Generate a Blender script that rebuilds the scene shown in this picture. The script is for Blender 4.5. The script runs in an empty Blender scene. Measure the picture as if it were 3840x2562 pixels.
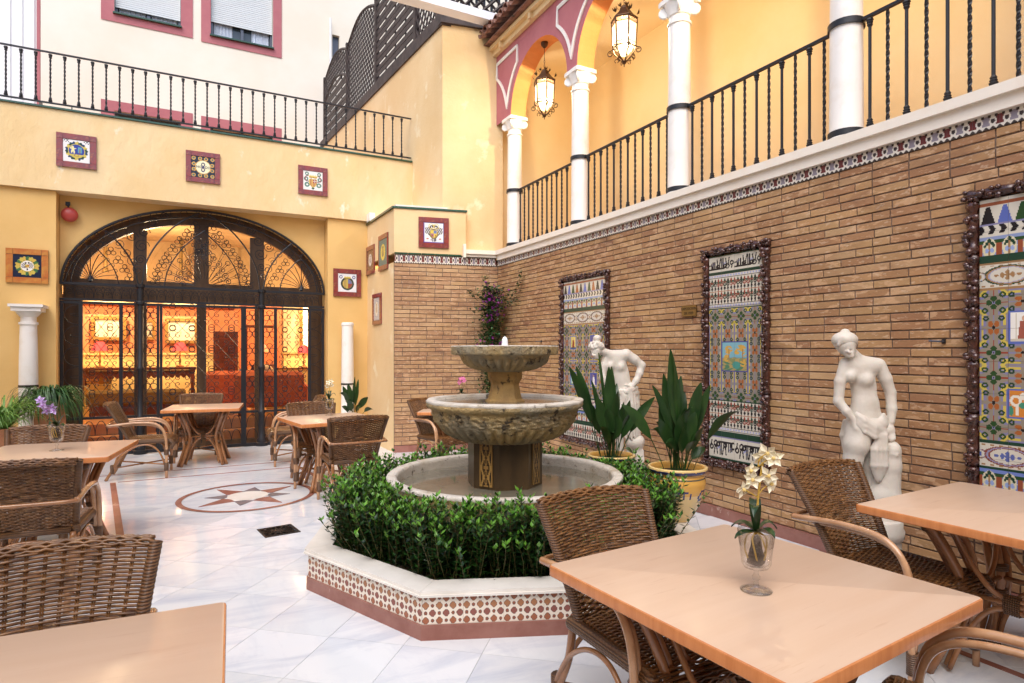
import bpy, math, random
import numpy as np
from mathutils import Vector, Matrix
R = math.radians
sin, cos, pi = math.sin, math.cos, math.pi
SC = bpy.context.scene
COL = SC.collection
rnd = random.Random(7)

# ------------------------------------------------------------ camera, world, sun, exposure
EYE = 1.48
cam = bpy.data.cameras.new('camera'); camo = bpy.data.objects.new('camera', cam); COL.objects.link(camo)
camo.location = (0, 0, EYE); camo.rotation_euler = (R(90), 0, R(-27.7))
cam.lens = 21.44; cam.sensor_width = 36; cam.shift_y = 0.0101; cam.clip_start = 0.05; cam.clip_end = 400
SC.camera = camo
W = bpy.data.worlds.new('World'); SC.world = W; W.use_nodes = True
SUN_EL, SUN_AZ = R(54), R(216)
nt = W.node_tree
sky = nt.nodes.new('ShaderNodeTexSky'); sky.sky_type = 'NISHITA'; sky.sun_disc = False
sky.sun_elevation = SUN_EL; sky.sun_rotation = SUN_AZ; sky.air_density = 1.0; sky.dust_density = 2.5; sky.ozone_density = 1.0
bgn = nt.nodes['Background']; bgn.inputs['Strength'].default_value = 0.15
nt.links.new(sky.outputs[0], bgn.inputs['Color'])
sl = bpy.data.lights.new('sun', 'SUN'); sl.energy = 1.5; sl.angle = R(60); sl.color = (1.0, 0.985, 0.97)
so = bpy.data.objects.new('sun', sl); COL.objects.link(so)
sd = Vector((sin(SUN_AZ) * cos(SUN_EL), cos(SUN_AZ) * cos(SUN_EL), sin(SUN_EL)))
so.rotation_euler = sd.to_track_quat('Z', 'Y').to_euler(); so.location = (0, -4, 12)
SC.view_settings.view_transform = 'Standard'; SC.view_settings.look = 'None'
SC.view_settings.exposure = 0.76; SC.view_settings.gamma = 1.0; SC.view_settings.use_curve_mapping = False
SC.render.engine = 'CYCLES'
SC.cycles.max_bounces = 8; SC.cycles.diffuse_bounces = 4; SC.cycles.glossy_bounces = 4
SC.cycles.transmission_bounces = 8; SC.cycles.transparent_max_bounces = 12
SC.cycles.sample_clamp_indirect = 6.0; SC.cycles.caustics_reflective = False; SC.cycles.caustics_refractive = False
SC.cycles.use_denoising = True

# ------------------------------------------------------------ materials
def mat(name, base, rough=0.6, metal=0.0, col2=None, vs=3.0, vlo=0.4, vhi=0.62, bump=0.0, bs=40.0, bd=0.01,
        attr=None, coat=0.0, emit=None, es=0.0, stretch=None, col3=None, v3=12.0, v3t=0.6, trans=0.0, ior=1.45, detail=6, sub=0.0, spec=0.5, wave=None):
    m = bpy.data.materials.new(name); m.use_nodes = True
    n = m.node_tree; b = n.nodes['Principled BSDF']; L = n.links.new
    b.inputs['Base Color'].default_value = (*base, 1); b.inputs['Roughness'].default_value = rough
    b.inputs['Metallic'].default_value = metal; b.inputs['Coat Weight'].default_value = coat; b.inputs['Coat Roughness'].default_value = 0.15
    b.inputs['IOR'].default_value = ior; b.inputs['Transmission Weight'].default_value = trans
    b.inputs['Specular IOR Level'].default_value = spec
    if sub: b.inputs['Subsurface Weight'].default_value = sub; b.inputs['Subsurface Scale'].default_value = 0.02
    if emit: b.inputs['Emission Color'].default_value = (*emit, 1); b.inputs['Emission Strength'].default_value = es
    tc = n.nodes.new('ShaderNodeTexCoord'); co = tc.outputs['Object']
    mp = n.nodes.new('ShaderNodeMapping'); mp.inputs['Scale'].default_value = stretch or (1, 1, 1); L(co, mp.inputs[0]); cs = mp.outputs[0]
    cur = None
    if attr:
        a = n.nodes.new('ShaderNodeAttribute'); a.attribute_name = attr; cur = a.outputs['Color']
    def noise(sc, det=detail, src=cs):
        t = n.nodes.new('ShaderNodeTexNoise'); t.inputs['Scale'].default_value = sc; t.inputs['Detail'].default_value = det
        t.inputs['Roughness'].default_value = 0.62; L(src, t.inputs['Vector']); return t.outputs['Fac']
    def ramp(f, lo, hi):
        r = n.nodes.new('ShaderNodeMapRange'); r.inputs[1].default_value = lo; r.inputs[2].default_value = hi; r.clamp = True; L(f, r.inputs[0]); return r.outputs[0]
    def mix(f, c1, c2, mode='MIX'):
        x = n.nodes.new('ShaderNodeMix'); x.data_type = 'RGBA'; x.blend_type = mode; L(f, x.inputs[0])
        for s, c in ((x.inputs[6], c1), (x.inputs[7], c2)):
            if isinstance(c, tuple): s.default_value = (*c, 1)
            else: L(c, s)
        return x.outputs[2]
    if col2: cur = mix(ramp(noise(vs), vlo, vhi), cur or base, col2)
    if col3: cur = mix(ramp(noise(v3), v3t, v3t + 0.08), cur or base, col3)
    if wave:   # (scale, colour, axis, distortion)
        w = n.nodes.new('ShaderNodeTexWave'); w.inputs['Scale'].default_value = wave[0]; w.bands_direction = wave[2]; w.inputs['Distortion'].default_value = wave[3]
        w.inputs['Detail'].default_value = 2; L(cs, w.inputs['Vector']); cur = mix(w.outputs['Fac'], cur or base, wave[1])
    if cur is not None: L(cur, b.inputs['Base Color'])
    if bump:
        bn = n.nodes.new('ShaderNodeBump'); bn.inputs['Strength'].default_value = bump; bn.inputs['Distance'].default_value = bd
        L(w.outputs['Fac'] if wave and len(wave) > 4 else noise(bs, 5), bn.inputs['Height']); L(bn.outputs[0], b.inputs['Normal'])
    return m

M = {}
M['stucco'] = mat('yellow stucco', (.80, .60, .34), .85, col2=(.75, .53, .27), vs=.8, bump=.35, bs=22, bd=.012, col3=(.85, .70, .46), v3=2.3, v3t=.60)
M['stucco_worn'] = mat('weathered yellow stucco', (.80, .62, .36), .85, col2=(.76, .55, .28), vs=1.0, bump=.6, bs=7, bd=.03, col3=(.86, .78, .62), v3=3.4, v3t=.60, stretch=(1, 1, .55))
M['stucco_shaded'] = mat('shaded yellow stucco', (.76, .50, .195), .8, col2=(.71, .45, .16), vs=.9, bump=.2, bs=60)  # same yellow stucco, with the shade round the gate put into its colour
M['gallery_yellow'] = mat('gallery yellow paint', (.84, .69, .43), .8, col2=(.82, .64, .36), vs=.9, bump=.25, bs=90)
M['cream_wall'] = mat('cream render', (.86, .80, .70), .85, col2=(.82, .74, .62), vs=.5, bump=.2, bs=30)
M['white_wall'] = mat('white painted sheet', (.82, .82, .84), .6, bump=.1, bs=10)
M['pink'] = mat('dusky pink paint', (.42, .13, .15), .7, col2=(.47, .16, .175), vs=2, bump=.15, bs=50)
M['orange'] = mat('orange paint', (.74, .27, .08), .7, col2=(.78, .31, .10), vs=2, bump=.15, bs=50)
M['white'] = mat('white paint', (.83, .80, .76), .5, col2=(.76, .70, .62), vs=5, vlo=.5, vhi=.75, bump=.1, bs=30)
M['cornice'] = mat('cream cornice paint', (.83, .76, .66), .55, col2=(.78, .66, .52), vs=3, vlo=.5, vhi=.8, bump=.1, bs=20)
M['brick'] = mat('roman brick', (.5, .3, .15), .6, attr='col', bump=.55, bs=55, bd=.006, spec=.45)
n_ = M['brick'].node_tree; b_ = n_.nodes['Principled BSDF']; a_ = [x for x in n_.nodes if x.type == 'ATTRIBUTE'][0]
geo = n_.nodes.new('ShaderNodeNewGeometry')
mpb = n_.nodes.new('ShaderNodeMapping'); mpb.inputs['Scale'].default_value = (1, 1, 2.6); n_.links.new(geo.outputs['Position'], mpb.inputs[0])
prev = a_.outputs['Color']
for sc_, lo, hi, c_, f_ in ((1.1, .42, .62, (.27, .125, .06), .55), (8.0, .56, .60, (.58, .36, .20), .7), (22, .58, .64, (.60, .44, .30), .55), (15, .30, .38, (.20, .09, .05), .0), (2.2, .6, .7, (.17, .085, .055), .55)):
    t = n_.nodes.new('ShaderNodeTexNoise'); t.inputs['Scale'].default_value = sc_; t.inputs['Detail'].default_value = 5; t.inputs['Roughness'].default_value = .6
    n_.links.new(mpb.outputs[0], t.inputs['Vector'])
    r_ = n_.nodes.new('ShaderNodeMapRange'); r_.inputs[1].default_value = lo; r_.inputs[2].default_value = hi; r_.inputs[4].default_value = f_; n_.links.new(t.outputs['Fac'], r_.inputs[0])
    x_ = n_.nodes.new('ShaderNodeMix'); x_.data_type = 'RGBA'; n_.links.new(r_.outputs[0], x_.inputs[0]); n_.links.new(prev, x_.inputs[6]); x_.inputs[7].default_value = (*c_, 1); prev = x_.outputs[2]
n_.links.new(prev, b_.inputs['Base Color'])
M['mortar'] = mat('brick mortar', (.13, .085, .062), .9, col2=(.24, .17, .13), vs=6, bump=.4, bs=80)  # dark mortar, its colour deepened further for the shadow between courses
M['marble'] = mat('white marble', (.80, .805, .83), .10, col2=(.70, .72, .78), vs=1.6, vlo=.45, vhi=.72, stretch=(1, 3.2, 1), detail=9, attr=None, spec=.5, bump=.02, bs=2)
M['marble_warm'] = mat('worn cream marble', (.78, .74, .68), .25, col2=(.66, .62, .56), vs=4, vlo=.45, vhi=.75, detail=8)
M['grout'] = mat('floor grout', (.55, .56, .58), .7)
M['red_marble'] = mat('red marble', (.25, .10, .075), .25, col2=(.31, .14, .11), vs=5, col3=(.66, .48, .40), v3=3.5, v3t=.66)
M['grey_marble'] = mat('grey marble', (.17, .15, .16), .2, col2=(.24, .21, .22), vs=6)
M['tile'] = mat('glazed tile', (.8, .8, .8), .30, attr='col', coat=.08, spec=.35, bump=.15, bs=60, bd=.003)
M['tile_matt'] = mat('matt glazed tile', (.8, .8, .8), .4, attr='col', bump=.2, bs=60, bd=.003)
M['lustre'] = mat('lustre tile', (.28, .045, .035), .16, col2=(.16, .04, .05), vs=9, coat=.6, bump=.2, bs=40, col3=(.34, .10, .05), v3=7, v3t=.55)
M['lustre_orange'] = mat('orange lustre tile', (.48, .14, .04), .16, col2=(.55, .25, .06), vs=9, coat=.6, bump=.2, bs=40)
M['ceramic'] = mat('brown lustre ceramic', (.045, .018, .016), .12, metal=.25, col2=(.09, .03, .02), vs=14, coat=.8, bump=.5, bs=50, bd=.01)
M['green_tile'] = mat('green glazed tile', (.02, .06, .035), .2, col2=(.03, .09, .05), vs=12, coat=.5)
M['iron'] = mat('black iron', (.022, .023, .028), .42, metal=.3, bump=.15, bs=80)
M['iron_brown'] = mat('brown iron', (.035, .028, .025), .45, metal=.4, bump=.2, bs=60)
M['bronze'] = mat('bronze', (.10, .055, .03), .4, metal=.7, bump=.2, bs=60)
M['dark_wood'] = mat('dark stained wood', (.060, .032, .017), .45, col2=(.105, .058, .028), vs=9, stretch=(1, 1, .1), bump=.2, bs=30)
M['trellis_wood'] = mat('trellis wood', (.030, .020, .018), .6, col2=(.065, .045, .04), vs=6, bump=.2, bs=30)
M['stone'] = mat('fountain stone', (.42, .30, .135), .75, col2=(.27, .23, .155), vs=4, vlo=.42, vhi=.6, bump=1.0, bs=30, bd=.03, col3=(.055, .04, .026), v3=12, v3t=.57)
M['stone_rim'] = mat('lime crusted stone', (.56, .52, .46), .6, col2=(.40, .33, .24), vs=7, vlo=.5, vhi=.7, bump=.8, bs=40, col3=(.10, .075, .05), v3=17, v3t=.60)
M['stone_dark'] = mat('wet dark stone', (.045, .028, .014), .3, col2=(.10, .062, .028), vs=3, stretch=(1, 1, .3), bump=.3, bs=30)
M['water'] = mat('fountain water', (.15, .135, .10), .10, col2=(.20, .18, .14), vs=2, bump=.06, bs=3, bd=.01, spec=.35)
M['foam'] = mat('water foam', (.88, .90, .94), .5)
M['soil'] = mat('soil', (.045, .028, .018), .95, col2=(.06, .038, .022), vs=30, bump=1, bs=60, bd=.02)
M['leaf'] = mat('hedge leaf', (.03, .09, .02), .35, attr='col', spec=.5)
M['blade'] = mat('broad leaf', (.012, .036, .009), .32, col2=(.022, .058, .012), vs=4, spec=.55, stretch=(3, 3, 1))
M['grassleaf'] = mat('grassy leaf', (.16, .30, .05), .4, col2=(.10, .22, .03), vs=5)
M['grassleaf_dark'] = mat('dark grassy leaf', (.045, .12, .03), .4, col2=(.03, .08, .02), vs=5)
M['petal'] = mat('flower petal', (.8, .8, .8), .5, attr='col', sub=.0)
M['stem'] = mat('plant stem', (.10, .085, .03), .6)
M['stem_yellow'] = mat('yellow orchid stem', (.55, .35, .06), .5)
M['plaster'] = mat('cast white stone', (.60, .555, .49), .5, col2=(.50, .445, .38), vs=7, vlo=.5, vhi=.8, bump=.15, bs=60, sub=.1)
M['rattan'] = mat('rattan pole', (.36, .165, .068), .22, col2=(.24, .10, .038), vs=9, coat=.5, bump=.1, bs=40, stretch=(1, 1, .5))
M['arm'] = mat('pale cane armrest', (.52, .30, .165), .2, col2=(.38, .19, .09), vs=7, coat=.6, bump=.1, bs=30)
M['wicker'] = mat('woven wicker', (.22, .10, .033), .36, col2=(.085, .034, .011), vs=26, vlo=.35, vhi=.65, coat=.15, col3=(.34, .20, .08), v3=35, v3t=.6)
M['wrap'] = mat('cane wrapping', (.20, .095, .036), .38, col2=(.13, .06, .022), vs=14, coat=.1, wave=(34, (.06, .026, .011), 'Z', .6, 1), bump=.8, bd=.004)
M['top'] = mat('beech laminate', (.58, .405, .285), .32, col2=(.61, .44, .32), vs=2.4, vlo=.4, vhi=.7, stretch=(.5, 6, 1), detail=9, spec=.5, coat=.04, col3=(.53, .35, .24), v3=7, v3t=.6)
M['edge'] = mat('beech edging', (.60, .235, .085), .25, col2=(.52, .19, .065), vs=4, stretch=(9, 9, 1), coat=.3)
M['pot'] = mat('painted pot glaze', (.62, .38, .12), .25, attr='col', coat=.5, bump=.2, bs=20)
M['terracotta'] = mat('terracotta', (.40, .17, .08), .7, bump=.3, bs=30)
M['rooftile'] = mat('old clay roof tile', (.18, .085, .06), .7, col2=(.30, .15, .11), vs=8, bump=.5, bs=20, col3=(.03, .03, .025), v3=9, v3t=.6)
def thin_glass():
    m = bpy.data.materials.new('clear glass'); m.use_nodes = True; n = m.node_tree; n.nodes.clear(); L = n.links.new
    o = n.nodes.new('ShaderNodeOutputMaterial'); t = n.nodes.new('ShaderNodeBsdfTransparent'); t.inputs[0].default_value = (.965, .97, .975, 1); g = n.nodes.new('ShaderNodeBsdfGlossy'); g.inputs['Roughness'].default_value = .04
    f = n.nodes.new('ShaderNodeLayerWeight'); f.inputs[0].default_value = .22; x = n.nodes.new('ShaderNodeMixShader'); L(f.outputs['Facing'], x.inputs[0]); L(t.outputs[0], x.inputs[1]); L(g.outputs[0], x.inputs[2]); L(x.outputs[0], o.inputs[0]); return m
M['glass'] = thin_glass()
M['window_glass'] = mat('window glass', (.06, .08, .10), .03, spec=.8)
M['curtain'] = mat('net curtain', (.75, .78, .85), .9, wave=(14, (.50, .55, .66), 'X', 1.5, 1), bump=.4)
M['shutter'] = mat('roller shutter', (.66, .70, .72), .5)
M['alu'] = mat('dark aluminium', (.10, .11, .14), .4, metal=.5)
M['bell'] = mat('red alarm bell paint', (.42, .06, .05), .35)
M['brass'] = mat('aged brass', (.26, .17, .06), .4, metal=.7, bump=.2, bs=50)
M['ink'] = mat('dark engraved ink', (.02, .015, .01), .6)
M['navy'] = mat('navy glaze', (.015, .018, .07), .3)
M['orange_wall'] = mat('lobby orange paint', (.74, .30, .13), .7, col2=(.68, .25, .10), vs=2)
M['cream_in'] = mat('lobby cream paint', (.80, .62, .34), .6)
M['drape'] = mat('lobby upper drapery', (.42, .28, .13), .8, col2=(.34, .22, .10), vs=3)
M['dado'] = mat('lobby yellow panelling', (.80, .64, .26), .5)
M['lobby_floor'] = mat('lobby floor', (.50, .27, .12), .2)
M['upholstery'] = mat('rust red upholstery', (.50, .11, .04), .8, col2=(.58, .16, .06), vs=12, bump=.3, bs=60)
M['cushion'] = mat('cushion fabric', (.72, .62, .40), .9)
M['gilt'] = mat('gilt frame', (.55, .30, .08), .35, metal=.6, bump=.4, bs=40)
M['paper'] = mat('print paper', (.80, .72, .52), .6, col2=(.5, .42, .28), vs=18, vlo=.5, vhi=.7)
M['mahogany'] = mat('mahogany', (.13, .028, .014), .3, coat=.4, col2=(.09, .02, .01), vs=8)
M['sky_pipe'] = mat('white gutter', (.80, .80, .85), .5)
M['shade'] = mat('red lamp shade', (.55, .04, .04), .6, emit=(1.0, .10, .08), es=.8)
M['shade_or'] = mat('orange lamp shade', (.6, .15, .05), .6, emit=(1.0, .30, .10), es=1.3)
M['bulb'] = mat('lit bulb', (1, .8, .5), .5, emit=(1.0, .74, .40), es=30)
M['glow_glass'] = mat('glowing mirror and lantern glass', (1, .85, .6), .3, emit=(1.0, .66, .30), es=2.5)  # emission paints the mirror's reflections; also the lit lobby lantern pane
def pane_mat():
    m = bpy.data.materials.new('glowing frosted glass'); m.use_nodes = True; n = m.node_tree; n.nodes.clear(); L = n.links.new
    o = n.nodes.new('ShaderNodeOutputMaterial'); tr = n.nodes.new('ShaderNodeBsdfTransparent'); tr.inputs[0].default_value = (1, .95, .85, 1)
    e = n.nodes.new('ShaderNodeEmission'); e.inputs[0].default_value = (1, .72, .36, 1); e.inputs[1].default_value = 4.2
    g = n.nodes.new('ShaderNodeBsdfGlossy'); g.inputs['Roughness'].default_value = .1
    mx = n.nodes.new('ShaderNodeMixShader'); mx.inputs[0].default_value = .4; L(tr.outputs[0], mx.inputs[1]); L(e.outputs[0], mx.inputs[2])
    m2 = n.nodes.new('ShaderNodeMixShader'); m2.inputs[0].default_value = .06; L(mx.outputs[0], m2.inputs[1]); L(g.outputs[0], m2.inputs[2]); L(m2.outputs[0], o.inputs[0]); return m
M['pane'] = pane_mat()

# ------------------------------------------------------------ mesh helpers
class MB:
    def __init__(s): s.v = []; s.f = []; s.m = []; s.c = []; s.cc = None; s.mi = 0
    def add(s, vs, fs):
        b = len(s.v); s.v.extend([tuple(p) for p in vs])
        for f in fs: s.f.append(tuple(i + b for i in f)); s.m.append(s.mi); s.c.append(s.cc)
        return s
    def box(s, c, d, rz=0, bev=0):
        x, y, z = [k / 2 for k in d]
        ca, sa = cos(rz), sin(rz)
        if bev:
            vs = []
            for (zz, e) in ((-z, bev), (-z + bev, 0), (z - bev, 0), (z, bev)):
                for (a, b2) in ((-x + e, -y + e), (x - e, -y + e), (x - e, y - e), (-x + e, y - e)): vs.append((a, b2, zz))
            fs = [(3, 2, 1, 0), (12, 13, 14, 15)]
            for k in range(3):
                for j in range(4): fs.append((k * 4 + j, k * 4 + (j + 1) % 4, k * 4 + 4 + (j + 1) % 4, k * 4 + 4 + j))
        else:
            vs = [(i, j, k) for k in (-z, z) for (i, j) in ((-x, -y), (x, -y), (x, y), (-x, y))]
            fs = [(3, 2, 1, 0), (4, 5, 6, 7), (0, 1, 5, 4), (1, 2, 6, 5), (2, 3, 7, 6), (3, 0, 4, 7)]
        return s.add([(c[0] + a * ca - b2 * sa, c[1] + a * sa + b2 * ca, c[2] + k) for a, b2, k in vs], fs)
    def b2(s, a, b): return s.box([(a[i] + b[i]) / 2 for i in range(3)], [abs(b[i] - a[i]) for i in range(3)])
    def tube(s, pts, r, n=6, closed=False, cap=True, twist=0.0, phase=0.0):
        P = [Vector(p) for p in pts]; k = len(P)
        rs = r if hasattr(r, '__len__') else [r] * k
        T = []
        for i in range(k):
            a = P[(i - 1) % k] if (closed or i > 0) else P[i]; b = P[(i + 1) % k] if (closed or i < k - 1) else P[i]
            t = (b - a); T.append(t.normalized() if t.length > 1e-9 else Vector((0, 0, 1)))
        u = T[0].orthogonal().normalized(); 
        if abs(T[0].z) > .9: u = Vector((1, 0, 0)); u = (u - T[0] * u.dot(T[0])).normalized()
        vs = []
        for i in range(k):
            u = (u - T[i] * u.dot(T[i]))
            u = u.normalized() if u.length > 1e-6 else T[i].orthogonal().normalized()
            w = T[i].cross(u)
            for j in range(n):
                a = 2 * pi * j / n + phase + twist * i
                vs.append(P[i] + (u * cos(a) + w * sin(a)) * rs[i])
        fs = []
        for i in range(k if closed else k - 1):
            for j in range(n):
                a, b = i * n, ((i + 1) % k) * n
                fs.append((a + j, a + (j + 1) % n, b + (j + 1) % n, b + j))
        if cap and not closed: fs.append(tuple(range(n))[::-1]); fs.append(tuple((k - 1) * n + j for j in range(n)))
        return s.add(vs, fs)
    def lathe(s, prof, n=32, c=(0, 0, 0), mod=None, rot=0, closed_prof=False, cap=True):
        vs = []; k = len(prof)
        for i, (r, z) in enumerate(prof):
            for j in range(n):
                a = 2 * pi * j / n + rot; rr, zz = (r, z) if mod is None else mod(r, z, a, i)
                vs.append((c[0] + rr * cos(a), c[1] + rr * sin(a), c[2] + zz))
        fs = []
        for i in range(k if closed_prof else k - 1):
            for j in range(n):
                a, b = i * n, ((i + 1) % k) * n
                fs.append((a + j, a + (j + 1) % n, b + (j + 1) % n, b + j))
        if not closed_prof and cap:
            if prof[0][0] > 1e-6: fs.append(tuple(range(n))[::-1])
            if prof[-1][0] > 1e-6: fs.append(tuple((k - 1) * n + j for j in range(n)))
        return s.add(vs, fs)
    def prism(s, poly, z0, z1):
        n = len(poly); vs = [(x, y, z0) for x, y in poly] + [(x, y, z1) for x, y in poly]
        return s.add(vs, [tuple(range(n))[::-1], tuple(range(n, 2 * n))] + [(i, (i + 1) % n, n + (i + 1) % n, n + i) for i in range(n)])
    def sph(s, c, r, n=10, m=7, sc=(1, 1, 1)):
        vs = []; 
        for i in range(m + 1):
            p = pi * i / m
            for j in range(n): a = 2 * pi * j / n; vs.append((c[0] + r * sc[0] * sin(p) * cos(a), c[1] + r * sc[1] * sin(p) * sin(a), c[2] + r * sc[2] * cos(p)))
        return s.add(vs, [(i * n + j, (i + 1) * n + j, (i + 1) * n + (j + 1) % n, i * n + (j + 1) % n) for i in range(m) for j in range(n)])
    def mesh(s, name, mats, smooth=False, angle=None):
        me = bpy.data.meshes.new(name); me.from_pydata(s.v, [], s.f)
        for m in (mats if isinstance(mats, (list, tuple)) else [mats]): me.materials.append(m)
        if any(s.m): me.polygons.foreach_set('material_index', s.m)
        if any(c is not None for c in s.c):
            a = me.attributes.new('col', 'FLOAT_COLOR', 'FACE')
            arr = np.ones((len(s.f), 4), np.float32)
            for i, c in enumerate(s.c):
                if c is not None: arr[i, :3] = c
            a.data.foreach_set('color', arr.ravel())
        if smooth: me.polygons.foreach_set('use_smooth', [True] * len(s.f))
        me.update()
        if smooth and angle: me.set_sharp_from_angle(angle=R(angle))
        return me
    def build(s, name, mats, parent=None, smooth=False, angle=None, **kw):
        return link(name, s.mesh(name, mats, smooth, angle), parent, **kw)
def tag(o, label=None, cat=None, group=None, kind=None):
    if label: o['label'] = label
    if cat: o['category'] = cat
    if group: o['group'] = group
    if kind: o['kind'] = kind
    return o
def link(name, me, parent=None, label=None, cat=None, group=None, kind=None, loc=None, rz=None):
    o = bpy.data.objects.new(name, me); COL.objects.link(o)
    if parent: o.parent = parent
    if loc is not None: o.location = loc
    if rz is not None: o.rotation_euler = (0, 0, rz)
    return tag(o, label, cat, group, kind)
def empty(name, loc=(0, 0, 0), rz=0, label=None, cat=None, group=None, kind=None):
    o = bpy.data.objects.new(name, None); COL.objects.link(o); o.location = loc; o.rotation_euler = (0, 0, rz); o.empty_display_size = .1
    return tag(o, label, cat, group, kind)
def dup(root, loc, rz=0, label=None, group=None, sc=None):
    kids = {}
    for x in bpy.data.objects:
        if x.parent: kids.setdefault(x.parent.name, []).append(x)
    def cp(o, par):
        c = o.copy(); COL.objects.link(c)
        if par: c.parent = par
        for k in kids.get(o.name, []): cp(k, c)
        return c
    r = cp(root, None); r.location = loc; r.rotation_euler = (0, 0, rz)
    if sc: r.scale = sc
    return tag(r, label, None, group)
def arcpts(cx, cy, rx, ry, a0, a1, n): return [(cx + rx * cos(a0 + (a1 - a0) * i / n), cy + ry * sin(a0 + (a1 - a0) * i / n)) for i in range(n + 1)]
def spline(pts, n=6):
    P = [Vector(p) for p in pts]; P = [P[0] * 2 - P[1]] + P + [P[-1] * 2 - P[-2]]; out = []
    for i in range(1, len(P) - 2):
        for k in range(n):
            t = k / n; a, b, c, d = P[i - 1:i + 3]
            out.append(.5 * ((2 * b) + (c - a) * t + (2 * a - 5 * b + 4 * c - d) * t * t + (3 * b - a - 3 * c + d) * t ** 3))
    out.append(P[-2]); return out
def proj(x, y, z):
    r = x / max(y, 1e-3); u = (637 + 2917 * r) / (.8854 + .4648 * r); t = y / (2917 - .4648 * u); return u, 1320 - (z - EYE) / t, t
# a tile whose printed surface is a grid of coloured faces; axes (A along, B up), outward normal N
def tile_mesh(name, w, h, nx, ny, fn, th=.008, mats=None, A=(0, 1, 0), B=(0, 0, 1), back=False, ax0=0, bx0=0):
    A = np.array(A, float); B = np.array(B, float); N = np.cross(A, B)
    xs = np.linspace(0, w, nx + 1); ys = np.linspace(0, h, ny + 1)
    X, Y = np.meshgrid(xs, ys); P = X[..., None] * A + Y[..., None] * B + N * th
    v = P.reshape(-1, 3)
    i = np.arange(nx); j = np.arange(ny); I, J = np.meshgrid(i, j); a = (J * (nx + 1) + I).ravel()
    f = np.stack([a, a + 1, a + nx + 2, a + nx + 1], 1)
    xc = ((I + .5) * w / nx).ravel() + ax0; yc = ((J + .5) * h / ny).ravel() + bx0
    c = np.asarray(fn(xc, yc), np.float32)
    nv = len(v); edge = [v[0] - N * th, v[nx] - N * th, v[-1] - N * th, v[nv - nx - 1] - N * th]
    v = np.vstack([v, edge]); e = [nv, nv + 1, nv + 2, nv + 3]; cr = [0, nx, nv - 1, nv - nx - 1]
    side = [[e[k], e[(k + 1) % 4], cr[(k + 1) % 4], cr[k]] for k in range(4)]
    f = np.vstack([f, side]); c = np.vstack([c, np.tile(c.mean(0) * .5, (4, 1))])
    me = bpy.data.meshes.new(name); me.from_pydata(v.tolist(), [], f.tolist()); me.materials.append(mats or M['tile'])
    at = me.attributes.new('col', 'FLOAT_COLOR', 'FACE'); at.data.foreach_set('color', np.hstack([c, np.ones((len(c), 1), np.float32)]).ravel()); me.update()
    return me
def img(x, bg): return np.tile(np.array(bg, float), (len(x), 1))
def put(c, mask, col): c[mask] = col
# ============================================================ FLOOR
gr = MB(); gr.b2((-7, -3.5, -.12), (4.4, 11.2, -.008)); floor = gr.build('floor', M['grout'], kind='structure')
mm = mat('marble slab', (.8, .8, .8), .13, attr='col', spec=.5)
nn = mm.node_tree; bb = nn.nodes['Principled BSDF']; at = [x for x in nn.nodes if x.type == 'ATTRIBUTE'][0]
g2 = nn.nodes.new('ShaderNodeNewGeometry'); va = nn.nodes.new('ShaderNodeVectorMath'); va.operation = 'MULTIPLY_ADD'
nn.links.new(at.outputs['Color'], va.inputs[0]); va.inputs[1].default_value = (60, 45, 80); nn.links.new(g2.outputs['Position'], va.inputs[2])
prev = at.outputs['Color']
for sc_, st, lo, hi, c_, f_ in ((1.3, (1, 3.5, 1), .46, .75, (.38, .43, .54), .75), (3.2, (2.6, .8, 1), .52, .8, (.52, .55, .62), .6), (1.1, (1, 1, 1), .6, .85, (.66, .62, .58), .5)):
    mp_ = nn.nodes.new('ShaderNodeMapping'); mp_.inputs['Scale'].default_value = st; mp_.inputs['Rotation'].default_value = (0, 0, R(40)); nn.links.new(va.outputs[0], mp_.inputs[0])
    t = nn.nodes.new('ShaderNodeTexNoise'); t.inputs['Scale'].default_value = sc_; t.inputs['Detail'].default_value = 8; t.inputs['Roughness'].default_value = .65; t.inputs['Distortion'].default_value = .8
    nn.links.new(mp_.outputs[0], t.inputs['Vector'])
    r_ = nn.nodes.new('ShaderNodeMapRange'); r_.inputs[1].default_value = lo; r_.inputs[2].default_value = hi; r_.inputs[4].default_value = f_; nn.links.new(t.outputs['Fac'], r_.inputs[0])
    x_ = nn.nodes.new('ShaderNodeMix'); x_.data_type = 'RGBA'; nn.links.new(r_.outputs[0], x_.inputs[0]); nn.links.new(prev, x_.inputs[6]); x_.inputs[7].default_value = (*c_, 1); prev = x_.outputs[2]
nn.links.new(prev, bb.inputs['Base Color'])
slabs = []
S_ = .41; th = R(-40); ux, uy = cos(th), sin(th); vx, vy = -sin(th), cos(th)
for i in range(-30, 31):
    for j in range(-20, 40):
        a, b = (i + .12) * S_, (j + .40) * S_
        x, y = 1.028 + a * ux + b * vx - .2, 2.797 + a * uy + b * vy - .2
        if -6.5 < x < 4.15 and -2.5 < y < 10.3:
            u, v, t = proj(x, max(y, .4), 0); vis = (y > .9 and -200 < u < 4000 and v < 2750)
            slabs.append(((0 if vis else 50) + math.hypot(x, y), x, y))
slabs.sort(); srest = MB()
for k, (d, x, y) in enumerate(slabs):
    tint = rnd.uniform(.68, .755); c = (tint * rnd.uniform(.965, .985), tint, tint * rnd.uniform(1.015, 1.04))
    if k < 300:
        q = MB(); q.cc = c; q.box((0, 0, -.005), (S_ - .0022, S_ - .0022, .010), 0)
        q.build('marble_slab', mm, floor, loc=(x, y, 0), rz=th)
    else: srest.cc = c; srest.box((x, y, -.005), (S_ - .003, S_ - .003, .010), th)
srest.build('marble_slab_field', mm, floor, kind='stuff')
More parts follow.
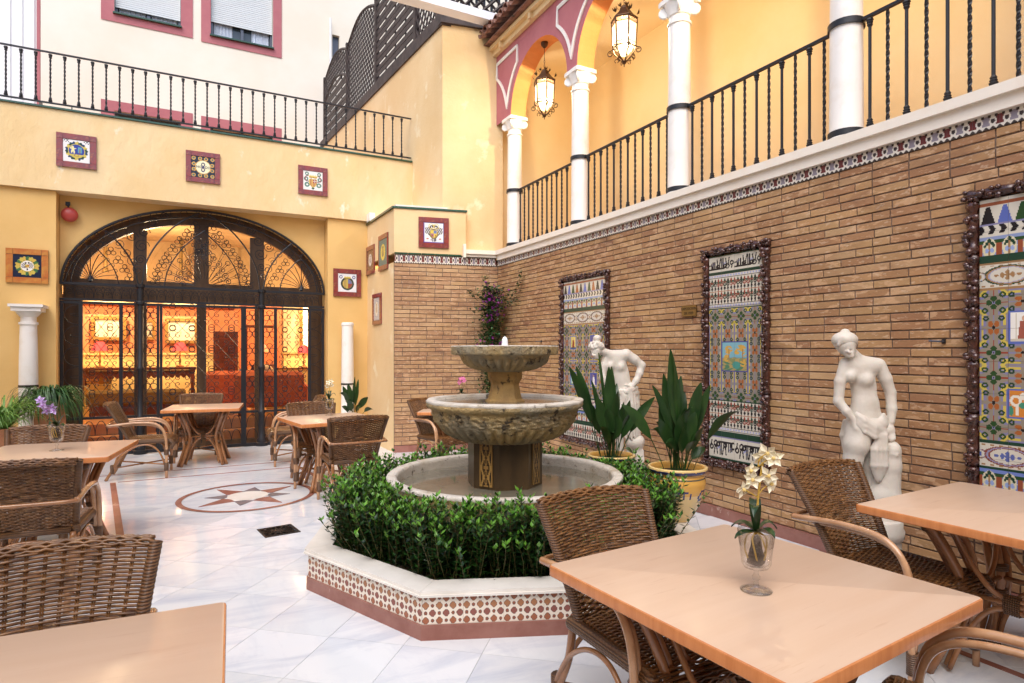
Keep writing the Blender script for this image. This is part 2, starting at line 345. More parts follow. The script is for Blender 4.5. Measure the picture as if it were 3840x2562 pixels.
def strip(a, b, w, z=.003, m='red_marble', name='inlaid_strip'):
    a, b = Vector((*a, 0)), Vector((*b, 0)); d = (b - a).normalized(); n = Vector((-d.y, d.x, 0)) * w / 2
    q = MB(); P = [a - n, b - n, b + n, a + n]
    q.add([(p.x, p.y, z) for p in P] + [(p.x, p.y, -.004) for p in P], [(0, 1, 2, 3), (0, 4, 5, 1), (1, 5, 6, 2), (2, 6, 7, 3), (3, 7, 4, 0)]); return q.build(name, M[m], floor)
strip((-.79, 8.19), (-.50, 5.72), .055); strip((-.74, 8.2), (1.20, 8.22), .022, .0035); strip((-1.4, 8.69), (2.3, 8.70), .022); strip((1.22, 8.18), (1.49, 6.1), .055, .004)
strip((-2.6, 6.02), (-.55, 5.75), .055, .0045); strip((3.33, 3.3), (3.37, .2), .045); strip((3.3, 3.32), (3.95, 3.36), .045, .004)
# star medallion
mc = (.51, 6.80); q = MB(); n = 96
vs = []; 
for r_ in (.60, .655):
    for k in range(n): a = 2 * pi * k / n; vs.append((mc[0] + r_ * cos(a), mc[1] + r_ * sin(a), .004))
q.add(vs, [(k, k + n, (k + 1) % n + n, (k + 1) % n) for k in range(n)]); q.build('inlaid_ring', M['red_marble'], floor)
for k in range(8):
    a = R(31) + k * pi / 4; L_ = .53 if k % 2 == 0 else .41; z = .006 if k % 2 == 0 else .0045
    q = MB(); w = .145
    ip = [(.19 if k % 2 == 0 else .12, a)]
    P = [(mc[0] + .19 * cos(a), mc[1] + .19 * sin(a)), (mc[0] + .235 * cos(a - .40), mc[1] + .235 * sin(a - .40)), (mc[0] + L_ * cos(a), mc[1] + L_ * sin(a)), (mc[0] + .235 * cos(a + .40), mc[1] + .235 * sin(a + .40))]
    q.prism(P, -.004, z); q.build('star_point', M['red_marble' if k % 2 == 0 else 'grey_marble'], floor)
q = MB(); q.lathe([(.195, -.003), (.195, .0075)], 48, (mc[0], mc[1], 0)); q.build('star_centre', M['marble_warm'], floor)
# drain
dr = empty('floor_drain', (.635, 5.36, 0), R(8), 'dark cast iron drain grate with pierced flower pattern set in the white floor', 'drain')
q = MB(); 
for s_ in (-1, 1): q.box((s_ * .13, 0, .002), (.018, .278, .006)); q.box((0, s_ * .13, .002), (.242, .018, .006))
q.build('frame', M['iron_brown'], dr)
q = MB(); q.box((0, 0, -.0015), (.24, .24, .003)); q.build('pit_shade_sheet', M['ink'], dr)  # black sheet painted in for the shade of the hole below the grate
q = MB()
for k in range(12): a = k * pi / 6; q.box((.07 * cos(a), .07 * sin(a), .0025), (.10, .012, .004), a)
q.lathe([(.025, 0), (.025, .005)], 16); 
for r_ in (.06, .118): q.tube([(r_ * cos(2 * pi * k / 24), r_ * sin(2 * pi * k / 24), .003) for k in range(24)], .004, 4, closed=True)
for s_ in (-1, 1):
    for s2 in (-1, 1): q.box((s_ * .095, s2 * .095, .0025), (.05, .012, .004), R(45) * s_ * s2)
q.build('grate', M['iron_brown'], dr)

# ============================================================ BRICK WALLS
BAVG = (.41, .245, .115)
BP = [(.50, .30, .135), (.46, .26, .115), (.54, .335, .16), (.41, .215, .10), (.36, .175, .085), (.52, .31, .135), (.47, .275, .13), (.56, .36, .19), (.33, .155, .085), (.49, .285, .12)]
CH = .0627; BL = .244
def brick_mesh(w, col, d=.03, CH=CH):
    q = MB(); q.cc = col; y, z = w / 2, (CH - .010) / 2; e = .0022
    vs = [(d, -y, -z), (d, y, -z), (d, y, z), (d, -y, z), (e, -y, -z), (e, y, -z), (e, y, z), (e, -y, z), (0, -y + e, -z + e), (0, y - e, -z + e), (0, y - e, z - e), (0, -y + e, z - e)]
    q.add(vs, [(0, 4, 5, 1), (1, 5, 6, 2), (2, 6, 7, 3), (3, 7, 4, 0), (4, 8, 9, 5), (5, 9, 10, 6), (6, 10, 11, 7), (7, 11, 8, 4), (8, 11, 10, 9)][::1]); return q
def brick_wall(root, o, dirv, length, nr, skip, nind, jit, CH=CH):
    # o: start point at the face, dirv: unit direction along the wall, the face looks to -normal
    ang = math.atan2(dirv[1], dirv[0]) - pi / 2; items = []
    for r_ in range(nr):
        z = .10 + CH * (r_ + .5); s = -(BL / 2) * (r_ % 2) - rnd.uniform(0, .02)
        while s < length:
            w = BL if rnd.random() > .06 else BL / 2; s0, s1 = max(s, 0), min(s + w, length)
            if s1 - s0 > .02 and not skip(s0, s1, z):
                c = (s0 + s1) / 2; p = (o[0] + dirv[0] * c, o[1] + dirv[1] * c, z)
                u, v, t = proj(*p); vis = p[1] > .8 and -60 < u < 3900 and -60 < v < 2600
                items.append(((s1 - s0) / t * (1 if vis else 0), p, s1 - s0 - .009))
            s += w
    items.sort(key=lambda k: -k[0]); rest = MB(); cache = {}
    for k, (_, p, w) in enumerate(items):
        c0 = rnd.choice(BP); c0 = tuple(v * .62 + w_ * .38 for v, w_ in zip(c0, BAVG)); f = rnd.uniform(.88, 1.08); col = tuple(k2 * f for k2 in c0); dj = rnd.uniform(-.002, .002)
        if k < nind:
            key = (round(w, 2), int(rnd.random() * 14))
            if key not in cache: cache[key] = brick_mesh(round(w, 3), col, CH=CH).mesh('brick', M['brick'])
            link('brick', cache[key], root, loc=(p[0] + dj * cos(ang), p[1] + dj * sin(ang), p[2]), rz=ang)
        else:
            b = brick_mesh(w, col, CH=CH); ca, sa = cos(ang), sin(ang); rest.cc = col
            rest.add([(p[0] + (x + dj) * ca - y * sa, p[1] + (x + dj) * sa + y * ca, p[2] + z) for x, y, z in b.v], b.f)
    rest.build('brick_field', M['brick'], root, kind='stuff')
XW = 4.165; PAN = [(5.66, 6.42, .50, 2.30), (3.52, 3.99, .62, 2.25), (1.0, 1.86, .50, 2.30)]
q = MB(); q.b2((XW + .008, -2.0, -.1), (XW + .5, 8.50, 2.90)); rw = q.build('brick_wall', M['mortar'], label='long right hand wall of thin tan and brown bricks under the arcade', cat='wall')
brick_wall(rw, (XW, -1.2), (0, 1), 9.61, 46, lambda a, b, z: any(p[0] < a - 1.2 and b - 1.2 < p[1] and p[2] < z < p[3] for p in PAN), 300, 0, .0585)
q = MB(); d0 = Vector((2.63 - 4.165, 8.745 - 8.41)).normalized(); BWD = (-d0.x, -d0.y); BW0 = (2.632, 8.742)
Lb = math.hypot(4.165 - 2.632, 8.742 - 8.41); nb = (BWD[1], -BWD[0])  # outward normal (towards camera)
def bw(s, off, z=0): return (BW0[0] + BWD[0] * s + nb[0] * off, BW0[1] + BWD[1] * s + nb[1] * off, z)
q.prism([bw(0, -.008)[:2], bw(Lb + .02, -.008)[:2], bw(Lb + .02, -.35)[:2], bw(0, -.35)[:2]], -.1, 2.80)
bwall = q.build('brick_wall', M['mortar'], label='narrow back wall of pinkish tan bricks between the yellow wall and the corner', cat='wall')
BPs = BP; BP = [(.55, .36, .20), (.52, .33, .18), (.50, .30, .17), (.57, .39, .22), (.47, .26, .15), (.53, .34, .17)]
# brick() draws its face towards local -x, so walk the wall from the corner leftwards
brick_wall(bwall, bw(Lb, 0)[:2], (-BWD[0], -BWD[1]), Lb, 43, lambda a, b, z: False, 290, 0)
BP = BPs
# marble skirting along the walls
q = MB(); q.b2((XW - .02, -1.2, -.004), (XW + .01, 8.39, .098)); q.build('skirting', M['red_marble'], rw)
q = MB(); q.prism([bw(0, .0)[:2], bw(0, .02)[:2], bw(Lb - .03, .02)[:2], bw(Lb - .03, .0)[:2]], -.004, .098); q.build('skirting', M['red_marble'], bwall)

# the unseen sides of the courtyard close it in as they do in the place
q = MB(); q.b2((-4.9, -5, -.1), (-4.7, 10.1, 5.6)); q.build('courtyard_wall', M['stucco'], label='yellow courtyard wall on the near left side outside the picture', cat='wall')
q = MB(); q.b2((-4.9, -5.2, -.1), (6.0, -5.0, 6.5)); q.build('courtyard_wall', M['stucco'], label='yellow courtyard wall behind the camera outside the picture', cat='wall')
# tile border under the cornice
BR, BU, BK, WH = (.16, .03, .025), (.27, .235, .28), (.045, .03, .025), (.74, .69, .60)
def border_fn(dark=False):
    def fn(x, y, w=.14, h=.10):
        c = img(x, WH); X = x / w; Y = y / h
        for k, col in ((.0, BR), (.5, BU), (1.0, BR)):
            d = np.abs(X - k) - .10 - .10 * np.abs(Y - .55) * 2; put(c, (d < 0) & (Y > .22) & (Y < .92), col)
        for k in (.25, .75):
            put(c, ((X - k) / .085) ** 2 + ((Y - .55) / .17) ** 2 < 1, BK)
        s = (X * 4) % 1; put(c, (Y < .17) & (np.abs(s - .5) > Y * 2.4), BK); put(c, (Y > .84) & (np.abs(s - .5) < .2), BK); put(c, Y > .97, BK); return c
    return fn
bt = tile_mesh('border_tile', .139, .082, 28, 16, lambda x, y: border_fn()(x, y, .14, .082), .007, A=(0, -1, 0))
bo = empty('tile_border', (XW, 0, 2.79), 0, 'narrow patterned tile border running under the cream cornice along the long brick wall', 'tile border')
for k in range(69): link('tile', bt, bo, loc=(0, 8.40 - .14 * k, 0))
bt2 = tile_mesh('border_tile', .139, .125, 28, 20, lambda x, y: border_fn()(x, y, .14, .125), .007, A=(1, 0, 0))
bo2 = empty('tile_border', bw(0, 0, 2.79), math.atan2(BWD[1], BWD[0]), 'short patterned tile border with green trim above the narrow back brick wall', 'tile border')
for k in range(11): link('tile', bt2, bo2, loc=(.14 * k + .003, 0, 0))
q = MB()
for k in range(5): q.box((.10 + .20 * k, -.008, .142), (.197, .03, .028), 0, .006)
q.build('green_trim', M['green_tile'], bo2)
# cornice / ledge
q = MB(); q.b2((XW - .045, -1.5, 2.874), (XW + .3, 8.33, 2.955)); q.b2((XW - .075, -1.5, 2.955), (XW + .35, 8.33, 3.02)); 
for s0, s1, zz, o1 in ((1.06, Lb - .01, (2.918, 2.958), .05), (1.06, Lb - .01, (2.958, 3.02), .08), (1.02, 1.06, (2.90, 3.10), .09)):
    q.prism([bw(s0, o1)[:2], bw(s1, o1)[:2], bw(s1, -.25)[:2], bw(s0, -.25)[:2]], *zz)
cor = q.build('cornice', M['cornice'], label='cream painted cornice ledge between the brick wall and the arcade columns', cat='cornice')

# ============================================================ YELLOW FACADE WITH THE GATE ARCH
fa = empty('yellow_building', (0, 10.4, 0), 0, 'yellow stuccoed building front with parapet and the wide arched opening', 'building')
def bld(q, name, m, par=fa, **k):
    q.v = [(x - par.location.x, y - par.location.y, z - par.location.z) for x, y, z in q.v]; return q.build(name, m, par, **k)
q = MB(); q.b2((-6.5, 10.10, 3.655), (3.375, 10.45, 4.735)); bld(q, 'parapet_wall', M['stucco_worn'])
q = MB(); 
for k in range(24): q.b2((-6.0 + k * .39, 10.075, 4.738), (-6.0 + k * .39 + .387, 10.42, 4.762))
bld(q, 'coping', M['green_tile'])
q = MB(); q.b2((-6.5, 10.16, -.1), (-1.625, 10.62, 3.652)); bld(q, 'pier', M['stucco_shaded']); q = MB(); q.b2((1.955, 10.16, -.1), (2.62, 10.62, 3.652)); bld(q, 'pier', M['stucco_shaded'])
# arch wall
AX, AR, AH, AZ = .165, 1.785, 1.20, 2.43
q = MB(); N_ = 48; yo, yi = 10.40, 10.62; ar = [(AX - AR * cos(pi * k / N_), AZ + AH * sin(pi * k / N_)) for k in range(N_ + 1)]
vs = []; 
for (x, z) in ar: vs += [(x, yo, z), (x, yo, 3.66), (x, yi, z), (x, yi, 3.66)]
fs = []
for k in range(N_): a, b = 4 * k, 4 * k + 4; fs += [(a, b, b + 1, a + 1), (a + 2, a + 3, b + 3, b + 2), (a, a + 2, b + 2, b)]
q.add(vs, fs); bld(q, 'arch_wall', M['stucco_shaded'])
q = MB(); q.b2((2.60, 10.16, 3.66), (3.3, 10.6, 3.70)); bld(q, 'ledge', M['cornice'])
# side wall block between gate and brick corner
blk = MB(); blk.prism([(2.629, 8.748), (2.60, 10.2), (3.2, 10.3), (3.2, 9.15), bw(.36, -.12)[:2], bw(0.002, -.12)[:2]], -.1, 2.80)
blk.prism([bw(.0, .012)[:2], bw(1.07, .012)[:2], bw(1.07, -.25)[:2], (3.37, 10.2), (2.60, 10.2)][::1], 2.935, 3.59)
sblk = blk.build('yellow_block', M['stucco'], label='yellow stuccoed corner block topped with green tiles beside the gate', cat='wall')
q = MB(); q.prism([bw(-.03, .03)[:2], bw(1.09, .03)[:2], bw(1.09, -.25)[:2], (3.3, 10.2), (2.575, 10.2)], 3.593, 3.62); q.build('coping', M['green_tile'], sblk)
q = MB(); q.prism([bw(.03, -.06)[:2], bw(.80, -.06)[:2], bw(.80, -.2)[:2], (3.3, 10.1), (2.62, 10.1)], 3.623, 3.665); q.b2((2.57, 9.9, 3.625), (2.66, 10.09, 3.76)); q.build('ledge', M['white'], sblk)
# tower wall with the sloping stair parapet
q = MB(); q.prism([(3.37, 8.69), (4.30, 8.50), (4.30, 8.8), (3.37, 8.95)], 2.85, 6.46)
def zt(y): return 6.46 + (y - 8.7) * .102
vs = [(3.369, 8.70, 3.0), (3.369, 19, 3.0), (3.369, 19, zt(19)), (3.369, 8.70, zt(8.7)), (3.57, 8.9, 3.0), (3.57, 19, 3.0), (3.57, 19, zt(19)), (3.57, 8.9, zt(8.9))]
q.add(vs, [(0, 3, 2, 1), (4, 5, 6, 7), (3, 7, 6, 2), (0, 4, 7, 3)])
tw = q.build('stair_tower', M['stucco'], label='tall yellow stair wall with sloping top rising behind the corner', cat='wall')
# cracks, drips left to the material.  trellis on top
tr = empty('trellis_fence', (3.40, 8.7, 6.46), 0, 'dark brown wooden trellis fence with arched panels along the sloping wall top', 'fence')
q = MB(); 
def tl(y, z, x=0): return (x, y - 8.7, z - 6.46)
q.add([tl(8.66, zt(8.66) - .02, -.06), tl(18.9, zt(18.9) - .02, -.06), tl(18.9, zt(18.9) + .18, -.06), tl(8.66, zt(8.66) + .18, -.06), tl(8.66, zt(8.66) - .02, .10), tl(18.9, zt(18.9) - .02, .10), tl(18.9, zt(18.9) + .18, .10), tl(8.66, zt(8.66) + .18, .10)],
      [(0, 3, 2, 1), (4, 5, 6, 7), (3, 7, 6, 2), (0, 1, 5, 4), (0, 4, 7, 3)]); q.build('beam', M['trellis_wood'], tr)
q = MB(); q.prism([tl(8.64, 0, -.07)[:2], tl(8.45, 0, .92)[:2], tl(8.60, 0, .92)[:2], tl(8.78, 0, -.07)[:2]], .002, .19); q.build('beam', M['trellis_wood'], tr)
posts = [18.2, 15.3, 12.6, 10.07, 8.98, 8.72]
for k, y in enumerate(posts):
    q = MB(); h = 2.0 if k < 4 else 2.2; q.b2(tl(y - .045, zt(y) + .17, -.02), tl(y + .045, zt(y) + h, .07)); q.build('post', M['trellis_wood'], tr)
def topz(y, y0, y1): t = (y - y1) / (y0 - y1); return zt(y) + 1.86 + .34 * sin(pi * min(max(t, 0), 1)) * (1 if y0 - y1 > 1.5 else 0)
def lattice(q, y0, y1, zb, ztp, sp=.17, w=.030, nx=0):
    H_ = 3.0; L_ = y0 - y1; n_ = int((L_ + H_) / sp)
    for sgn in (1, -1):
        for k in range(-int(H_ / sp), n_):
            pts = []
            for i in range(41):
                d = i / 40 * 3.2; yy = (y1 + k * sp + d * .72) if sgn > 0 else (y0 - k * sp - d * .72); zz = d * .9
                zz += zt(yy) + .15
                if y1 <= yy <= y0 and zb(yy) <= zz <= ztp(yy): pts.append((yy, zz))
            if len(pts) > 1:
                (ya, za), (yb, zb_) = pts[0], pts[-1]; xo = .0 if sgn > 0 else .022; dy, dz = yb - ya, zb_ - za; L2 = math.hypot(dy, dz)
                if L2 < .05: continue
                ny, nz = -dz / L2 * w / 2, dy / L2 * w / 2; V = []
                for x in (xo, xo + .018): V += [tl(ya - ny, za - nz, x), tl(yb - ny, zb_ - nz, x), tl(yb + ny, zb_ + nz, x), tl(ya + ny, za + nz, x)]
                q.add(V, [(0, 3, 2, 1), (4, 5, 6, 7), (0, 1, 5, 4), (2, 3, 7, 6)])
def arcbeam(y0, y1, off=0):
    q = MB(); P = [tl(y1 + (y0 - y1) * k / 16, topz(y1 + (y0 - y1) * k / 16, y0, y1) - off, .02) for k in range(17)]; q.tube(P, .035, 4, phase=pi / 4); q.build('arched_rail', M['trellis_wood'], tr)
def slats(y0, y1, hi, name='slat'):
    z = .20; k = 0
    while z < 2.3:
        ya, yb = y1 + .03, y0 - .03
        if hi: # clip to the arch
            c = [y for y in np.linspace(ya, yb, 40) if zt(y) + z + .1 < hi(y)]
            if len(c) < 3: z += .125; continue
            ya, yb = c[0], c[-1]
        q = MB(); zc = z; x = .0 if k % 2 else .012
        V = []
        for xx in (x, x + .015): V += [tl(ya, zt(ya) + zc, xx), tl(yb, zt(yb) + zc, xx), tl(yb, zt(yb) + zc + .092, xx), tl(ya, zt(ya) + zc + .092, xx)]
        q.add(V, [(0, 3, 2, 1), (4, 5, 6, 7), (0, 1, 5, 4), (2, 3, 7, 6), (1, 2, 6, 5), (3, 0, 4, 7)]); q.build('slat', M['trellis_wood'], tr); z += .125; k += 1
    q = MB()
    for k in range(1, 4):
        y = y1 + (y0 - y1) * k / 4; zz = hi(y) if hi else zt(y) + 2.3; q.b2(tl(y - .02, zt(y) + .18, .028), tl(y + .02, zz, .05))
    q.build('batten', M['trellis_wood'], tr)
q = MB(); lattice(q, 15.3, 12.6, lambda y: 0, lambda y: topz(y, 15.3, 12.6)); q.build('lattice_panel', M['trellis_wood'], tr)
q = MB(); lattice(q, 18.2, 15.3, lambda y: topz(y, 18.2, 15.3) - .65, lambda y: topz(y, 18.2, 15.3)); q.build('lattice_panel', M['trellis_wood'], tr)
q = MB(); lattice(q, 10.07, 8.98, lambda y: 0, lambda y: zt(y) + 2.2); q.build('lattice_panel', M['trellis_wood'], tr)
q = MB(); lattice(q, 8.98, 8.72, lambda y: 0, lambda y: zt(y) + 2.2); q.build('lattice_panel', M['trellis_wood'], tr)
slats(18.2, 15.3, lambda y: topz(y, 18.2, 15.3) - .65); slats(12.6, 10.07, None)
arcbeam(18.2, 15.3); arcbeam(15.3, 12.6); arcbeam(18.2, 15.3, .65)
# front lattice on the tower top, white gutter and roof terrace railing
q = MB(); 
for sgn in (1, -1):
    for k in range(-8, 9):
        x0 = k * .16; P = [(x0 + sgn * d, .19 + d) for d in (0, .75)]
        a0 = max(0, min(.92, P[0][0])); a1 = max(0, min(.92, P[1][0]))
        if abs(a1 - a0) < .05: continue
        z0 = .19 + abs(a0 - P[0][0]); z1 = .19 + abs(a1 - P[0][0]); y_ = -.03 + (.0 if sgn > 0 else .02)
        A_ = Vector((a0, y_ - a0 * .19, z0)); B_ = Vector((a1, y_ - a1 * .19, z1)); q.tube([A_, B_], .022, 4, phase=pi / 4)
q.tube([(-.02, -.03, .20), (.92, -.2, .20)], .03, 4, phase=pi / 4); q.tube([(-.02, -.03, .95), (.92, -.2, .95)], .03, 4, phase=pi / 4)
q.build('lattice_panel', M['trellis_wood'], tr)
q = MB(); q.b2((1.6, 8.22, 6.44), (4.25, 8.34, 6.56)); q.b2((1.6, 8.34, 6.44), (4.25, 8.42, 6.46)); q.build('gutter', M['sky_pipe'], label='white metal gutter running from the tiled eave across the top of the picture', cat='gutter')
rr = empty('roof_railing', (4.6, 9.4, 6.6), 0, 'dark upright bars of a roof terrace railing behind the white gutter', 'railing')
for k in range(9): q = MB(); q.box((-.9 + k * .14, 0, .7), (.035, .035, 1.4)); q.build('bar', M['iron'], rr)
q = MB(); q.box((-.34, 0, .0), (1.3, .06, .05)); q.box((-.34, 0, 1.4), (1.3, .06, .05)); q.build('rail', M['iron'], rr)

# ============================================================ CREAM BUILDING BEHIND
cb = empty('cream_building', (0, 15, 3.9), 0, 'cream rendered apartment building with pink window surrounds behind the terrace', 'building')
WIN = [(-1.42, -.21, 8.50, 9.95), (.37, 1.655, 8.47, 9.95), (-1.42, -.21, 5.1, 6.47), (.37, 1.655, 5.1, 6.45)]
def holed(q, x0, x1, z0, z1, holes, y, dep):
    xs = sorted({x0, x1, *[h[0] for h in holes], *[h[1] for h in holes]}); zs = sorted({z0, z1, *[h[2] for h in holes], *[h[3] for h in holes]})
    for i in range(len(xs) - 1):
        for j in range(len(zs) - 1):
            cx, cz = (xs[i] + xs[i + 1]) / 2, (zs[j] + zs[j + 1]) / 2
            if not any(h[0] < cx < h[1] and h[2] < cz < h[3] for h in holes):
                q.add([(xs[i], y, zs[j]), (xs[i + 1], y, zs[j]), (xs[i + 1], y, zs[j + 1]), (xs[i], y, zs[j + 1])], [(0, 1, 2, 3)])
    for a, b, c, d in holes:
        P = [(a, c), (b, c), (b, d), (a, d)]
        for k in range(4):
            (xa, za), (xb, zb) = P[k], P[(k + 1) % 4]; q.add([(xa, y, za), (xb, y, zb), (xb, y + dep, zb), (xa, y + dep, za)], [(0, 3, 2, 1)])
q = MB(); holed(q, -9, 14, 3.0, 14, WIN + [(2.99, 3.16, 8.5, 9.12)], 15, .2); bld(q, 'wall', M['cream_wall'], cb)
for i, (a, b, c, d) in enumerate(WIN):
    q = MB(); e = .19 if i in (1, 3) else .23; y = 14.985; z0, z1 = c - .19, d + .2
    if i < 2: e2 = e
    holed(q, a - e, b + e, z0, z1, [(a, b, c, d)], y, .02); bld(q, 'window_surround', M['pink'], cb)
    q = MB(); 
    for (p0, p1) in (((a, 15.12, c), (a + .05, 15.18, d)), ((b - .05, 15.12, c), (b, 15.18, d)), ((a + .05, 15.12, c), (b - .05, 15.18, c + .04)), (((a + b) / 2 - .03, 15.12, c + .04), ((a + b) / 2 + .03, 15.18, d))): q.b2(p0, p1)
    f = bld(q, 'window_frame', M['alu'], cb)
    def sub(q2, name, m):
        q2.v = [(x, y2 - 15, z - 3.9) for x, y2, z in q2.v]; return q2.build(name, m, f)
    q = MB(); q.b2((a + .01, 15.19, c + .01), (b - .01, 15.195, d)); sub(q, 'pane', M['window_glass'])
    if i < 2:
        q = MB(); sill = d - .0; zs0 = c + .16 + (.18 if i else 0)
        # slats of the roller shutter
        z = zs0
        while z < d: q.box(((a + b) / 2, 15.09, z + .022), (b - a - .02, .014, .04), 0, .004); z += .044
        sub(q, 'roller_shutter', M['shutter'])
        for (c0, c1) in (((a + .07), (a + b) / 2 - (.05 if i == 0 else .2)), ((a + b) / 2 + (.05 if i == 0 else .2), b - .07)):
            q = MB(); n_ = 40; vs = []
            for k in range(n_ + 1):
                x = c0 + (c1 - c0) * k / n_; yy = 15.185 - .012 * sin(k * 1.7) - .006 * sin(k * .9 + 1); vs += [(x, yy - .02, c + .03), (x, yy - .02, zs0 + .1)]
            q.add(vs, [(2 * k, 2 * k + 2, 2 * k + 3, 2 * k + 1) for k in range(n_)]); sub(q, 'curtain', M['curtain'])
        q = MB(); q.b2((a - .02, 14.93, c - .03), (b + .02, 15.2, c)); sub(q, 'sill', M['green_tile'])
q = MB(); q.b2((2.99, 15.1, 8.5), (3.16, 15.16, 9.12)); bld(q, 'small_shutter', M['alu'], cb)
q = MB(); q.tube([(2.93, 14.9, 8.35), (2.93, 14.9, 9.45)], .022, 6); bld(q, 'drain_pipe', M['sky_pipe'], cb)
q = MB(); 
for k in range(40): q.b2((-8.0 + k * .15, 12.0, 3.9), (-8.0 + k * .15 + .125, 12.05, 11)); q.b2((-8.0 + k * .15 + .125, 12.02, 3.9), (-8.0 + k * .15 + .15, 12.05, 11)) 
for i in range(len(q.v)): q.v[i] = (q.v[i][0] - .17, q.v[i][1], q.v[i][2])
q.build('white_lean_to', M['white_wall'], label='white ribbed sheet wall at the far upper left beside the terrace', cat='wall')
q = MB(); q.b2((-2.16, 11.97, 3.9), (-2.12, 12.02, 11)); q.build('corner_trim', M['pink'], bpy.data.objects['white_lean_to'])
cb.location = (0, 18.5, 4.464); cb.scale = (1.2333,) * 3
q = MB(); q.b2((-9, 10.46, 3.75), (3.36, 18.5, 3.9)); q.build('terrace', M['terracotta'], kind='structure')
q = MB(); q.tube([(-1.92, 10.9, 5.05), (-1.80, 10.62, 3.95)], .03, 4, phase=.7); q.build('leaning_plank', M['dark_wood'], label='short brown plank leaning behind the left end of the terrace railing', cat='plank')

# ============================================================ ARCADE (gallery) ON THE RIGHT
XF, XB = 4.20, 4.45; CY = [8.15, 6.39, 4.63, 2.87, 1.11, -.65]; ZS, RAD = 5.0, .765
gal = empty('arcade', (XF, 0, 3.0), 0, 'pink and orange arcade with round arches above the brick wall', 'arcade')
N_ = 28
def arcade_face(x, flip):
    q = MB()
    def quad(a, b, c, d): q.add([a, b, c, d], [(0, 1, 2, 3) if not flip else (3, 2, 1, 0)])
    quad((x, 8.6, ZS), (x, CY[0] - .115 + .0, ZS), (x, CY[0] - .115, 6.06), (x, 8.6, 6.06))
    for k in range(5):
        yc = (CY[k] + CY[k + 1]) / 2
        for i in range(N_):
            a0, a1 = pi * i / N_, pi * (i + 1) / N_; y0, z0 = yc + RAD * cos(a0), ZS + RAD * sin(a0); y1, z1 = yc + RAD * cos(a1), ZS + RAD * sin(a1)
            quad((x, y0, z0), (x, y1, z1), (x, y1, 6.06), (x, y0, 6.06))
        quad((x, yc - RAD, ZS), (x, CY[k + 1] - .115, ZS), (x, CY[k + 1] - .115, 6.06), (x, yc - RAD, 6.06))
    return q
bld(arcade_face(XF, False), 'arch_front', M['pink'], gal)
bld(arcade_face(XB, True), 'arch_back', M['orange'], gal)
q = MB()
for k in range(5):
    yc = (CY[k] + CY[k + 1]) / 2; P = [(yc + RAD * cos(pi * i / N_), ZS + RAD * sin(pi * i / N_)) for i in range(N_ + 1)]
    for i in range(N_):
        (y0, z0), (y1, z1) = P[i], P[i + 1]; q.add([(XF, y0, z0), (XB, y0, z0), (XB, y1, z1), (XF, y1, z1)], [(0, 1, 2, 3)])
for k in range(6): q.add([(XF, CY[k] + .12, ZS), (XB, CY[k] + .12, ZS), (XB, CY[k] - .12, ZS), (XF, CY[k] - .12, ZS)], [(0, 1, 2, 3)])
bld(q, 'arch_soffit', M['orange'], gal)
# moulded white spandrel frames
for k in range(6):
    y = CY[k]; q = MB(); P = []
    hw = .40; yc1, yc2 = y + .88, y - .88; rr_ = RAD + .125
    top = 5.93
    def arcside(yc, sg):
        out = []
        for i in range(15):
            a = R(16 + (52 - 16) * i / 14); out.append((yc - sg * rr_ * cos(a), ZS + rr_ * sin(a)))
        return out
    Lft = arcside(yc1, 1); Rgt = arcside(yc2, -1)
    P = [(Lft[-1][0], top)] + Lft[::-1] + [(y, Lft[0][1] - .10)] + Rgt + [(Rgt[-1][0], top)]
    if k == 0: P = [p for p in P]
    V = [(XF - .012, yy, zz) for yy, zz in P]
    q.tube(V, .030, 4, closed=True, phase=pi / 4); q.v = [(XF - .022 if v[0] < XF - .02 else v[0], v[1], v[2]) for v in q.v]
    bld(q, 'spandrel_moulding', M['white'], gal)
q = MB(); q.b2((XF - .06, -2, 6.06), (XB + .02, 8.56, 6.14)); q.b2((XF - .12, -2, 6.14), (XB + .02, 8.58, 6.20)); bld(q, 'eave_cornice', M['stucco'], gal)
for k in range(9): q = MB(); q.box((XF - .06, 8.2 - k * .9, 6.10), (.10, .06, .09)); bld(q, 'eave_bracket', M['stucco'], gal)
q = MB(); q.b2((4.47, -2, 2.95), (5.95, 8.7, 3.04)); bld(q, 'gallery_floor', M['terracotta'], gal)
q = MB(); q.b2((5.8, -2, 3.04), (5.95, 8.75, 6.2)); q.b2((4.302, 8.60, 3.04), (5.8, 8.75, 6.2)); bld(q, 'gallery_wall', M['gallery_yellow'], gal)
q = MB(); q.b2((4.46, -2, 6.05), (5.8, 8.6, 6.2)); bld(q, 'gallery_ceiling', M['gallery_yellow'], gal)
q = MB(); q.b2((4.0, -2, 6.21), (6.2, 8.6, 6.23)); rf = bld(q, 'roof_deck', M['rooftile'], gal)
# clay barrel tiles along the eave
def barrel(up, L_=.5, r0=.085, r1=.07):
    q = MB(); n_ = 8; vs = []
    for (x, r_) in ((0, r0), (L_, r1)):
        for rr2 in (r_, r_ - .014):
            for i in range(n_ + 1): a = pi * i / n_; vs.append((x, rr2 * cos(a), (rr2 * sin(a)) * (1 if up else -1) + x * .30))
    m_ = n_ + 1; fs = []
    for i in range(n_): fs += [(i, i + 1, 2 * m_ + i + 1, 2 * m_ + i), (m_ + i, 3 * m_ + i, 3 * m_ + i + 1, m_ + i + 1), (i, m_ + i, m_ + i + 1, i + 1)]
    fs += [(0, 2 * m_, 3 * m_, m_), (n_, m_ + n_, 3 * m_ + n_, 2 * m_ + n_)]
    q.add(vs, fs); return q.mesh('roof_tile', M['rooftile'])
bu, bd_ = barrel(True), barrel(False)
rt = empty('tiled_roof', (3.93, 0, 6.30), 0, 'old clay barrel tiles along the eave above the pink arcade', 'roof')
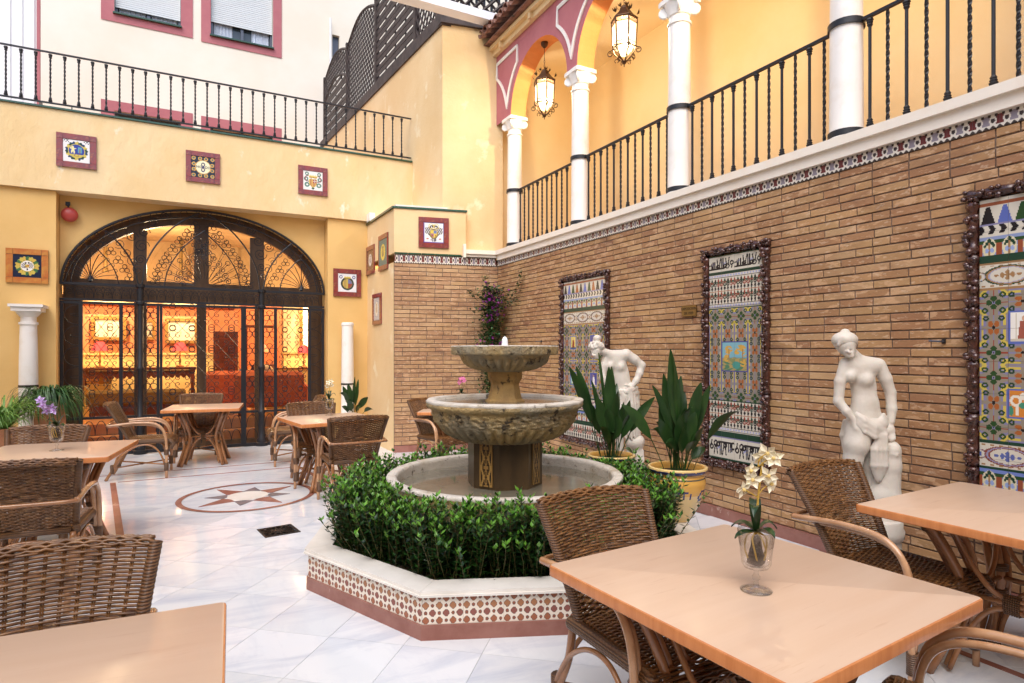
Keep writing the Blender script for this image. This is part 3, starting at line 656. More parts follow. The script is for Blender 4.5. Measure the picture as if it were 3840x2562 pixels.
for row in range(4):
    for k in range(30):
        y = 8.55 - k * .17
        link('roof_tile', bu, rt, loc=(row * .36 + rnd.uniform(-.01, .01), y, .045 + row * .11)); link('roof_tile', bd_, rt, loc=(row * .36 - .03, y - .085, .05 + row * .11))

# columns
def column(y, label):
    c = empty('white_column', (4.325, y, 3.02), 0, label, 'column', 'white columns of the arcade')
    q = MB(); q.lathe([(.135, 0), (.135, .03), (.125, .045), (.118, .055), (.116, .08), (.1125, .75), (.105, 1.70), (.105, 1.715), (.118, 1.72), (.118, 1.74), (.103, 1.745), (.10, 1.80)], 28); q.build('shaft', M['white'], c, smooth=True, angle=40)
    q = MB(); q.lathe([(.10, 1.80), (.112, 1.81), (.115, 1.84), (.135, 1.89), (.15, 1.93)], 28)
    # abacus with hollow sides
    pts = []
    for s_ in range(4):
        a0 = s_ * pi / 2 + pi / 4
        for t in np.linspace(0, 1, 9)[:-1]:
            a = a0 + t * pi / 2; rad = .205 - .055 * sin(pi * t); pts.append((rad * cos(a), rad * sin(a)))
    q.prism(pts, 1.93, 1.975)
    q.build('capital', M['white'], c, smooth=True, angle=40)
    for s_ in range(4):
        a = s_ * pi / 2 + pi / 4; q = MB(); vx_, vy_ = cos(a), sin(a); P = []
        for i in range(26):
            t = i / 25; an = pi / 2 - t * 2.2 * 2 * pi; rr2 = .052 * (1 - t * .85); P.append((vx_ * (.145 + rr2 * cos(an)), vy_ * (.145 + rr2 * cos(an)), 1.865 + rr2 * sin(an)))
        q.tube([(vx_ * .10, vy_ * .10, 1.915)] + P, [.014] + [.016 * (1 - i / 40) for i in range(26)], 6)
        nx_, ny_ = -vy_, vx_; q.lathe([(.048, -.016), (.048, .016)], 14)
        q.v[-28:] = [(vx_ * (.145 + v[0]) + nx_ * v[2], vy_ * (.145 + v[0]) + ny_ * v[2], 1.865 + v[1]) for v in q.v[-28:]]
        q.build('volute', M['white'], c, smooth=True, angle=50)
    for z in (.05, .86):
        q = MB(); q.lathe([(.118, z), (.126, z), (.126, z + .045), (.118, z + .045)], 28, closed_prof=True); q.build('iron_ring', M['iron'], c, smooth=True, angle=40)
    return c
names = ['white column nearest the corner, at the far end of the arcade railing', 'white column between the two lit lanterns', 'white column just right of the larger lit lantern, its capital at the top edge', 'thick white column nearest the camera in the arcade railing', 'white arcade column off to the right of the picture', 'white arcade column behind the camera']
for y, nm in zip(CY[:5], names[:5]): column(y, nm)

# balusters and railings
def baluster(kind, h, r=.009, collar=True):
    q = MB()
    if kind == 'twist':
        n_ = max(14, int(h / .022)); q.tube([(0, 0, h * i / n_) for i in range(n_ + 1)], r * 1.15, 4, twist=.62, phase=0)
    else: q.tube([(0, 0, 0), (0, 0, h)], r, 8)
    if collar:
        for z, s_ in ((.0, 1), (h, -1)):
            q.lathe([(r * 1.9, z), (r * 2.3, z + s_ * .012), (r * 1.6, z + s_ * .02), (r * 2.0, z + s_ * .028), (r * 1.4, z + s_ * .036), (r * 1.8, z + s_ * .045), (r, z + s_ * .06)], 8)
    return q.mesh('baluster', M['iron'])
b_pl, b_tw, b_fc = baluster('plain', .775, .0115), baluster('twist', .775, .0115, False), baluster('twist', .64, .011)
lab = ['black iron railing between the corner column and the second column', 'black iron railing between the second and third arcade columns', 'black iron railing between the third column and the thick near column', 'black iron railing right of the thick near column at the picture edge']
for k in range(4):
    y0, y1 = CY[k] - .115, CY[k + 1] + .115; r_ = empty('iron_railing', (4.325, (y0 + y1) / 2, 3.03), 0, lab[k], 'railing', 'iron railings of the arcade')
    Lh = (y0 - y1) / 2
    for z in (.055, .87): q = MB(); q.box((0, 0, z), (.032, Lh * 2, .02)); q.build('rail', M['iron'], r_)
    for i in range(12):
        y = Lh - (i + .5) * Lh * 2 / 12; link('baluster', b_pl if i % 2 == 0 else b_tw, r_, loc=(0, y, .075))
fr = empty('terrace_railing', (0, 10.17, 4.76), 0, 'long black iron railing with twisted balusters on the yellow parapet', 'railing')
for z in (.075, .755): q = MB(); q.b2((-3.5, -.014, z - .009), (3.36, .014, z + .009)); q.build('rail', M['iron'], fr)
for i in range(44):
    x = -3.42 + i * .1575
    if x < 3.33: link('baluster', b_fc, fr, loc=(x, 0, .09), rz=.3)
for x in (-3.3, -1.45, .25, 2.05, 3.2): q = MB(); q.box((x, 0, .035), (.012, .012, .07)); q.build('foot', M['iron'], fr)
# ============================================================ TILE PANELS ON THE BRICK WALL
def hsh(i, j): return (np.sin(i * 12.9898 + j * 78.233) * 43758.5453) % 1
CREAM, OCH, GREY, LIL, YEL, GRN, DGRN, BRN, BLK = (.62, .58, .49), (.34, .19, .085), (.27, .235, .185), (.22, .21, .36), (.58, .46, .09), (.022, .065, .02), (.015, .05, .03), (.36, .11, .03), (.015, .012, .015)
BLUE, RED = (.10, .14, .42), (.28, .05, .03)
def el(x, y, cx, cy, rx, ry): return ((x - cx) / rx) ** 2 + ((y - cy) / ry) ** 2 < 1
def flower(c, m, x, y, g):
    """one 0.15 m lattice tile, x,y in -1..1; g True: green four-petal flower, False: brown flower"""
    ax, ay = np.abs(x), np.abs(y); mm = np.maximum(ax, ay); mn = np.minimum(ax, ay)
    put(c, m, GREY)
    d = np.abs(np.hypot(ax - 1, ay - 1) - .62)
    if g:
        put(c, m & (d < .10), LIL); put(c, m & (np.hypot(ax - 1, ay - 1) < .52), YEL); put(c, m & (np.hypot(ax - 1, ay - 1) < .18), GREY)
        put(c, m & (np.abs(np.hypot(ax - .62, ay - .62) - .16) < .07), GRN)
        put(c, m & (mn < .05) & (mm > .55), RED)
        for px_, py_ in ((.33, 0), (-.33, 0), (0, .33), (0, -.33)): put(c, m & el(x, y, px_, py_, .22, .22), GRN)
        put(c, m & el(x, y, 0, 0, .12, .12), LIL); put(c, m & el(x, y, 0, 0, .06, .06), BLK)
    else:
        put(c, m & (np.abs(ax - .62) < .07) & (ay > .12), LIL); put(c, m & (ax > .69) & (ax < .86) & (ay > .18), YEL); put(c, m & (np.abs(ax - .93) < .05), LIL)
        put(c, m & (np.abs(np.hypot(ax - .55, ay - .75) - .15) < .07), DGRN)
        put(c, m & (mn < .05) & (ax < ay) & (mm > .5), LIL)
        for px_, py_ in ((.22, .3), (-.22, .3), (.22, -.3), (-.22, -.3)): put(c, m & el(x, y, px_, py_, .17, .25), BRN)
        put(c, m & el(x, y, 0, 0, .10, .18), BLK)
def merlon(c, m, x, b, h, per=.085):
    put(c, m, CREAM); k = np.floor(x / per); X = x / per - k - .5; Y = b / h; w = .10 + .34 * np.floor(Y * 5) / 5 + .05 * ((Y * 5) % 1)
    cols = [BLK, BLUE, GRN, BRN]
    for j, cl in enumerate(cols): put(c, m & (k % 4 == j) & (np.abs(X) < w) & (Y > .05), cl)
def waves(c, m, x, b, h): put(c, m, CREAM); X = (x / .055 + .25 * np.abs(b / h - .5) * 2) % 1; put(c, m & (X < .5), BLK)
def frieze(c, m, x, b, h, bg=(.24, .30, .50)):
    put(c, m, bg); X = (x / .10) % 1 - .5; Y = b / h
    put(c, m & (np.abs(np.abs(X) - .5) < .14) & (Y > .35), (.28, .07, .03)); put(c, m & (np.abs(np.abs(X) - .5) < .26) & (Y < .35) & (Y > .18), GRN)
    put(c, m & ((X / .36) ** 2 + ((Y - .62) / .52) ** 2 < 1), (.66, .60, .40)); put(c, m & (np.abs(X) < .035) & (Y > .2), OCH)
    for cx, cy, r in ((0, .22, .10), (.13, .36, .09), (-.13, .36, .09), (.22, .5, .07), (-.22, .5, .07)): put(c, m & el(X, Y, cx, cy, r, r * 1.1), DGRN)
    for cx in (.13, -.13): put(c, m & el(X, Y, cx, .74, .10, .13), (.28, .36, .62))
def ovals(c, m, x, b, h, inner, line, per=.28):
    put(c, m, CREAM); X = (x / per) % 1 - .5; Y = b / h - .5
    big = (X / .40) ** 2 + (Y / .40) ** 2; sm = ((np.abs(X) - .5) / .12) ** 2 + (Y / .2) ** 2
    f = np.minimum(big, sm); put(c, m & (f < 1.15), line[0]); put(c, m & (f < .92), line[1]); put(c, m & (f < .74), line[2]); put(c, m & (f < .62), CREAM)
    for cx, cy, rx, ry in ((0, 0, .05, .06), (.09, 0, .04, .12), (-.09, 0, .04, .12), (0, .13, .04, .09), (0, -.13, .04, .09), (.20, 0, .045, .05), (-.20, 0, .045, .05), (.5, 0, .04, .1), (-.5, 0, .04, .1)): put(c, m & el(X, Y, cx, cy, rx, ry), inner)
    put(c, m & (np.abs(Y) > .40) & (np.sin(X * 40) > .3) & (np.abs(Y) < .46), OCH)
def arab(c, m, x, b, h, per=.145):
    put(c, m, CREAM); X = (x / per) % 1; Y = b / h
    for cx, cl in ((.0, RED), (.25, DGRN), (.5, BLK), (.75, RED), (1.0, RED)):
        put(c, m & (np.abs(X - cx) < .025), cl); put(c, m & el(X, Y, cx, .80, .075, .13), BLK); put(c, m & el(X, Y, cx, .18, .07, .12), cl)
        r = np.hypot((X - cx) * 1.15, (Y - .5)); put(c, m & (np.abs(r - .11) < .032) & (Y > .3), cl)
        put(c, m & (np.abs(np.hypot((np.abs(X - cx) - .085) * 1.15, Y - .33) - .055) < .028), DGRN if cl != DGRN else RED)
def strips_(c, m, x, b, h): put(c, m, CREAM); Y = b / h; put(c, m & (np.abs(Y - .5) < .2) & ((x / .03) % 1 < .55), (.34, .36, .58)); put(c, m & ((np.abs(Y - .12) < .07) | (np.abs(Y - .88) < .07)), BLK)
def script_(c, m, x, b, h, per=.288):
    """flowing cursive strokes in the manner of the inscription: tall verticals, bowls and a long base stroke"""
    put(c, m, CREAM); X = (x / per) % 1; Y = b / h
    put(c, m & (((np.abs(X - .17) < .07) | (np.abs(X - .6) < .08)) & (Y > .35) & (Y < .6) & (np.sin(Y * 30 + X * 40) > .2)), (.33, .34, .55))
    st = np.zeros(len(X), bool); w = .021
    st |= (np.abs(Y - .80) < .045) & (X > .05) & (X < .62)                       # base stroke
    for x0, y0, y1, sl in ((.10, .38, .80, .0), (.16, .30, .78, .0), (.23, .30, .76, .0), (.34, .14, .74, .06), (.43, .12, .78, -.12), (.50, .14, .80, .0), (.56, .10, .84, .0), (.69, .14, .70, .10), (.77, .12, .62, -.10)): st |= (np.abs(X - x0 - sl * (Y - .45)) < w) & (Y > y0) & (Y < y1)
    for cx, cy, r in ((.05, .66, .09), (.36, .66, .07), (.90, .50, .07), (.73, .68, .08), (.64, .66, .06)): st |= np.abs(np.hypot((X - cx) * 2.0, Y - cy) - r * 1.7) < .045
    st |= (np.abs(X - .93 + .12 * (Y - .5)) < w) & (Y > .5) & (Y < .86)
    put(c, m & st, BLK)
def lattice_zone(c, m, a, b, cols, rows, w=.1445, h=.1445):
    ci = np.floor(a / w).astype(int); ri = np.floor(b / h).astype(int); X = (a / w - ci) * 2 - 1; Y = (b / h - ri) * 2 - 1
    for r_ in range(int(ri[m].max()) + 1 if m.any() else 0):
        for k in range(int(ci[m].max()) + 1):
            g1, g2_ = cols[k % len(cols)], rows[r_ % len(rows)]; mk = m & (ci == k) & (ri == r_)
            if not mk.any(): continue
            if g1 and g2_: flower(c, mk, X, Y, True)
            elif g1: flower(c, mk, X, Y, False)
            elif g2_: flower(c, mk, Y, X, False)
            else: put(c, mk, GREY); put(c, mk & (np.abs(np.maximum(np.abs(X), np.abs(Y)) - .8) < .06), LIL)
def panelA(pics):
    def fn(a, b):   # b downwards from the top, 1.90 m tall
        c = img(a, GREY)
        def z(b0, b1): return (b >= b0) & (b < b1)
        put(c, z(0, .02), CREAM); put(c, z(.02, .04), (.30, .09, .04)); merlon(c, z(.04, .145), a, b - .04, .105); put(c, z(.145, .155), LIL); waves(c, z(.155, .205), a, b - .155, .05); put(c, z(.205, .22), CREAM)
        frieze(c, z(.22, .33), a, b - .22, .11); put(c, z(.33, .375), DGRN); put(c, z(.375, .385), OCH); ovals(c, z(.385, .52), a, b - .385, .135, OCH, (DGRN, OCH, (.35, .36, .50))); put(c, z(.52, .535), OCH)
        mz = z(.535, 1.412); G, O = True, False; lattice_zone(c, mz, a, b - .535, [G, O, G, G, O, G], [G, O, G, G, O, G], .1425, .146)
        put(c, z(1.412, 1.43), DGRN); ovals(c, z(1.43, 1.565), a, b - 1.43, .135, (.10, .13, .36), ((.22, .05, .03), (.28, .28, .42), (.22, .05, .03))); put(c, z(1.565, 1.58), DGRN)
        frieze(c, z(1.58, 1.69), a, b - 1.58, .11, (.16, .22, .52)); put(c, z(1.69, 1.74), DGRN); arab(c, z(1.74, 1.90), a, b - 1.74, .16, .19)
        for (a0, b0, w, h, kind) in pics:
            mk = (np.abs(a - a0) < w / 2) & (np.abs(b - b0) < h / 2); X, Y = (a - a0) / (w / 2), (b - b0) / (h / 2); put(c, mk, BLUE)
            mk = mk & (np.maximum(np.abs(X), np.abs(Y)) < .86)
            bg, f1, f2 = {0: ((.75, .60, .18), (.30, .07, .03), (.05, .10, .14)), 1: ((.80, .78, .72), (.34, .10, .07), (.55, .50, .40)), 2: ((.60, .22, .04), (.75, .70, .60), (.06, .25, .16)), 3: ((.08, .08, .28), (.75, .72, .70), (.6, .5, .3)), 4: ((.35, .55, .52), (.75, .7, .5), (.2, .3, .2))}[kind]
            put(c, mk, bg)
            if kind == 2:
                for sx in (-.45, .45):
                    r = np.hypot(X - sx, (Y + .2)); put(c, mk & (np.abs(r - .30) < .09), f1); put(c, mk & (np.abs(X - sx * .8) < .12) & (Y > .1) & (Y < .75), f1)
                put(c, mk & el(X, Y, 0, -.5, .2, .25), f1); put(c, mk & el(X, Y, 0, .1, .25, .2), f2); put(c, mk & el(X, Y, .75, .5, .15, .35), f2); put(c, mk & el(X, Y, -.75, .5, .15, .35), f2)
            else:
                put(c, mk & (np.abs(X - .05) < .30 + .15 * Y) & (Y > -.35) & (Y < .7), f1); put(c, mk & el(X, Y, .05, -.52, .14, .15), (.60, .36, .22)); put(c, mk & (np.abs(X + .45) < .05) & (Y > -.8) & (Y < .7), f2); put(c, mk & (Y > .68), f2)
        return c
    return fn
def panelM(a, b):   # the inscription panel, 1.80 m tall, 0.577 wide
    c = img(a, GREY)
    def z(b0, b1): return (b >= b0) & (b < b1)
    put(c, z(0, .012), DGRN); script_(c, z(.012, .145), a, b - .012, .133); put(c, z(.145, .165), DGRN); strips_(c, z(.165, .205), a, b - .165, .04)
    arab(c, z(.205, .315), a, b - .205, .11); put(c, z(.315, .32), BRN); arab(c, z(.32, .43), a, b - .32, .11); strips_(c, z(.43, .465), a, b - .43, .035); put(c, z(.465, .475), DGRN)
    G, O = True, False
    lattice_zone(c, z(.475, .62), a, b - .475, [G], [G], .1443, .145); lattice_zone(c, z(.62, 1.20), a, b - .62, [G], [O], .1443, .145); lattice_zone(c, z(1.20, 1.275), a, b - 1.17, [G], [G], .1443, .145)
    put(c, z(1.275, 1.285), DGRN); arab(c, z(1.285, 1.395), a, b - 1.285, .11); put(c, z(1.395, 1.40), BRN); arab(c, z(1.40, 1.51), a, b - 1.40, .11); strips_(c, z(1.51, 1.55), a, b - 1.51, .04)
    put(c, z(1.55, 1.60), DGRN); put(c, z(1.60, 1.612), LIL); m2 = z(1.612, 1.785); script_(c, m2, .577 - a + .288, 1.785 - b, .173); put(c, z(1.785, 1.80), DGRN)
    mk = (np.abs(a - .2885) < .142) & (np.abs(b - .895) < .132); X, Y = (a - .2885) / .142, (b - .895) / .132; put(c, mk, (.07, .07, .26)); mk = mk & (np.maximum(np.abs(X), np.abs(Y)) < .93)
    put(c, mk, (.20, .42, .50)); n1 = np.sin(X * 9 + 3 * np.sin(Y * 7)) * np.cos(Y * 11 + 2 * X); put(c, mk & (Y > .1), (.22, .26, .12)); put(c, mk & (Y > .05) & (n1 > .2), (.40, .30, .12)); put(c, mk & (Y > .35) & (n1 < -.1), (.08, .20, .12)); put(c, mk & el(X, Y, .15, .55, .3, .25), (.07, .28, .24))
    for cx, cy, rx, ry in ((-.45, -.45, .30, .28), (.5, -.55, .38, .22), (.2, -.3, .2, .16), (-.6, .1, .22, .25), (.65, .4, .22, .25), (.75, -.15, .2, .15)): put(c, mk & el(X, Y, cx, cy, rx, ry) & (n1 > -.45), (.60, .36, .08)); 
    put(c, mk & ((np.abs(X - .62) < .03) | (np.abs(X + .42) < .03)) & (Y > -.5) & (Y < .3), (.35, .2, .08)); return c
def tile_panel(y_left, zt_, w, h, fn, cols, rows, cell, label, zb_frame=None, holes=()):
    """y_left: the end far from the camera (left in the picture)"""
    root = empty('ceramic_wall_panel', (XW, y_left, zt_), 0, label, 'tile panel', 'glazed tile panels with ceramic frames')
    for i in range(cols):
        for j in range(rows):
            tw_, th_ = w / cols, h / rows; a0, b0 = i * tw_, j * th_
            me = tile_mesh('tile', tw_ - .0015, th_ - .0015, max(2, int(tw_ / cell)), max(2, int(th_ / cell)), lambda x, y: fn(x, y), .012, A=(0, -1, 0), B=(0, 0, 1), ax0=a0, bx0=0) if False else None
            nx, ny = max(2, round(tw_ / cell)), max(2, round(th_ / cell))
            me = tile_mesh('tile', tw_ - .0015, th_ - .0015, nx, ny, (lambda x, y, a0=a0, b0=b0, th_=th_: fn(x + a0, b0 + th_ - y)), .012, A=(0, -1, 0), B=(0, 0, 1))
            link('tile', me, root, loc=(-.012, -a0, -(b0 + th_)))
    # knobbly lustre ceramic frame, cast in lengths
    fw = .085; rr_ = random.Random(int(y_left * 100))
    def run(name, y0, z0, y1, z1):
        q = MB(); L_ = math.hypot(y1 - y0, z1 - z0); n = int(L_ / .028); P = []; rad = []
        for i in range(n + 1):
            t = i / n; s_ = t * L_; P.append((-.018, y0 + (y1 - y0) * t, z0 + (z1 - z0) * t)); rad.append(.032 + .006 * sin(s_ * 2 * pi / .09) + .004 * sin(s_ * 51))
        q.tube(P, rad, 8)
        for i in range(int(L_ / .021)):
            t = rr_.random(); a = rr_.uniform(-1.3, 1.3); side = rr_.choice((-1, 1)) if rr_.random() < .6 else 0
            off = .028 * sin(a); py, pz = y0 + (y1 - y0) * t, z0 + (z1 - z0) * t
            if abs(y1 - y0) > abs(z1 - z0): pz += off
            else: py += off
            q.sph((-.040 - .016 * cos(a), py, pz), rr_.uniform(.010, .020), 7, 5, (1, rr_.uniform(.8, 1.5), rr_.uniform(.8, 1.4)))
        q.build(name, M['ceramic'], root, smooth=True)
    e = .038; k = 6
    for j in range(k):
        za, zb2 = -h * j / k, -h * (j + 1) / k + .004; run('frame_piece', e, za, e, zb2); run('frame_piece', -w - e, za, -w - e, zb2)
    for j in range(4):
        ya, yb = e * 2 - (w + 4 * e) * j / 4, e * 2 - (w + 4 * e) * (j + 1) / 4; run('frame_piece', ya, e, yb + .004, e); run('frame_piece', ya, -h - e, yb + .004, -h - e)
    return root
cell = .0055
tile_panel(6.487, 2.345, .865, 1.90, panelA([(.2137, .754, .125, .17, 0), (.6412, .754, .125, .17, 3), (.2137, 1.19, .125, .17, 4), (.6412, 1.19, .125, .17, 3)]), 6, 10, cell, 'left hand glazed tile panel with stepped border, behind the far statue')
tile_panel(4.052, 2.333, .577, 1.80, panelM, 4, 12, .005, 'middle glazed tile panel with black inscriptions at top and bottom and a small garden picture')
tile_panel(1.915, 2.375, .865, 1.90, panelA([(.2137, .754, .14, .19, 1), (.6412, .754, .14, .19, 1), (.2137, 1.19, .15, .17, 2), (.6412, 1.19, .15, .17, 2)]), 6, 10, .005, 'right hand glazed tile panel cut by the picture edge, above the right table')

def text(s, size, parent, m, loc, rot, extrude=.001, name='lettering', ax='CENTER'):
    cu = bpy.data.curves.new(name, 'FONT'); cu.body = s; cu.size = size; cu.align_x = ax; cu.align_y = 'CENTER'; cu.extrude = extrude; cu.resolution_u = 2
    o = bpy.data.objects.new(name, cu); dg = bpy.context.evaluated_depsgraph_get(); COL.objects.link(o); dg.update()
    me = bpy.data.meshes.new_from_object(o.evaluated_get(bpy.context.evaluated_depsgraph_get())); bpy.data.objects.remove(o); me.materials.clear(); me.materials.append(m)
    o = link(name, me, parent, loc=loc); o.rotation_euler = rot; return o
sg = empty('brass_plaque', (XW - .012, 4.316, 1.866), 0, 'small brass plaque engraved EXPOSICION DE 1929 beside the middle tile panel', 'plaque')
q = MB(); q.box((0, 0, 0), (.012, .186, .10), 0); q.build('plate', M['brass'], sg)
text('EXPOSICION', .034, sg, M['ink'], (-.0065, 0, .020), (R(90), 0, R(-90))); text('DE 1929', .034, sg, M['ink'], (-.0065, 0, -.022), (R(90), 0, R(-90)))
for (y, z, lb) in ((2.12, 1.545, 'small metal hook on the bricks left of the right tile panel'), (7.08, 1.62, 'small metal wall hook left of the far tile panel')):
    h = empty('wall_hook', (XW, y, z), 0, lb, 'hook'); q = MB(); q.box((-.004, 0, 0), (.008, .022, .03)); q.build('plate', M['iron_brown'], h); q = MB(); q.tube([(-.004, 0, .0), (-.05, .0, 0), (-.055, .06, .004)], .006, 6); q.build('bar', M['alu'], h)

# ============================================================ HERALDIC TILE PLAQUES
def crest_base(x, y, bg, ring, inner, rr_=.80, ri=.52):
    c = img(x, bg); r = np.hypot(x, y); a = np.arctan2(y, x)
    if ring is not None:
        k = np.floor((a + pi) / (2 * pi) * 18).astype(int) % 3
        mk = (np.abs(r - .68) < .15 + .04 * np.sin(a * 18))
        for j in range(3): put(c, mk & (k == j), ring[j])
    put(c, r < ri + .06, YEL); put(c, r < ri, inner); return c, r, a
def shield(c, x, y, s, q4, cy=0):
    X, Y = x / s, (y - cy) / s; mk = (np.abs(X) < 1) & (Y < 1) & (Y > -1.2 + .9 * X * X); put(c, mk & True, YEL); mk = mk & (np.abs(X) < .86) & (Y < .86) & (Y > -1.05 + .95 * X * X)
    put(c, mk & (X < 0) & (Y > 0), q4[0]); put(c, mk & (X >= 0) & (Y > 0), q4[1]); put(c, mk & (X < 0) & (Y <= 0), q4[2]); put(c, mk & (X >= 0) & (Y <= 0), q4[3]); return mk
def crown(c, x, y, cy, s):
    X, Y = x / s, (y - cy) / s; put(c, (np.abs(X) < 1) & (Y > 0) & (Y < .45), YEL); put(c, (np.abs(X) < 1.1) & (Y >= .45) & (Y < .9 - .35 * np.abs(np.sin(X * 6))), (.75, .60, .25)); put(c, (np.abs(X) < .9) & (np.abs(Y - .2) < .08) & (np.sin(X * 16) > 0), RED)
def c_lion(x, y):
    c, r, a = crest_base(x, y, (.80, .78, .76), [DGRN, YEL, (.02, .05, .12)], (.03, .05, .30), ri=.58)
    put(c, (r < .58) & (y < -.30), YEL); put(c, np.abs(np.hypot(x, (y + .40) * 1.6) - .16) < .03, OCH)
    for e in ((-.26, .12, .12, .20), (-.30, .34, .10, .09), (-.12, .22, .10, .04), (-.36, -.08, .05, .14), (-.18, -.1, .06, .15), (-.42, .25, .05, .10)): put(c, el(x, y, *e), (.80, .72, .35))
    put(c, (np.abs(x - .25) < .15) & (np.abs(y - .10) < .27), (.12, .34, .40)); put(c, (np.abs(x - .25) < .05) & (np.abs(y - .02) < .2), (.3, .08, .05)); put(c, (np.abs(x) > .55) & (y > .72) & (np.sin(x * 30) * np.cos(y * 25) > .1), BLK); return c
def c_nodo(x, y):
    c = img(x, (.02, .03, .05)); r = np.hypot(x, y * 1.02); a = np.arctan2(y, x); ax, ay = np.abs(x), np.abs(y)
    for cx, cy in ((.78, .25), (.25, .80), (.80, .80)): put(c, np.abs(np.hypot(ax - cx, ay - cy) - .13) < .045, (.62, .36, .10)); put(c, np.hypot(ax - cx, ay - cy) < .05, (.08, .28, .30))
    put(c, r < .68, (.5, .28, .08)); put(c, r < .62, (.82, .78, .52))
    e = np.abs(np.hypot(x / .8, (ay - .24)) - .16) < .05; put(c, e, (.03, .03, .12)); put(c, (np.abs(x) < .12) & (np.abs(y) < .03), (.03, .03, .12)); return c
def c_barcelona(x, y):
    c = img(x, (.80, .79, .77)); ax = np.abs(x); r = np.hypot(x, y)
    put(c, (np.abs(np.hypot(ax - .60, y + .45) - .18) < .08) | (np.abs(np.hypot(ax - .70, y - .15) - .16) < .07) | (np.abs(np.hypot(ax - .62, y - .70) - .14) < .06), (.10, .22, .18)); put(c, (np.abs(np.hypot(ax - .5, y - .2) - .3) < .04), (.22, .04, .05))
    put(c, el(x, y, 0, -.8, .14, .12), (.03, .08, .05)); crown(c, x, y, .28, .42)
    mk = shield(c, x, y, .40, ((.78, .55, .12), (.32, .03, .05), (.78, .55, .12), (.78, .55, .12)), -.22); st = mk & (np.sin(x * 44) > 0) & ((x < 0) | (y < -.22)); put(c, st, (.26, .03, .08)); put(c, mk & (x > 0) & (y > -.22) & ((np.abs(x - .17) < .04) | (np.abs(y + .06) < .04)), CREAM); return c
def c_wreath(x, y):
    c, r, a = crest_base(x, y, (.012, .02, .05), [YEL, (.06, .16, .06), (.62, .42, .08)], (.82, .80, .76), ri=.46)
    for sx in (-1, 1):
        X = x * sx; put(c, (r < .42) & (X > .10) & (np.abs(y - .06) < .24) & (np.sin((y + X) * 44) > -.2), (.06, .03, .03))
    shield(c, x, y, .14, (YEL, (.5, .2, .05), (.5, .2, .05), YEL)); put(c, el(x, y, .1, .28, .06, .07) | el(x, y, -.1, .28, .06, .07) | el(x, y, 0, -.28, .06, .1), (.06, .03, .03)); return c
def c_crown(x, y):
    c = img(x, (.78, .78, .80)); ax = np.abs(x); r = np.hypot(x, y + .1); put(c, np.abs(r - .62) < .09, (.03, .05, .04)); put(c, (np.abs(np.hypot(ax - .7, y - .62) - .14) < .04), (.04, .06, .2)); crown(c, x, y, .45, .34)
    put(c, r < .54, (.30, .20, .08)); mk = (r < .5); put(c, mk & (x < 0) & (np.sin(x * 40) > 0), (.62, .45, .12)); put(c, mk & (x > 0) & (y > -.1), (.16, .18, .34)); put(c, mk & (x > 0) & (y <= -.1), (.30, .08, .06)); put(c, mk & (np.abs(x) < .05), YEL); return c
def c_eagle(x, y):
    c = img(x, (.80, .80, .82)); ax = np.abs(x); put(c, (np.maximum(ax, np.abs(y)) > .94), (.10, .08, .40))
    w = (ax > .22) & (ax < .86) & (y < .62 - .25 * (ax - .25)) & (y > -.42 + .55 * (ax - .2)) & (np.sin((ax * 1.0 - y * .55) * 34) > -.35); put(c, w, (.03, .022, .02))
    put(c, (np.abs(np.hypot(ax - .22, y - .52) - .14) < .055) & (y > .42), (.03, .022, .02)); put(c, np.abs(np.hypot(ax - .25, y - .62) - .24) < .03, (.72, .58, .15)); put(c, el(x, y, 0, -.70, .30, .20) & (np.sin(x * 40) > -.5), (.03, .022, .02)); put(c, el(ax, y, .62, -.62, .12, .06), (.4, .08, .04))
    crown(c, x, y, .68, .16); put(c, el(x, y, 0, -.12, .44, .50), (.20, .14, .05)); shield(c, x, y, .34, ((.70, .52, .10), (.14, .20, .45), (.35, .15, .2), (.70, .52, .10)), -.10); put(c, (np.abs(np.maximum(ax - .17, -1)) < .05) & (np.abs(y + .3) < .06), RED); return c
def c_gen(bg, ringc, disc, f):
    def fn(x, y):
        c = img(x, bg); ax, ay = np.abs(x), np.abs(y); r = np.hypot(x * .95, y * .8)
        put(c, (np.sin(x * 22) * np.sin(y * 22) > .35) & (r > .5), ringc); put(c, r < .50, disc); put(c, el(x, y, 0, -.02, .26, .34) & (np.sin(x * 25 + y * 9) > -.3), f); put(c, el(x, y, 0, .38, .14, .1), f); return c
    return fn
def plaque(loc, rz, label, fn, frame='lustre', w=.455, h=.455, inner=.30, group='heraldic tile plaques', ih=None):
    root = empty('heraldic_plaque', loc, rz, label, 'tile plaque', group); ih = ih or inner; e = (w - inner) / 2; eh = (h - ih) / 2   # local: x right, z up, face towards -y
    n = 54
    me = tile_mesh('crest_tile', inner - .003, ih - .003, n, n, lambda a, b: fn(a / inner * 2 - 1, b / ih * 2 - 1), .018, A=(1, 0, 0), B=(0, 0, 1)); link('crest_tile', me, root, loc=(-inner / 2, -.0, -ih / 2))
    for sx in (-1, 1):
        for sz in (-1, 1): q = MB(); q.box((0, 0, 0), (e - .004, .024, eh - .004)); q.build('frame_tile', M[frame], root, loc=(sx * (w / 2 - e / 2), -.012, sz * (h / 2 - eh / 2)))
        q = MB(); q.box((0, 0, 0), (e - .004, .024, ih - .004)); q.build('frame_tile', M[frame], root, loc=(sx * (w / 2 - e / 2), -.012, 0))
        q = MB(); q.box((0, 0, 0), (inner - .004, .024, eh - .004)); q.build('frame_tile', M[frame], root, loc=(0, -.012, sx * (h / 2 - eh / 2)))
    q = MB(); q.box((0, -.003, 0), (w - .004, .008, h - .004)); q.build('backing', M['mortar'], root)
    return root
plaque((-1.385, 10.095, 4.205), 0, 'maroon framed crest tile with a lion on a blue disc, leftmost on the parapet wall', c_lion)
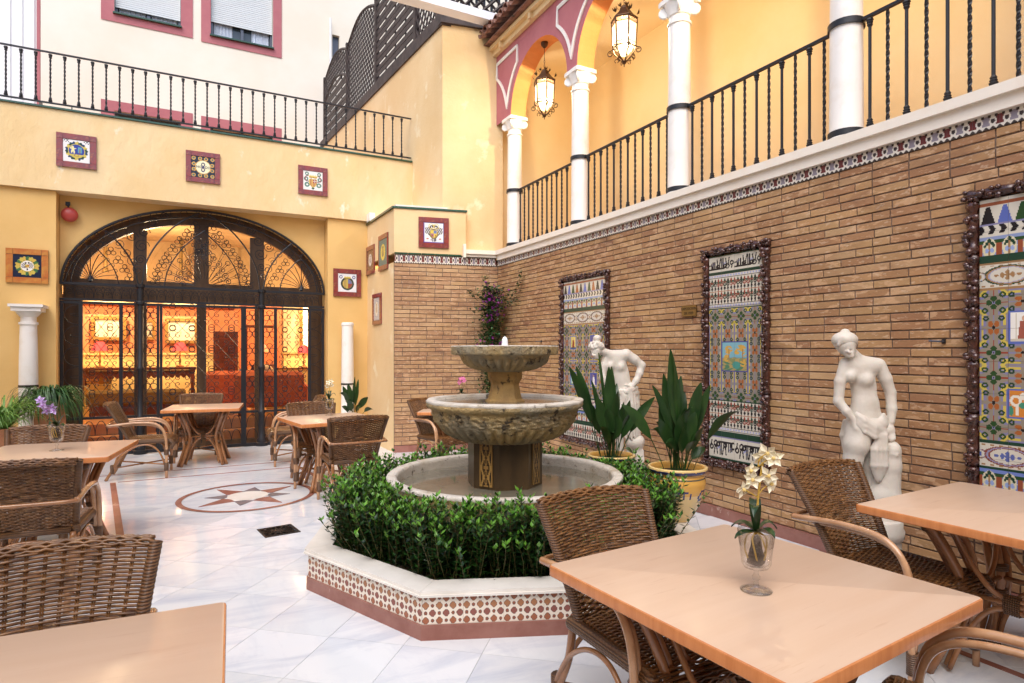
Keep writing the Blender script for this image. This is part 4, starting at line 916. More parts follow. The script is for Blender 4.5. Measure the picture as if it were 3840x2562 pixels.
pn = plaque((.147, 10.095, 4.20), 0, 'maroon framed tile reading NO8DO on a cream oval, centre of the parapet wall', c_nodo, inner=.31)
for s_, x in (('NO', -.055), ('DO', .062)): text(s_, .048, pn, M['navy'], (x, -.0200, 0), (R(90), 0, 0))
plaque((1.71, 10.095, 4.205), 0, 'maroon framed crest tile with crowned striped shield, rightmost on the parapet wall', c_barcelona)
plaque((-1.93, 10.155, 2.617), 0, 'orange framed crest tile with fruit wreath round a double headed eagle, above the left column', c_wreath, 'lustre_orange')
plaque((2.265, 10.155, 2.615), 0, 'dark framed tile with a crowned round crest on the pier right of the gate', c_crown)
ea = math.atan2(BWD[1], BWD[0]); plaque(bw(.58, .016, 3.255), ea, 'red framed tile with a black double headed eagle, on the corner block above the bricks', c_eagle)
xs_ = 2.62
plaque((xs_ - .012, 9.94, 2.985), R(-88), 'upper left of the plaques on the yellow side wall, brown tile with small white crest', c_gen((.10, .03, .03), (.55, .35, .15), (.75, .72, .68), (.15, .06, .05)), 'lustre', .44, .47, .32)
plaque((xs_ - .004, 9.215, 3.01), R(-88), 'right plaque on the yellow side wall, grey tile with a yellow disc', c_gen((.14, .22, .20), (.05, .08, .09), (.75, .58, .10), (.10, .05, .10)), 'lustre', .44, .55, .40)
plaque((xs_ - .008, 9.56, 2.16), R(-88), 'lowest plaque on the yellow side wall, blue and yellow floral tile', c_gen((.65, .62, .55), (.08, .10, .30), (.78, .72, .60), (.45, .28, .10)), 'lustre', .46, .49, .30, ih=.36)
# alarm bell
be = empty('alarm_bell', (-1.50, 10.34, 3.38), 0, 'round red alarm bell on the pier at upper left of the gate arch', 'bell')
q = MB(); q.lathe([(0, -.05), (.05, -.048), (.085, -.03), (.10, 0), (.10, .02), (.06, .03)], 24); q.v = [(x, z - .02, y) for x, y, z in q.v]; q.f = [f[::-1] for f in q.f]; q.build('gong', M['bell'], be, smooth=True, angle=50)
q = MB(); q.box((-.02, .0, .15), (.05, .05, .05)); q.tube([(-.02, 0, .13), (0, 0, .05)], .012, 6); q.build('bracket', M['iron'], be)

# ============================================================ LANTERNS
def lantern(y, label, power, scale=1.0):
    c = empty('hanging_lantern', (4.325, y, ZS + RAD - .003), 0, label, 'lantern', 'hanging lanterns in the arches')
    q = MB(); q.lathe([(.008, -.075), (.02, -.07), (.045, -.04), (.05, -.01), (.05, 0)], 16); q.build('ceiling_rose', M['bronze'], c, smooth=True, angle=40)
    q = MB(); z = -.075
    q.tube([(0, 0, -.07), (0, 0, -.22)], .004, 5)
    for k in range(5): 
        P = [(.010 * cos(t) * (1 if k % 2 else 0), .010 * cos(t) * (0 if k % 2 else 1), -.235 - k * .030 + .018 * sin(t)) for t in np.linspace(0, 2 * pi, 11)[:-1]]; q.tube(P, .0032, 4, closed=True)
    q.build('chain', M['bronze'], c)
    z0 = -.38; H6 = [(.035, z0), (.05, z0 - .015), (.05, z0 - .03), (.105, z0 - .105), (.155, z0 - .15), (.158, z0 - .16), (.135, z0 - .165)]
    q = MB(); q.lathe(H6, 6, rot=R(12)); q.build('roof', M['bronze'], c)
    top_, bot, ra, rb = z0 - .165, z0 - .47, .145, .128
    q = MB()
    for k in range(6): a = R(12) + k * pi / 3; q.tube([(ra * cos(a), ra * sin(a), top_), (rb * cos(a), rb * sin(a), bot)], .009, 6)
    for zz, rr2 in ((top_, ra), (bot, rb), (top_ - .05, ra - .004), (bot + .04, rb + .003)): q.tube([(rr2 * cos(R(12) + k * pi / 3), rr2 * sin(R(12) + k * pi / 3), zz) for k in range(6)], .008 if zz in (top_, bot) else .004, 4, closed=True)
    # pierced band under the roof
    for k in range(6):
        a, b = R(12) + k * pi / 3, R(12) + (k + 1) * pi / 3; A_, B_ = Vector((ra * cos(a), ra * sin(a), top_)), Vector((ra * cos(b), ra * sin(b), top_))
        for i in range(9):
            p = A_.lerp(B_, (i + .5) / 9); q.tube([p + (B_ - A_) * .05, p - (B_ - A_) * .05 - Vector((0, 0, .05))], .0022, 3); q.tube([p - (B_ - A_) * .05, p + (B_ - A_) * .05 - Vector((0, 0, .05))], .0022, 3)
    q.build('frame', M['bronze'], c)
    for k in range(6):
        a, b = R(12) + k * pi / 3, R(12) + (k + 1) * pi / 3; e = .97; q = MB()
        q.add([(ra * e * cos(a), ra * e * sin(a), top_ - .05), (ra * e * cos(b), ra * e * sin(b), top_ - .05), (rb * e * cos(b), rb * e * sin(b), bot), (rb * e * cos(a), rb * e * sin(a), bot)], [(0, 1, 2, 3)]); q.build('pane', M['pane'], c)
    q = MB()
    for k in range(6):
        a = R(12) + k * pi / 3; r0 = rb; P = [(r0, bot)]
        for i in range(22): t = i / 21; an = pi / 2 - t * 3.6 * pi / 1.6; P.append((r0 + .03 + .034 * (1 - t * .55) * cos(an) - 0, bot - .045 + .034 * (1 - t * .55) * sin(an)))
        q.tube([(r_ * cos(a), r_ * sin(a), zz) for r_, zz in P], .0055, 5)
        P = [(r0, bot), (r0 - .015, bot - .05), (r0 - .06, bot - .11), (.03, bot - .145), (.018, bot - .16)]; q.tube([(r_ * cos(a), r_ * sin(a), zz) for r_, zz in P], .007, 5)
        P = [(.085 + .022 * cos(t), bot - .135 + .022 * sin(t)) for t in np.linspace(-1, 4.4, 12)]; q.tube([(r_ * cos(a), r_ * sin(a), zz) for r_, zz in P], .0045, 4)
    q.build('scroll_bracket', M['bronze'], c)
    q = MB(); q.lathe([(0, bot - .215), (.008, bot - .205), (.004, bot - .19), (.02, bot - .175), (.032, bot - .155), (.026, bot - .14), (.014, bot - .125)], 12); q.build('finial', M['bronze'], c, smooth=True, angle=50)
    q = MB()
    for k in range(6):
        a = R(12) + k * pi / 3
        for (r_, zz, s_) in ((.14, z0 - .12, 1), (.06, z0 - .03, .8)):
            p = Vector((r_ * cos(a), r_ * sin(a), zz)); o = Vector((cos(a), sin(a), 0)); t = Vector((-sin(a), cos(a), 0))
            for w in (-1, 0, 1): q.add([p, p + o * .02 * s_ + t * (.012 + w * .016) * s_ + Vector((0, 0, .02 * s_)), p + o * .035 * s_ + t * w * .03 * s_ + Vector((0, 0, .055 * s_)), p + o * .02 * s_ + t * (w * .016 - .012) * s_ + Vector((0, 0, .025 * s_))], [(0, 1, 2, 3)])
    q.build('leaf_ornament', M['bronze'], c, kind='stuff')
    q = MB(); q.lathe([(0, -.09), (.045, -.08), (.07, -.04), (.075, .0), (.06, .04), (0, .06)], 14); q.v = [(x, y2, z + bot) for x, y2, z in q.v]; q.build('glass_bowl', M['pane'], c, smooth=True)
    q = MB(); q.sph((0, 0, bot + .06), .030, 12, 8, (1, 1, 1.4)); q.build('bulb', M['bulb'], c, smooth=True)
    l = bpy.data.lights.new('lantern_light', 'POINT'); l.energy = power; l.color = (1.0, .84, .60); l.shadow_soft_size = .018
    lo = bpy.data.objects.new('lantern_light', l); COL.objects.link(lo); lo.parent = c; lo.location = (0, 0, bot + .15)
LP = 50
lantern((CY[0] + CY[1]) / 2, 'smaller lit iron lantern hanging in the first arch nearest the corner', LP)
lantern((CY[1] + CY[2]) / 2, 'larger lit iron lantern hanging in the second arch at the top', LP)
lantern((CY[2] + CY[3]) / 2, 'lit lantern hanging above the picture in the third arch', LP)
lantern((CY[3] + CY[4]) / 2, 'lit lantern hanging above the picture in the fourth arch', LP * .6)
# ============================================================ IRON GATE, WOODEN ARCH WINDOW AND LOBBY
GY = 10.36
gate = empty('iron_gate', (0, GY, 0), 0, 'wide arched wrought iron gate full of scrollwork under the yellow parapet', 'gate')
def g3(p, y=0): return (p[0], y, p[1])
def wire(q, P, r=.0055, n=4, y=0, closed=False): q.tube([g3(p, y) for p in P], r, n, closed=closed)
def spir(cx, cy, r, a0, turns, d=1, r1=.15, n=18): return [(cx + r * (1 - (1 - r1) * i / n) * cos(a0 + d * turns * 2 * pi * i / n), cy + r * (1 - (1 - r1) * i / n) * sin(a0 + d * turns * 2 * pi * i / n)) for i in range(n + 1)]
XL, XR = -1.615, 1.935
def ring(off, dz=0, n=56, a0=0, a1=pi): return [(AX + (AR - off) * cos(a0 + (a1 - a0) * k / n), AZ + dz + (AH - off) * sin(a0 + (a1 - a0) * k / n)) for k in range(n + 1)]
q = MB(); wire(q, ring(.02), .018, 6); q.build('arch_bar', M['iron'], gate)
q = MB(); wire(q, ring(.13), .009, 5); q.build('arch_bar', M['iron'], gate)
for x in (-.665, .975):
    q = MB(); q.lathe([(.09, .0), (.09, .05), (.07, .06), (.075, .10), (.05, .14), (.045, .5), (.058, .52), (.058, .54), (.043, .56), (.040, 1.2), (.052, 1.22), (.052, 1.25), (.040, 1.27), (.040, 2.15), (.06, 2.17), (.06, 2.20), (.042, 2.22), (.042, 2.40), (.06, 2.42), (.06, 2.46)], 14, (x, 0, 0)); q.build('post', M['iron'], gate, smooth=True, angle=40)
for x, w in ((XL + .02, .04), (-1.375, .045), (-.90, .045), (-.44, .035), (-.40, .035), (.70, .045), (.735, .03), (1.18, .045), (1.70, .045), (XR - .02, .04)):
    q = MB(); q.box((x, 0, 1.10), (w, .035, 2.18)); q.build('upright', M['iron'], gate)
for z, x0, x1, h in ((2.435, XL, XR, .035), (2.215, XL, XR, .03), (2.17, XL, XR, .035), (.545, XL, XR, .035), (.03, XL, XR, .05)):
    cuts = [x0, -.665 - .045, -.665 + .045, .975 - .045, .975 + .045, x1]
    for k in (0, 2, 4): q = MB(); q.box(((cuts[k] + cuts[k + 1]) / 2, .001, z), (cuts[k + 1] - cuts[k], .028, h)); q.build('crossbar', M['iron'], gate)
# scrollwork of the lower panels
def quatre(q, cx, cz, s):
    for sx in (-1, 1):
        for sz in (-1, 1):
            P = spir(cx + sx * .30 * s, cz + sz * .20 * s, .20 * s, (pi / 2) * sz, .95, sx * sz * 1, .15, 14); wire(q, P, .0055)
        wire(q, [(cx, cz + sx * .55 * s), (cx + .18 * s, cz + sx * .42 * s)], .004); wire(q, [(cx, cz + sx * .55 * s), (cx - .18 * s, cz + sx * .42 * s)], .004)
        P = arcpts(cx, cz + sx * .68 * s, .17 * s, .17 * s, 0, 2 * pi, 12); wire(q, P, .005)
def lowpanel(x0, x1, name='scroll_panel'):
    q = MB(); w = x1 - x0; nc = max(1, round(w / .27)); cw = w / nc; nr = 5; chh = (2.15 - .57) / nr
    for i in range(nc):
        for j in range(nr):
            cx, cz = x0 + (i + .5) * cw, .57 + (j + .5) * chh; quatre(q, cx, cz, min(cw, chh) * .95)
    # diamond links
    for i in range(nc + 1):
        for j in range(nr):
            x = x0 + i * cw; z = .57 + j * chh
            for sx in (-1, 1):
                xx = x + sx * cw * .5
                if x0 - .001 <= xx <= x1 + .001: wire(q, [(x, z), (xx, z + chh * .5)], .004, 3, .004); wire(q, [(xx, z + chh * .5), (x, z + chh)], .004, 3, .004)
    # ogee band at the foot
    n_ = max(2, round(w / .13)); dw = w / n_
    for i in range(n_):
        c = x0 + (i + .5) * dw
        for (zz, h) in ((.10, .18), (.30, .20)):
            wire(q, arcpts(c, zz, dw * .5, h, 0, pi, 10), .005)
    wire(q, [(x0, .30), (x1, .30)], .006)
    q.build(name, M['iron'], gate, smooth=False)
def trefpanel(x0, x1):
    q = MB(); c = (x0 + x1) / 2; w = (x1 - x0) / 2
    z = .60
    while z < 2.12:
        for sx in (-1, 1):
            wire(q, [(c + sx * w, z), (c + sx * w * .45, z + .05), (c, z + .14)], .005); wire(q, [(c + sx * w, z + .22), (c + sx * w * .45, z + .19), (c, z + .14)], .005)
        for a in (pi / 2, pi / 2 + 2.1, pi / 2 - 2.1): wire(q, arcpts(c + .05 * cos(a), z + .14 + .05 * sin(a), .045, .045, 0, 2 * pi, 10), .005)
        z += .26
    for (zz, h) in ((.10, .18), (.30, .20)): wire(q, arcpts(c, zz, w, h, 0, pi, 10), .005)
    q.build('trefoil_panel', M['iron'], gate)
lowpanel(-1.35, -.925); lowpanel(-.38, .13); lowpanel(.13, .68); lowpanel(1.205, 1.68); trefpanel(-.875, -.715); trefpanel(-.615, -.46); trefpanel(.755, .925); trefpanel(1.025, 1.16)
q = MB()
for x0, x1, s in ((XL + .04, -1.40, 1), (1.725, XR - .04, -1)):
    z = .12
    while z < 2.1: wire(q, arcpts((x1 if s > 0 else x0), z + .14, .17, .14, pi / 2 if s > 0 else -pi / 2, 3 * pi / 2 if s > 0 else pi / 2, 12), .0055); wire(q, arcpts((x1 if s > 0 else x0), z + .14, .10, .02, pi / 2 if s > 0 else -pi / 2, 3 * pi / 2 if s > 0 else pi / 2, 8), .004); z += .29
q.build('edge_scrolls', M['iron'], gate, kind='stuff')
# frieze between the two cross bars
q = MB(); x = XL + .06
while x < XR - .1:
    wire(q, arcpts(x + .055, 2.235, .055, .15, 0, pi, 10), .0045); wire(q, spir(x + .055, 2.30, .035, 0, 1.1), .004); wire(q, arcpts(x + .055, 2.40, .05, .05, pi, 2 * pi, 8), .004); x += .11
q.build('scroll_frieze', M['iron'], gate)
# lunette: sweeping ribs
def inside(x, z): return ((x - AX) / (AR - .03)) ** 2 + ((z - AZ) / (AH - .03)) ** 2 <= 1 and z >= AZ
def rib(P, r, name='arch_rib'):
    q = MB(); P2 = [p for p in P if inside(*p)]; wire(q, P2, r, 5, .006); q.build(name, M['iron'], gate)
for s, cx in ((1, -.665), (-1, .975)):
    f = lambda x: AX + (x - AX)
    rib([(p.x, p.y) for p in [Vector((v[0], v[1])) for v in [(cx + s * k[0], k[1]) for k in [(t[0], t[1]) for t in [tuple(w)[:2] for w in spline([(0.02, 2.45, 0), (.08, 2.80, 0), (.26, 3.14, 0), (.52, 3.42, 0), (.90, 3.66, 0)], 6)]]]]], .012)
    rib([(cx + s * p[0], p[1]) for p in spline([(.30, 2.45, 0), (.36, 2.72, 0), (.52, 3.0, 0), (.72, 3.22, 0), (.84, 3.32, 0)], 6)], .009)
    rib([(cx - s * p[0], p[1]) for p in spline([(0.02, 2.45, 0), (.08, 2.72, 0), (.22, 2.98, 0), (.42, 3.2, 0), (.66, 3.38, 0)], 6)], .012)
    rib([(cx - s * p[0], p[1]) for p in spline([(.26, 2.45, 0), (.32, 2.66, 0), (.44, 2.84, 0), (.60, 2.97, 0), (.80, 2.75, 0), (.9, 2.45, 0)], 6)], .008)
    # palmette fan in the outer corner
    q = MB(); ox = cx - s * .60; oz = 2.50
    for k in range(-5, 6):
        a = pi / 2 + k * .26; L_ = .40 - abs(k) * .018; tip = (ox + L_ * cos(a), oz + L_ * sin(a) * .95)
        wire(q, [(p[0], p[1]) for p in spline([(ox, oz, 0), (ox + L_ * .5 * cos(a - .1 * np.sign(k)), oz + L_ * .5 * sin(a - .1 * np.sign(k)), 0), (tip[0], tip[1], 0)], 4)], .006)
        d = -np.sign(k) if k else 1; wire(q, spir(tip[0] + .03 * cos(a - d * pi / 2), tip[1] + .03 * sin(a - d * pi / 2), .03, a + d * pi / 2, .8, -d, .3, 9), .005)
    q.lathe([(.0, -.0), (.03, .02), (.02, .06), (.0, .12)], 8, (ox, 0, oz - .04)); q.build('palmette', M['iron'], gate)
def wirec(q, P, r=.0055, n=4, y=0):
    P = [tuple(p_)[:2] for p_ in P]
    if all(((x - AX) / (AR - .01)) ** 2 + ((z - AZ) / (AH - .01)) ** 2 <= 1 for x, z in P if z > AZ): wire(q, P, r, n, y)
# central fan of straight rays and pairs of tight scrolls following the ribs
q = MB()
for k in range(-6, 7):
    a = pi / 2 + k * .235; r0, r1_ = .12, .62 if k % 2 == 0 else .50
    for da in (-.03, .03): wirec(q, [(.165 + r0 * cos(a), 2.46 + r0 * sin(a)), (.165 + r1_ * cos(a + da), 2.46 + r1_ * sin(a + da))], .004, 3)
    wirec(q, arcpts(.165 + r1_ * cos(a), 2.46 + r1_ * sin(a), .035, .035, 0, 2 * pi, 9), .0045)
q.build('ray_fan', M['iron'], gate)
q = MB(); rs = random.Random(3)
for s, cx in ((1, -.665), (-1, .975)):
    for i in range(9):
        t = i / 8; x = cx + s * (.46 + .48 * t ** 1.3); z = 2.56 + .68 * t; wirec(q, spir(x + s * .02, z, .055, rs.random() * 6, 1.6, s, .12, 18), .0055); wirec(q, spir(x + s * .09, z - .07, .05, rs.random() * 6, 1.4, -s, .12, 16), .005)
    for i in range(8):
        t = i / 7; x = cx + s * (.19 + .52 * t ** 1.5); z = 2.52 + .86 * t
        for a in (pi / 2, pi / 2 + 2.1, pi / 2 - 2.1): wirec(q, arcpts(x + .038 * cos(a), z + .038 * sin(a), .032, .032, 0, 2 * pi, 9), .0045)
        wirec(q, arcpts(x - s * .02, z - .055, .085, .04, pi, 2 * pi, 8), .0045)
    for i in range(6):
        t = i / 5; x = cx - s * (.13 + .42 * t ** 1.2); z = 2.55 + .60 * t
        if inside(x, z):
            for a in (pi / 2, pi / 2 + 2.1, pi / 2 - 2.1): wirec(q, arcpts(x + .036 * cos(a), z + .036 * sin(a), .03, .03, 0, 2 * pi, 9), .0045)
            wirec(q, spir(x + .1 * s, z + .12, .075, 1 + i, 1.5, s, .12, 18), .005)
    for (dx, dz, r) in ((.02, 3.02, .10), (.05, 3.22, .08), (-.10, 3.14, .08), (.16, 3.38, .07), (.3, 3.48, .06), (.0, 2.82, .07)): wirec(q, spir(cx + s * dx, dz, r, 0, 1.8, s, .12, 22), .0055)
q.build('scroll_fill', M['iron'], gate, kind='stuff')
q = MB(); P1, P2 = ring(.02, n=80), ring(.13, n=80)
for k in range(2, 78, 2):
    a, b = P1[k], P2[k]; c = ((a[0] + b[0]) / 2, (a[1] + b[1]) / 2); wirec(q, arcpts(c[0], c[1], .05, .05, k, k + 4.2, 9), .0045)
q.build('ring_scrolls', M['iron'], gate)

# dark wooden window and door frame behind the gate
wf = empty('wooden_arch_window', (0, 10.68, 0), 0, 'dark brown wooden glazed arch frame right behind the iron gate', 'window')
def wbox(x0, x1, z0, z1, name='stile', d=.07): q = MB(); q.b2((x0, -d / 2, z0), (x1, d / 2, z1)); q.build(name, M['dark_wood'], wf)
q = MB(); P1, P2 = ring(-.02, n=48), ring(.185, n=48); V = []
for a, b in zip(P1, P2): V += [(a[0], -.04, a[1]), (b[0], -.04, b[1]), (a[0], .04, a[1]), (b[0], .04, b[1])]
F = []
for k in range(48): a, b = 4 * k, 4 * k + 4; F += [(a, a + 1, b + 1, b), (a + 3, a + 2, b + 2, b + 3), (a + 1, a + 3, b + 3, b + 1)]
q.add(V, F); q.build('arch_frame', M['dark_wood'], wf)
wbox(-1.63, -1.40, .0, 2.30, d=.09); wbox(1.74, 1.97, .0, 2.30, d=.09); wbox(-1.62, 1.96, 2.24, 2.54, 'transom', .10)
def ellz(x): return AZ + (AH - .15) * math.sqrt(max(0, 1 - ((x - AX) / (AR - .15)) ** 2))
for x0, x1 in ((-.77, -.60), (.03, .235), (.83, 1.04)): wbox(x0, x1, 2.54, min(ellz(x0), ellz(x1)), 'mullion')
for x0, x1 in ((-.76, -.60), (.065, .20), (.90, 1.02)): wbox(x0, x1, .0, 2.24, 'mullion')
for x0, x1 in ((-1.40, -.76), (-.60, .065), (.20, .90), (1.02, 1.74)): wbox(x0, x1, .0, .09, 'bottom_rail')
for x0, x1 in ((-1.40, -.77), (-.60, .03), (.235, .83), (1.04, 1.74)):
    q = MB(); n_ = 10; V = []
    for k in range(n_ + 1): x = x0 + (x1 - x0) * k / n_; V += [(x, .0, 2.54), (x, .0, max(2.545, ellz(x)))]
    q.add(V, [(2 * k, 2 * k + 2, 2 * k + 3, 2 * k + 1) for k in range(n_)])
gp = bpy.data.materials.new('lobby window glass'); gp.use_nodes = True; gn = gp.node_tree; gn.nodes.clear()
o_ = gn.nodes.new('ShaderNodeOutputMaterial'); t_ = gn.nodes.new('ShaderNodeBsdfTransparent'); g_ = gn.nodes.new('ShaderNodeBsdfGlossy'); g_.inputs['Roughness'].default_value = .03; fr_ = gn.nodes.new('ShaderNodeFresnel'); x_ = gn.nodes.new('ShaderNodeMixShader')
gn.links.new(fr_.outputs[0], x_.inputs[0]); gn.links.new(t_.outputs[0], x_.inputs[1]); gn.links.new(g_.outputs[0], x_.inputs[2]); gn.links.new(x_.outputs[0], o_.inputs[0])
for x0, x1, z0, z1 in ((-1.40, -.76, .09, 2.24), (-.60, .065, .09, 2.24), (.20, .90, .09, 2.24), (1.02, 1.74, .09, 2.24)): q = MB(); q.add([(x0, .01, z0), (x1, .01, z0), (x1, .01, z1), (x0, .01, z1)], [(0, 1, 2, 3)]); q.build('pane', gp, wf)
for x0, x1 in ((-1.40, -.77), (-.60, .03), (.235, .83), (1.04, 1.74)):
    q = MB(); n_ = 10; V = []
    for k in range(n_ + 1): x = x0 + (x1 - x0) * k / n_; V += [(x, .01, 2.54), (x, .01, max(2.545, ellz(x)))]
    q.add(V, [(2 * k, 2 * k + 2, 2 * k + 3, 2 * k + 1) for k in range(n_)]); q.build('pane', gp, wf)

# the lobby
FZ = .34
def st(name, m, *boxes, label=None, cat=None, kind=None):
    q = MB()
    for a, b in boxes: q.b2(a, b)
    return q.build(name, M[m] if isinstance(m, str) else m, label=label, cat=cat, kind=kind)
st('lobby_floor', 'lobby_floor', ((-3.2, 11.5, .0), (4.2, 18.4, FZ)), ((-3.2, 11.2, .0), (4.2, 11.5, FZ / 2)), ((-3.2, 10.75, -.1), (4.2, 11.2, .003)), kind='structure')
st('lobby_wall', 'orange_wall', ((-3.2, 14.0, 1.44), (.85, 14.2, 2.42)), ((.85, 18.2, 1.0), (4.2, 18.4, 2.9)), ((-3.3, 10.75, 0), (-3.2, 14, 3.7)), ((4.2, 10.75, 0), (4.3, 18.4, 3.7)), ((.80, 14.2, .34), (.85, 18.2, 2.9)), kind='structure')
st('lobby_panelling', 'dado', ((-3.2, 13.97, FZ), (.87, 14.0, 1.42)), ((-3.2, 13.93, 1.42), (.87, 14.0, 1.46)), ((1.2, 18.1, FZ), (4.2, 18.2, 1.0)), ((1.75, 13.9, FZ), (3.2, 14.3, 1.44)), ((1.72, 13.87, 1.44), (3.2, 14.3, 1.48)), kind='structure')
st('lobby_upper_wall', 'cream_in', ((-3.2, 13.9, 2.42), (.87, 14.2, 2.72)), ((1.75, 13.95, 1.48), (3.2, 14.3, 2.75)), kind='structure')
st('lobby_upper_wall', 'drape', ((-3.2, 13.9, 2.72), (.85, 14.2, 3.7)), ((.85, 14.0, 2.75), (4.2, 14.3, 3.7)), ((-3.2, 10.75, 3.66), (4.2, 18.4, 3.74)), kind='structure')
for k, x in enumerate((-3.0, -2.3, -1.6, -.9, -.2)):
    pass
cr = st('crown_moulding', 'cream_in', ((-3.2, 13.82, 2.40), (.87, 13.9, 2.47)), label='cream crown moulding over the orange lobby wall', cat='moulding')
steps = empty('lit_steps', (-1.62, 12.9, FZ), 0, 'lit yellow steps inside the lobby behind the left gate panel', 'steps')
for k in range(5): q = MB(); q.box((0, .18 * k, .09 + .0 + .18 * k), (.62, .16, .175)); q.build('step', M['dado'], steps)
def picture(x, y, z, w, h, label, inn='paper'):
    c = empty('framed_picture', (x, y, z), 0, label, 'picture', 'framed pictures in the lobby'); e = .06
    for sx in (-1, 1): q = MB(); q.box((sx * (w / 2 - e / 2), 0, 0), (e, .05, h)); q.build('frame', M['gilt'], c); q = MB(); q.box((0, 0, sx * (h / 2 - e / 2)), (w - 2 * e, .045, e)); q.build('frame', M['gilt'], c)
    q = MB(); q.box((0, .01, 0), (w - 2 * e, .01, h - 2 * e)); q.build('print', M[inn], c)
picture(-1.40, 13.92, 1.93, .56, .46, 'left framed print glowing on the orange lobby wall'); picture(-.18, 13.92, 1.90, .58, .50, 'right framed print under the bright spot on the orange lobby wall'); picture(-.78, 13.92, 1.92, .30, .40, 'small framed print half hidden by the left gate post')
mi = picture(2.35, 13.86, 2.02, .55, 1.05, 'tall gilt mirror with painted glowing reflections at right in the lobby', 'glow_glass')
def spot(x, y, z, e, size=.05, col=(1, .74, .44), tgt=None, cone=70):  # a spotlight when aimed at a target, otherwise an added fill light
    l = bpy.data.lights.new('lobby_spot_or_fill', 'SPOT' if tgt else 'POINT'); l.energy = e; l.color = col; l.shadow_soft_size = size
    o = bpy.data.objects.new('lobby_spot_or_fill', l); COL.objects.link(o); o.location = (x, y, z)
    if tgt: l.spot_size = R(cone); l.spot_blend = .6; o.rotation_euler = (Vector((x, y, z)) - Vector(tgt)).to_track_quat('Z', 'Y').to_euler()
LI = 2.0
for x, tz in ((-1.40, 2.1), (-.18, 2.1), (2.35, 2.0)):
    f = empty('ceiling_spotlight', (x, 13.35, 3.0), 0, {-1.40: 'small ceiling spotlight above the left lobby print', -.18: 'small ceiling spotlight above the right lobby print', 2.35: 'small ceiling spotlight above the lobby mirror'}[x], 'spotlight')
    q = MB(); q.lathe([(.03, .66), (.03, .02), (.045, .0), (.05, -.06), (.04, -.06)], 12); q.build('housing', M['brass'], f); spot(x, 13.35, 2.93, 60 * LI, .03, tgt=(x, 13.95, tz), cone=58)
spot(-.5, 12.1, 2.9, 34 * LI, .12); spot(2.0, 12.6, 2.9, 40 * LI, .12); spot(2.6, 16.5, 2.8, 70 * LI, .15); spot(-2.0, 12.3, 2.8, 35 * LI, .1)  # added fill lights without fittings, only to brighten the lobby
# console table
ct = empty('console_table', (-.85, 13.2, FZ), 0, 'dark carved console table with shaped apron behind the gate', 'table')
q = MB(); q.box((0, 0, .83), (1.85, .5, .05), 0, .008); q.build('top', M['mahogany'], ct)
q = MB(); n_ = 18; V = []
for k in range(n_ * 4 + 1): x = -.86 + 1.72 * k / (n_ * 4); V += [(x, -.22, .80), (x, -.22, .70 - .05 * abs(sin(k / 4 * pi)))]
q.add(V, [(2 * k + 1, 2 * k + 3, 2 * k + 2, 2 * k) for k in range(n_ * 4)]); q.build('apron', M['mahogany'], ct)
for sx in (-1, 1):
    for sy in (-1, 1): q = MB(); q.lathe([(.02, 0), (.035, .03), (.025, .08), (.035, .3), (.03, .5), (.04, .55), (.035, .70), (.04, .80)], 8, (sx * .86, sy * .19, 0)); q.build('leg', M['mahogany'], ct)
q = MB(); q.box((0, 0, .18), (1.74, .36, .04)); q.build('shelf', M['mahogany'], ct)
ch = empty('upholstered_bench', (-.85, 12.75, FZ), 0, 'low brown upholstered bench under the console table', 'bench'); q = MB(); q.box((0, .0, .33), (1.5, .4, .26), 0, .04); q.build('seat', mat('olive brown fabric', (.16, .10, .03), .9), ch)
q = MB(); q.box((0, 0, .10), (1.4, .34, .2)); q.build('base', M['mahogany'], ch)
def lamp(x, y, z, label, red=True, h=.36, e=9):
    c = empty('table_lamp', (x, y, z), 0, label, 'lamp', 'table lamps in the lobby')
    q = MB(); q.lathe([(.07, 0), (.07, .015), (.02, .03), (.012, .06), (.022, .11), (.012, .16), (.012, h - .05)], 12); q.build('base', M['brass'], c, smooth=True, angle=40)
    q = MB(); q.lathe([(.135, h - .06), (.12, h - .01), (.085, h + .07), (.05, h + .11)], 16); q.v = q.v; q.f = q.f[:-2]; q.m = q.m[:-2]; q.c = q.c[:-2]; q.build('lamp_shade', M['shade' if red else 'shade_or'], c, smooth=True)
    q = MB(); q.sph((0, 0, h + .02), .022, 8, 6); q.build('bulb', M['bulb'], c)
    l = bpy.data.lights.new('lamp_light', 'POINT'); l.energy = e; l.color = (1, .55, .25); l.shadow_soft_size = .03; o = bpy.data.objects.new('lamp_light', l); COL.objects.link(o); o.parent = c; o.location = (0, 0, h - .045)
lamp(-1.48, 13.3, FZ + .857, 'red shaded table lamp at the left end of the console'); lamp(-.20, 13.3, FZ + .857, 'red shaded table lamp at the right end of the console')
lamp(1.42, 14.9, 1.18, 'orange pleated table lamp right of the inner lobby doorway', False); lamp(2.08, 13.35, 1.15, 'red fringed table lamp under the mirror'); lamp(2.47, 13.35, 1.15, 'orange shaded table lamp at the far right of the lobby', False)
sb = empty('sideboard', (2.1, 13.35, FZ), 0, 'yellow lit sideboard below the mirror at right in the lobby', 'sideboard'); q = MB(); q.box((0, 0, .40), (1.5, .4, .78)); q.build('body', M['dado'], sb); q = MB(); q.box((0, 0, .80), (1.55, .44, .02)); q.build('top', M['mahogany'], sb)
sb2 = empty('side_table', (1.42, 14.9, FZ), 0, 'dark side table carrying the orange pleated lamp', 'table'); q = MB(); q.box((0, 0, .825), (.5, .4, .03)); q.build('top', M['mahogany'], sb2)
for sx in (-1, 1):
    for sy in (-1, 1): q = MB(); q.box((sx * .2, sy * .15, .4), (.04, .04, .81)); q.build('leg', M['mahogany'], sb2)
ld = empty('louvred_door', (.62, 13.90, FZ), 0, 'dark red louvred door behind the sofa in the lobby', 'door')
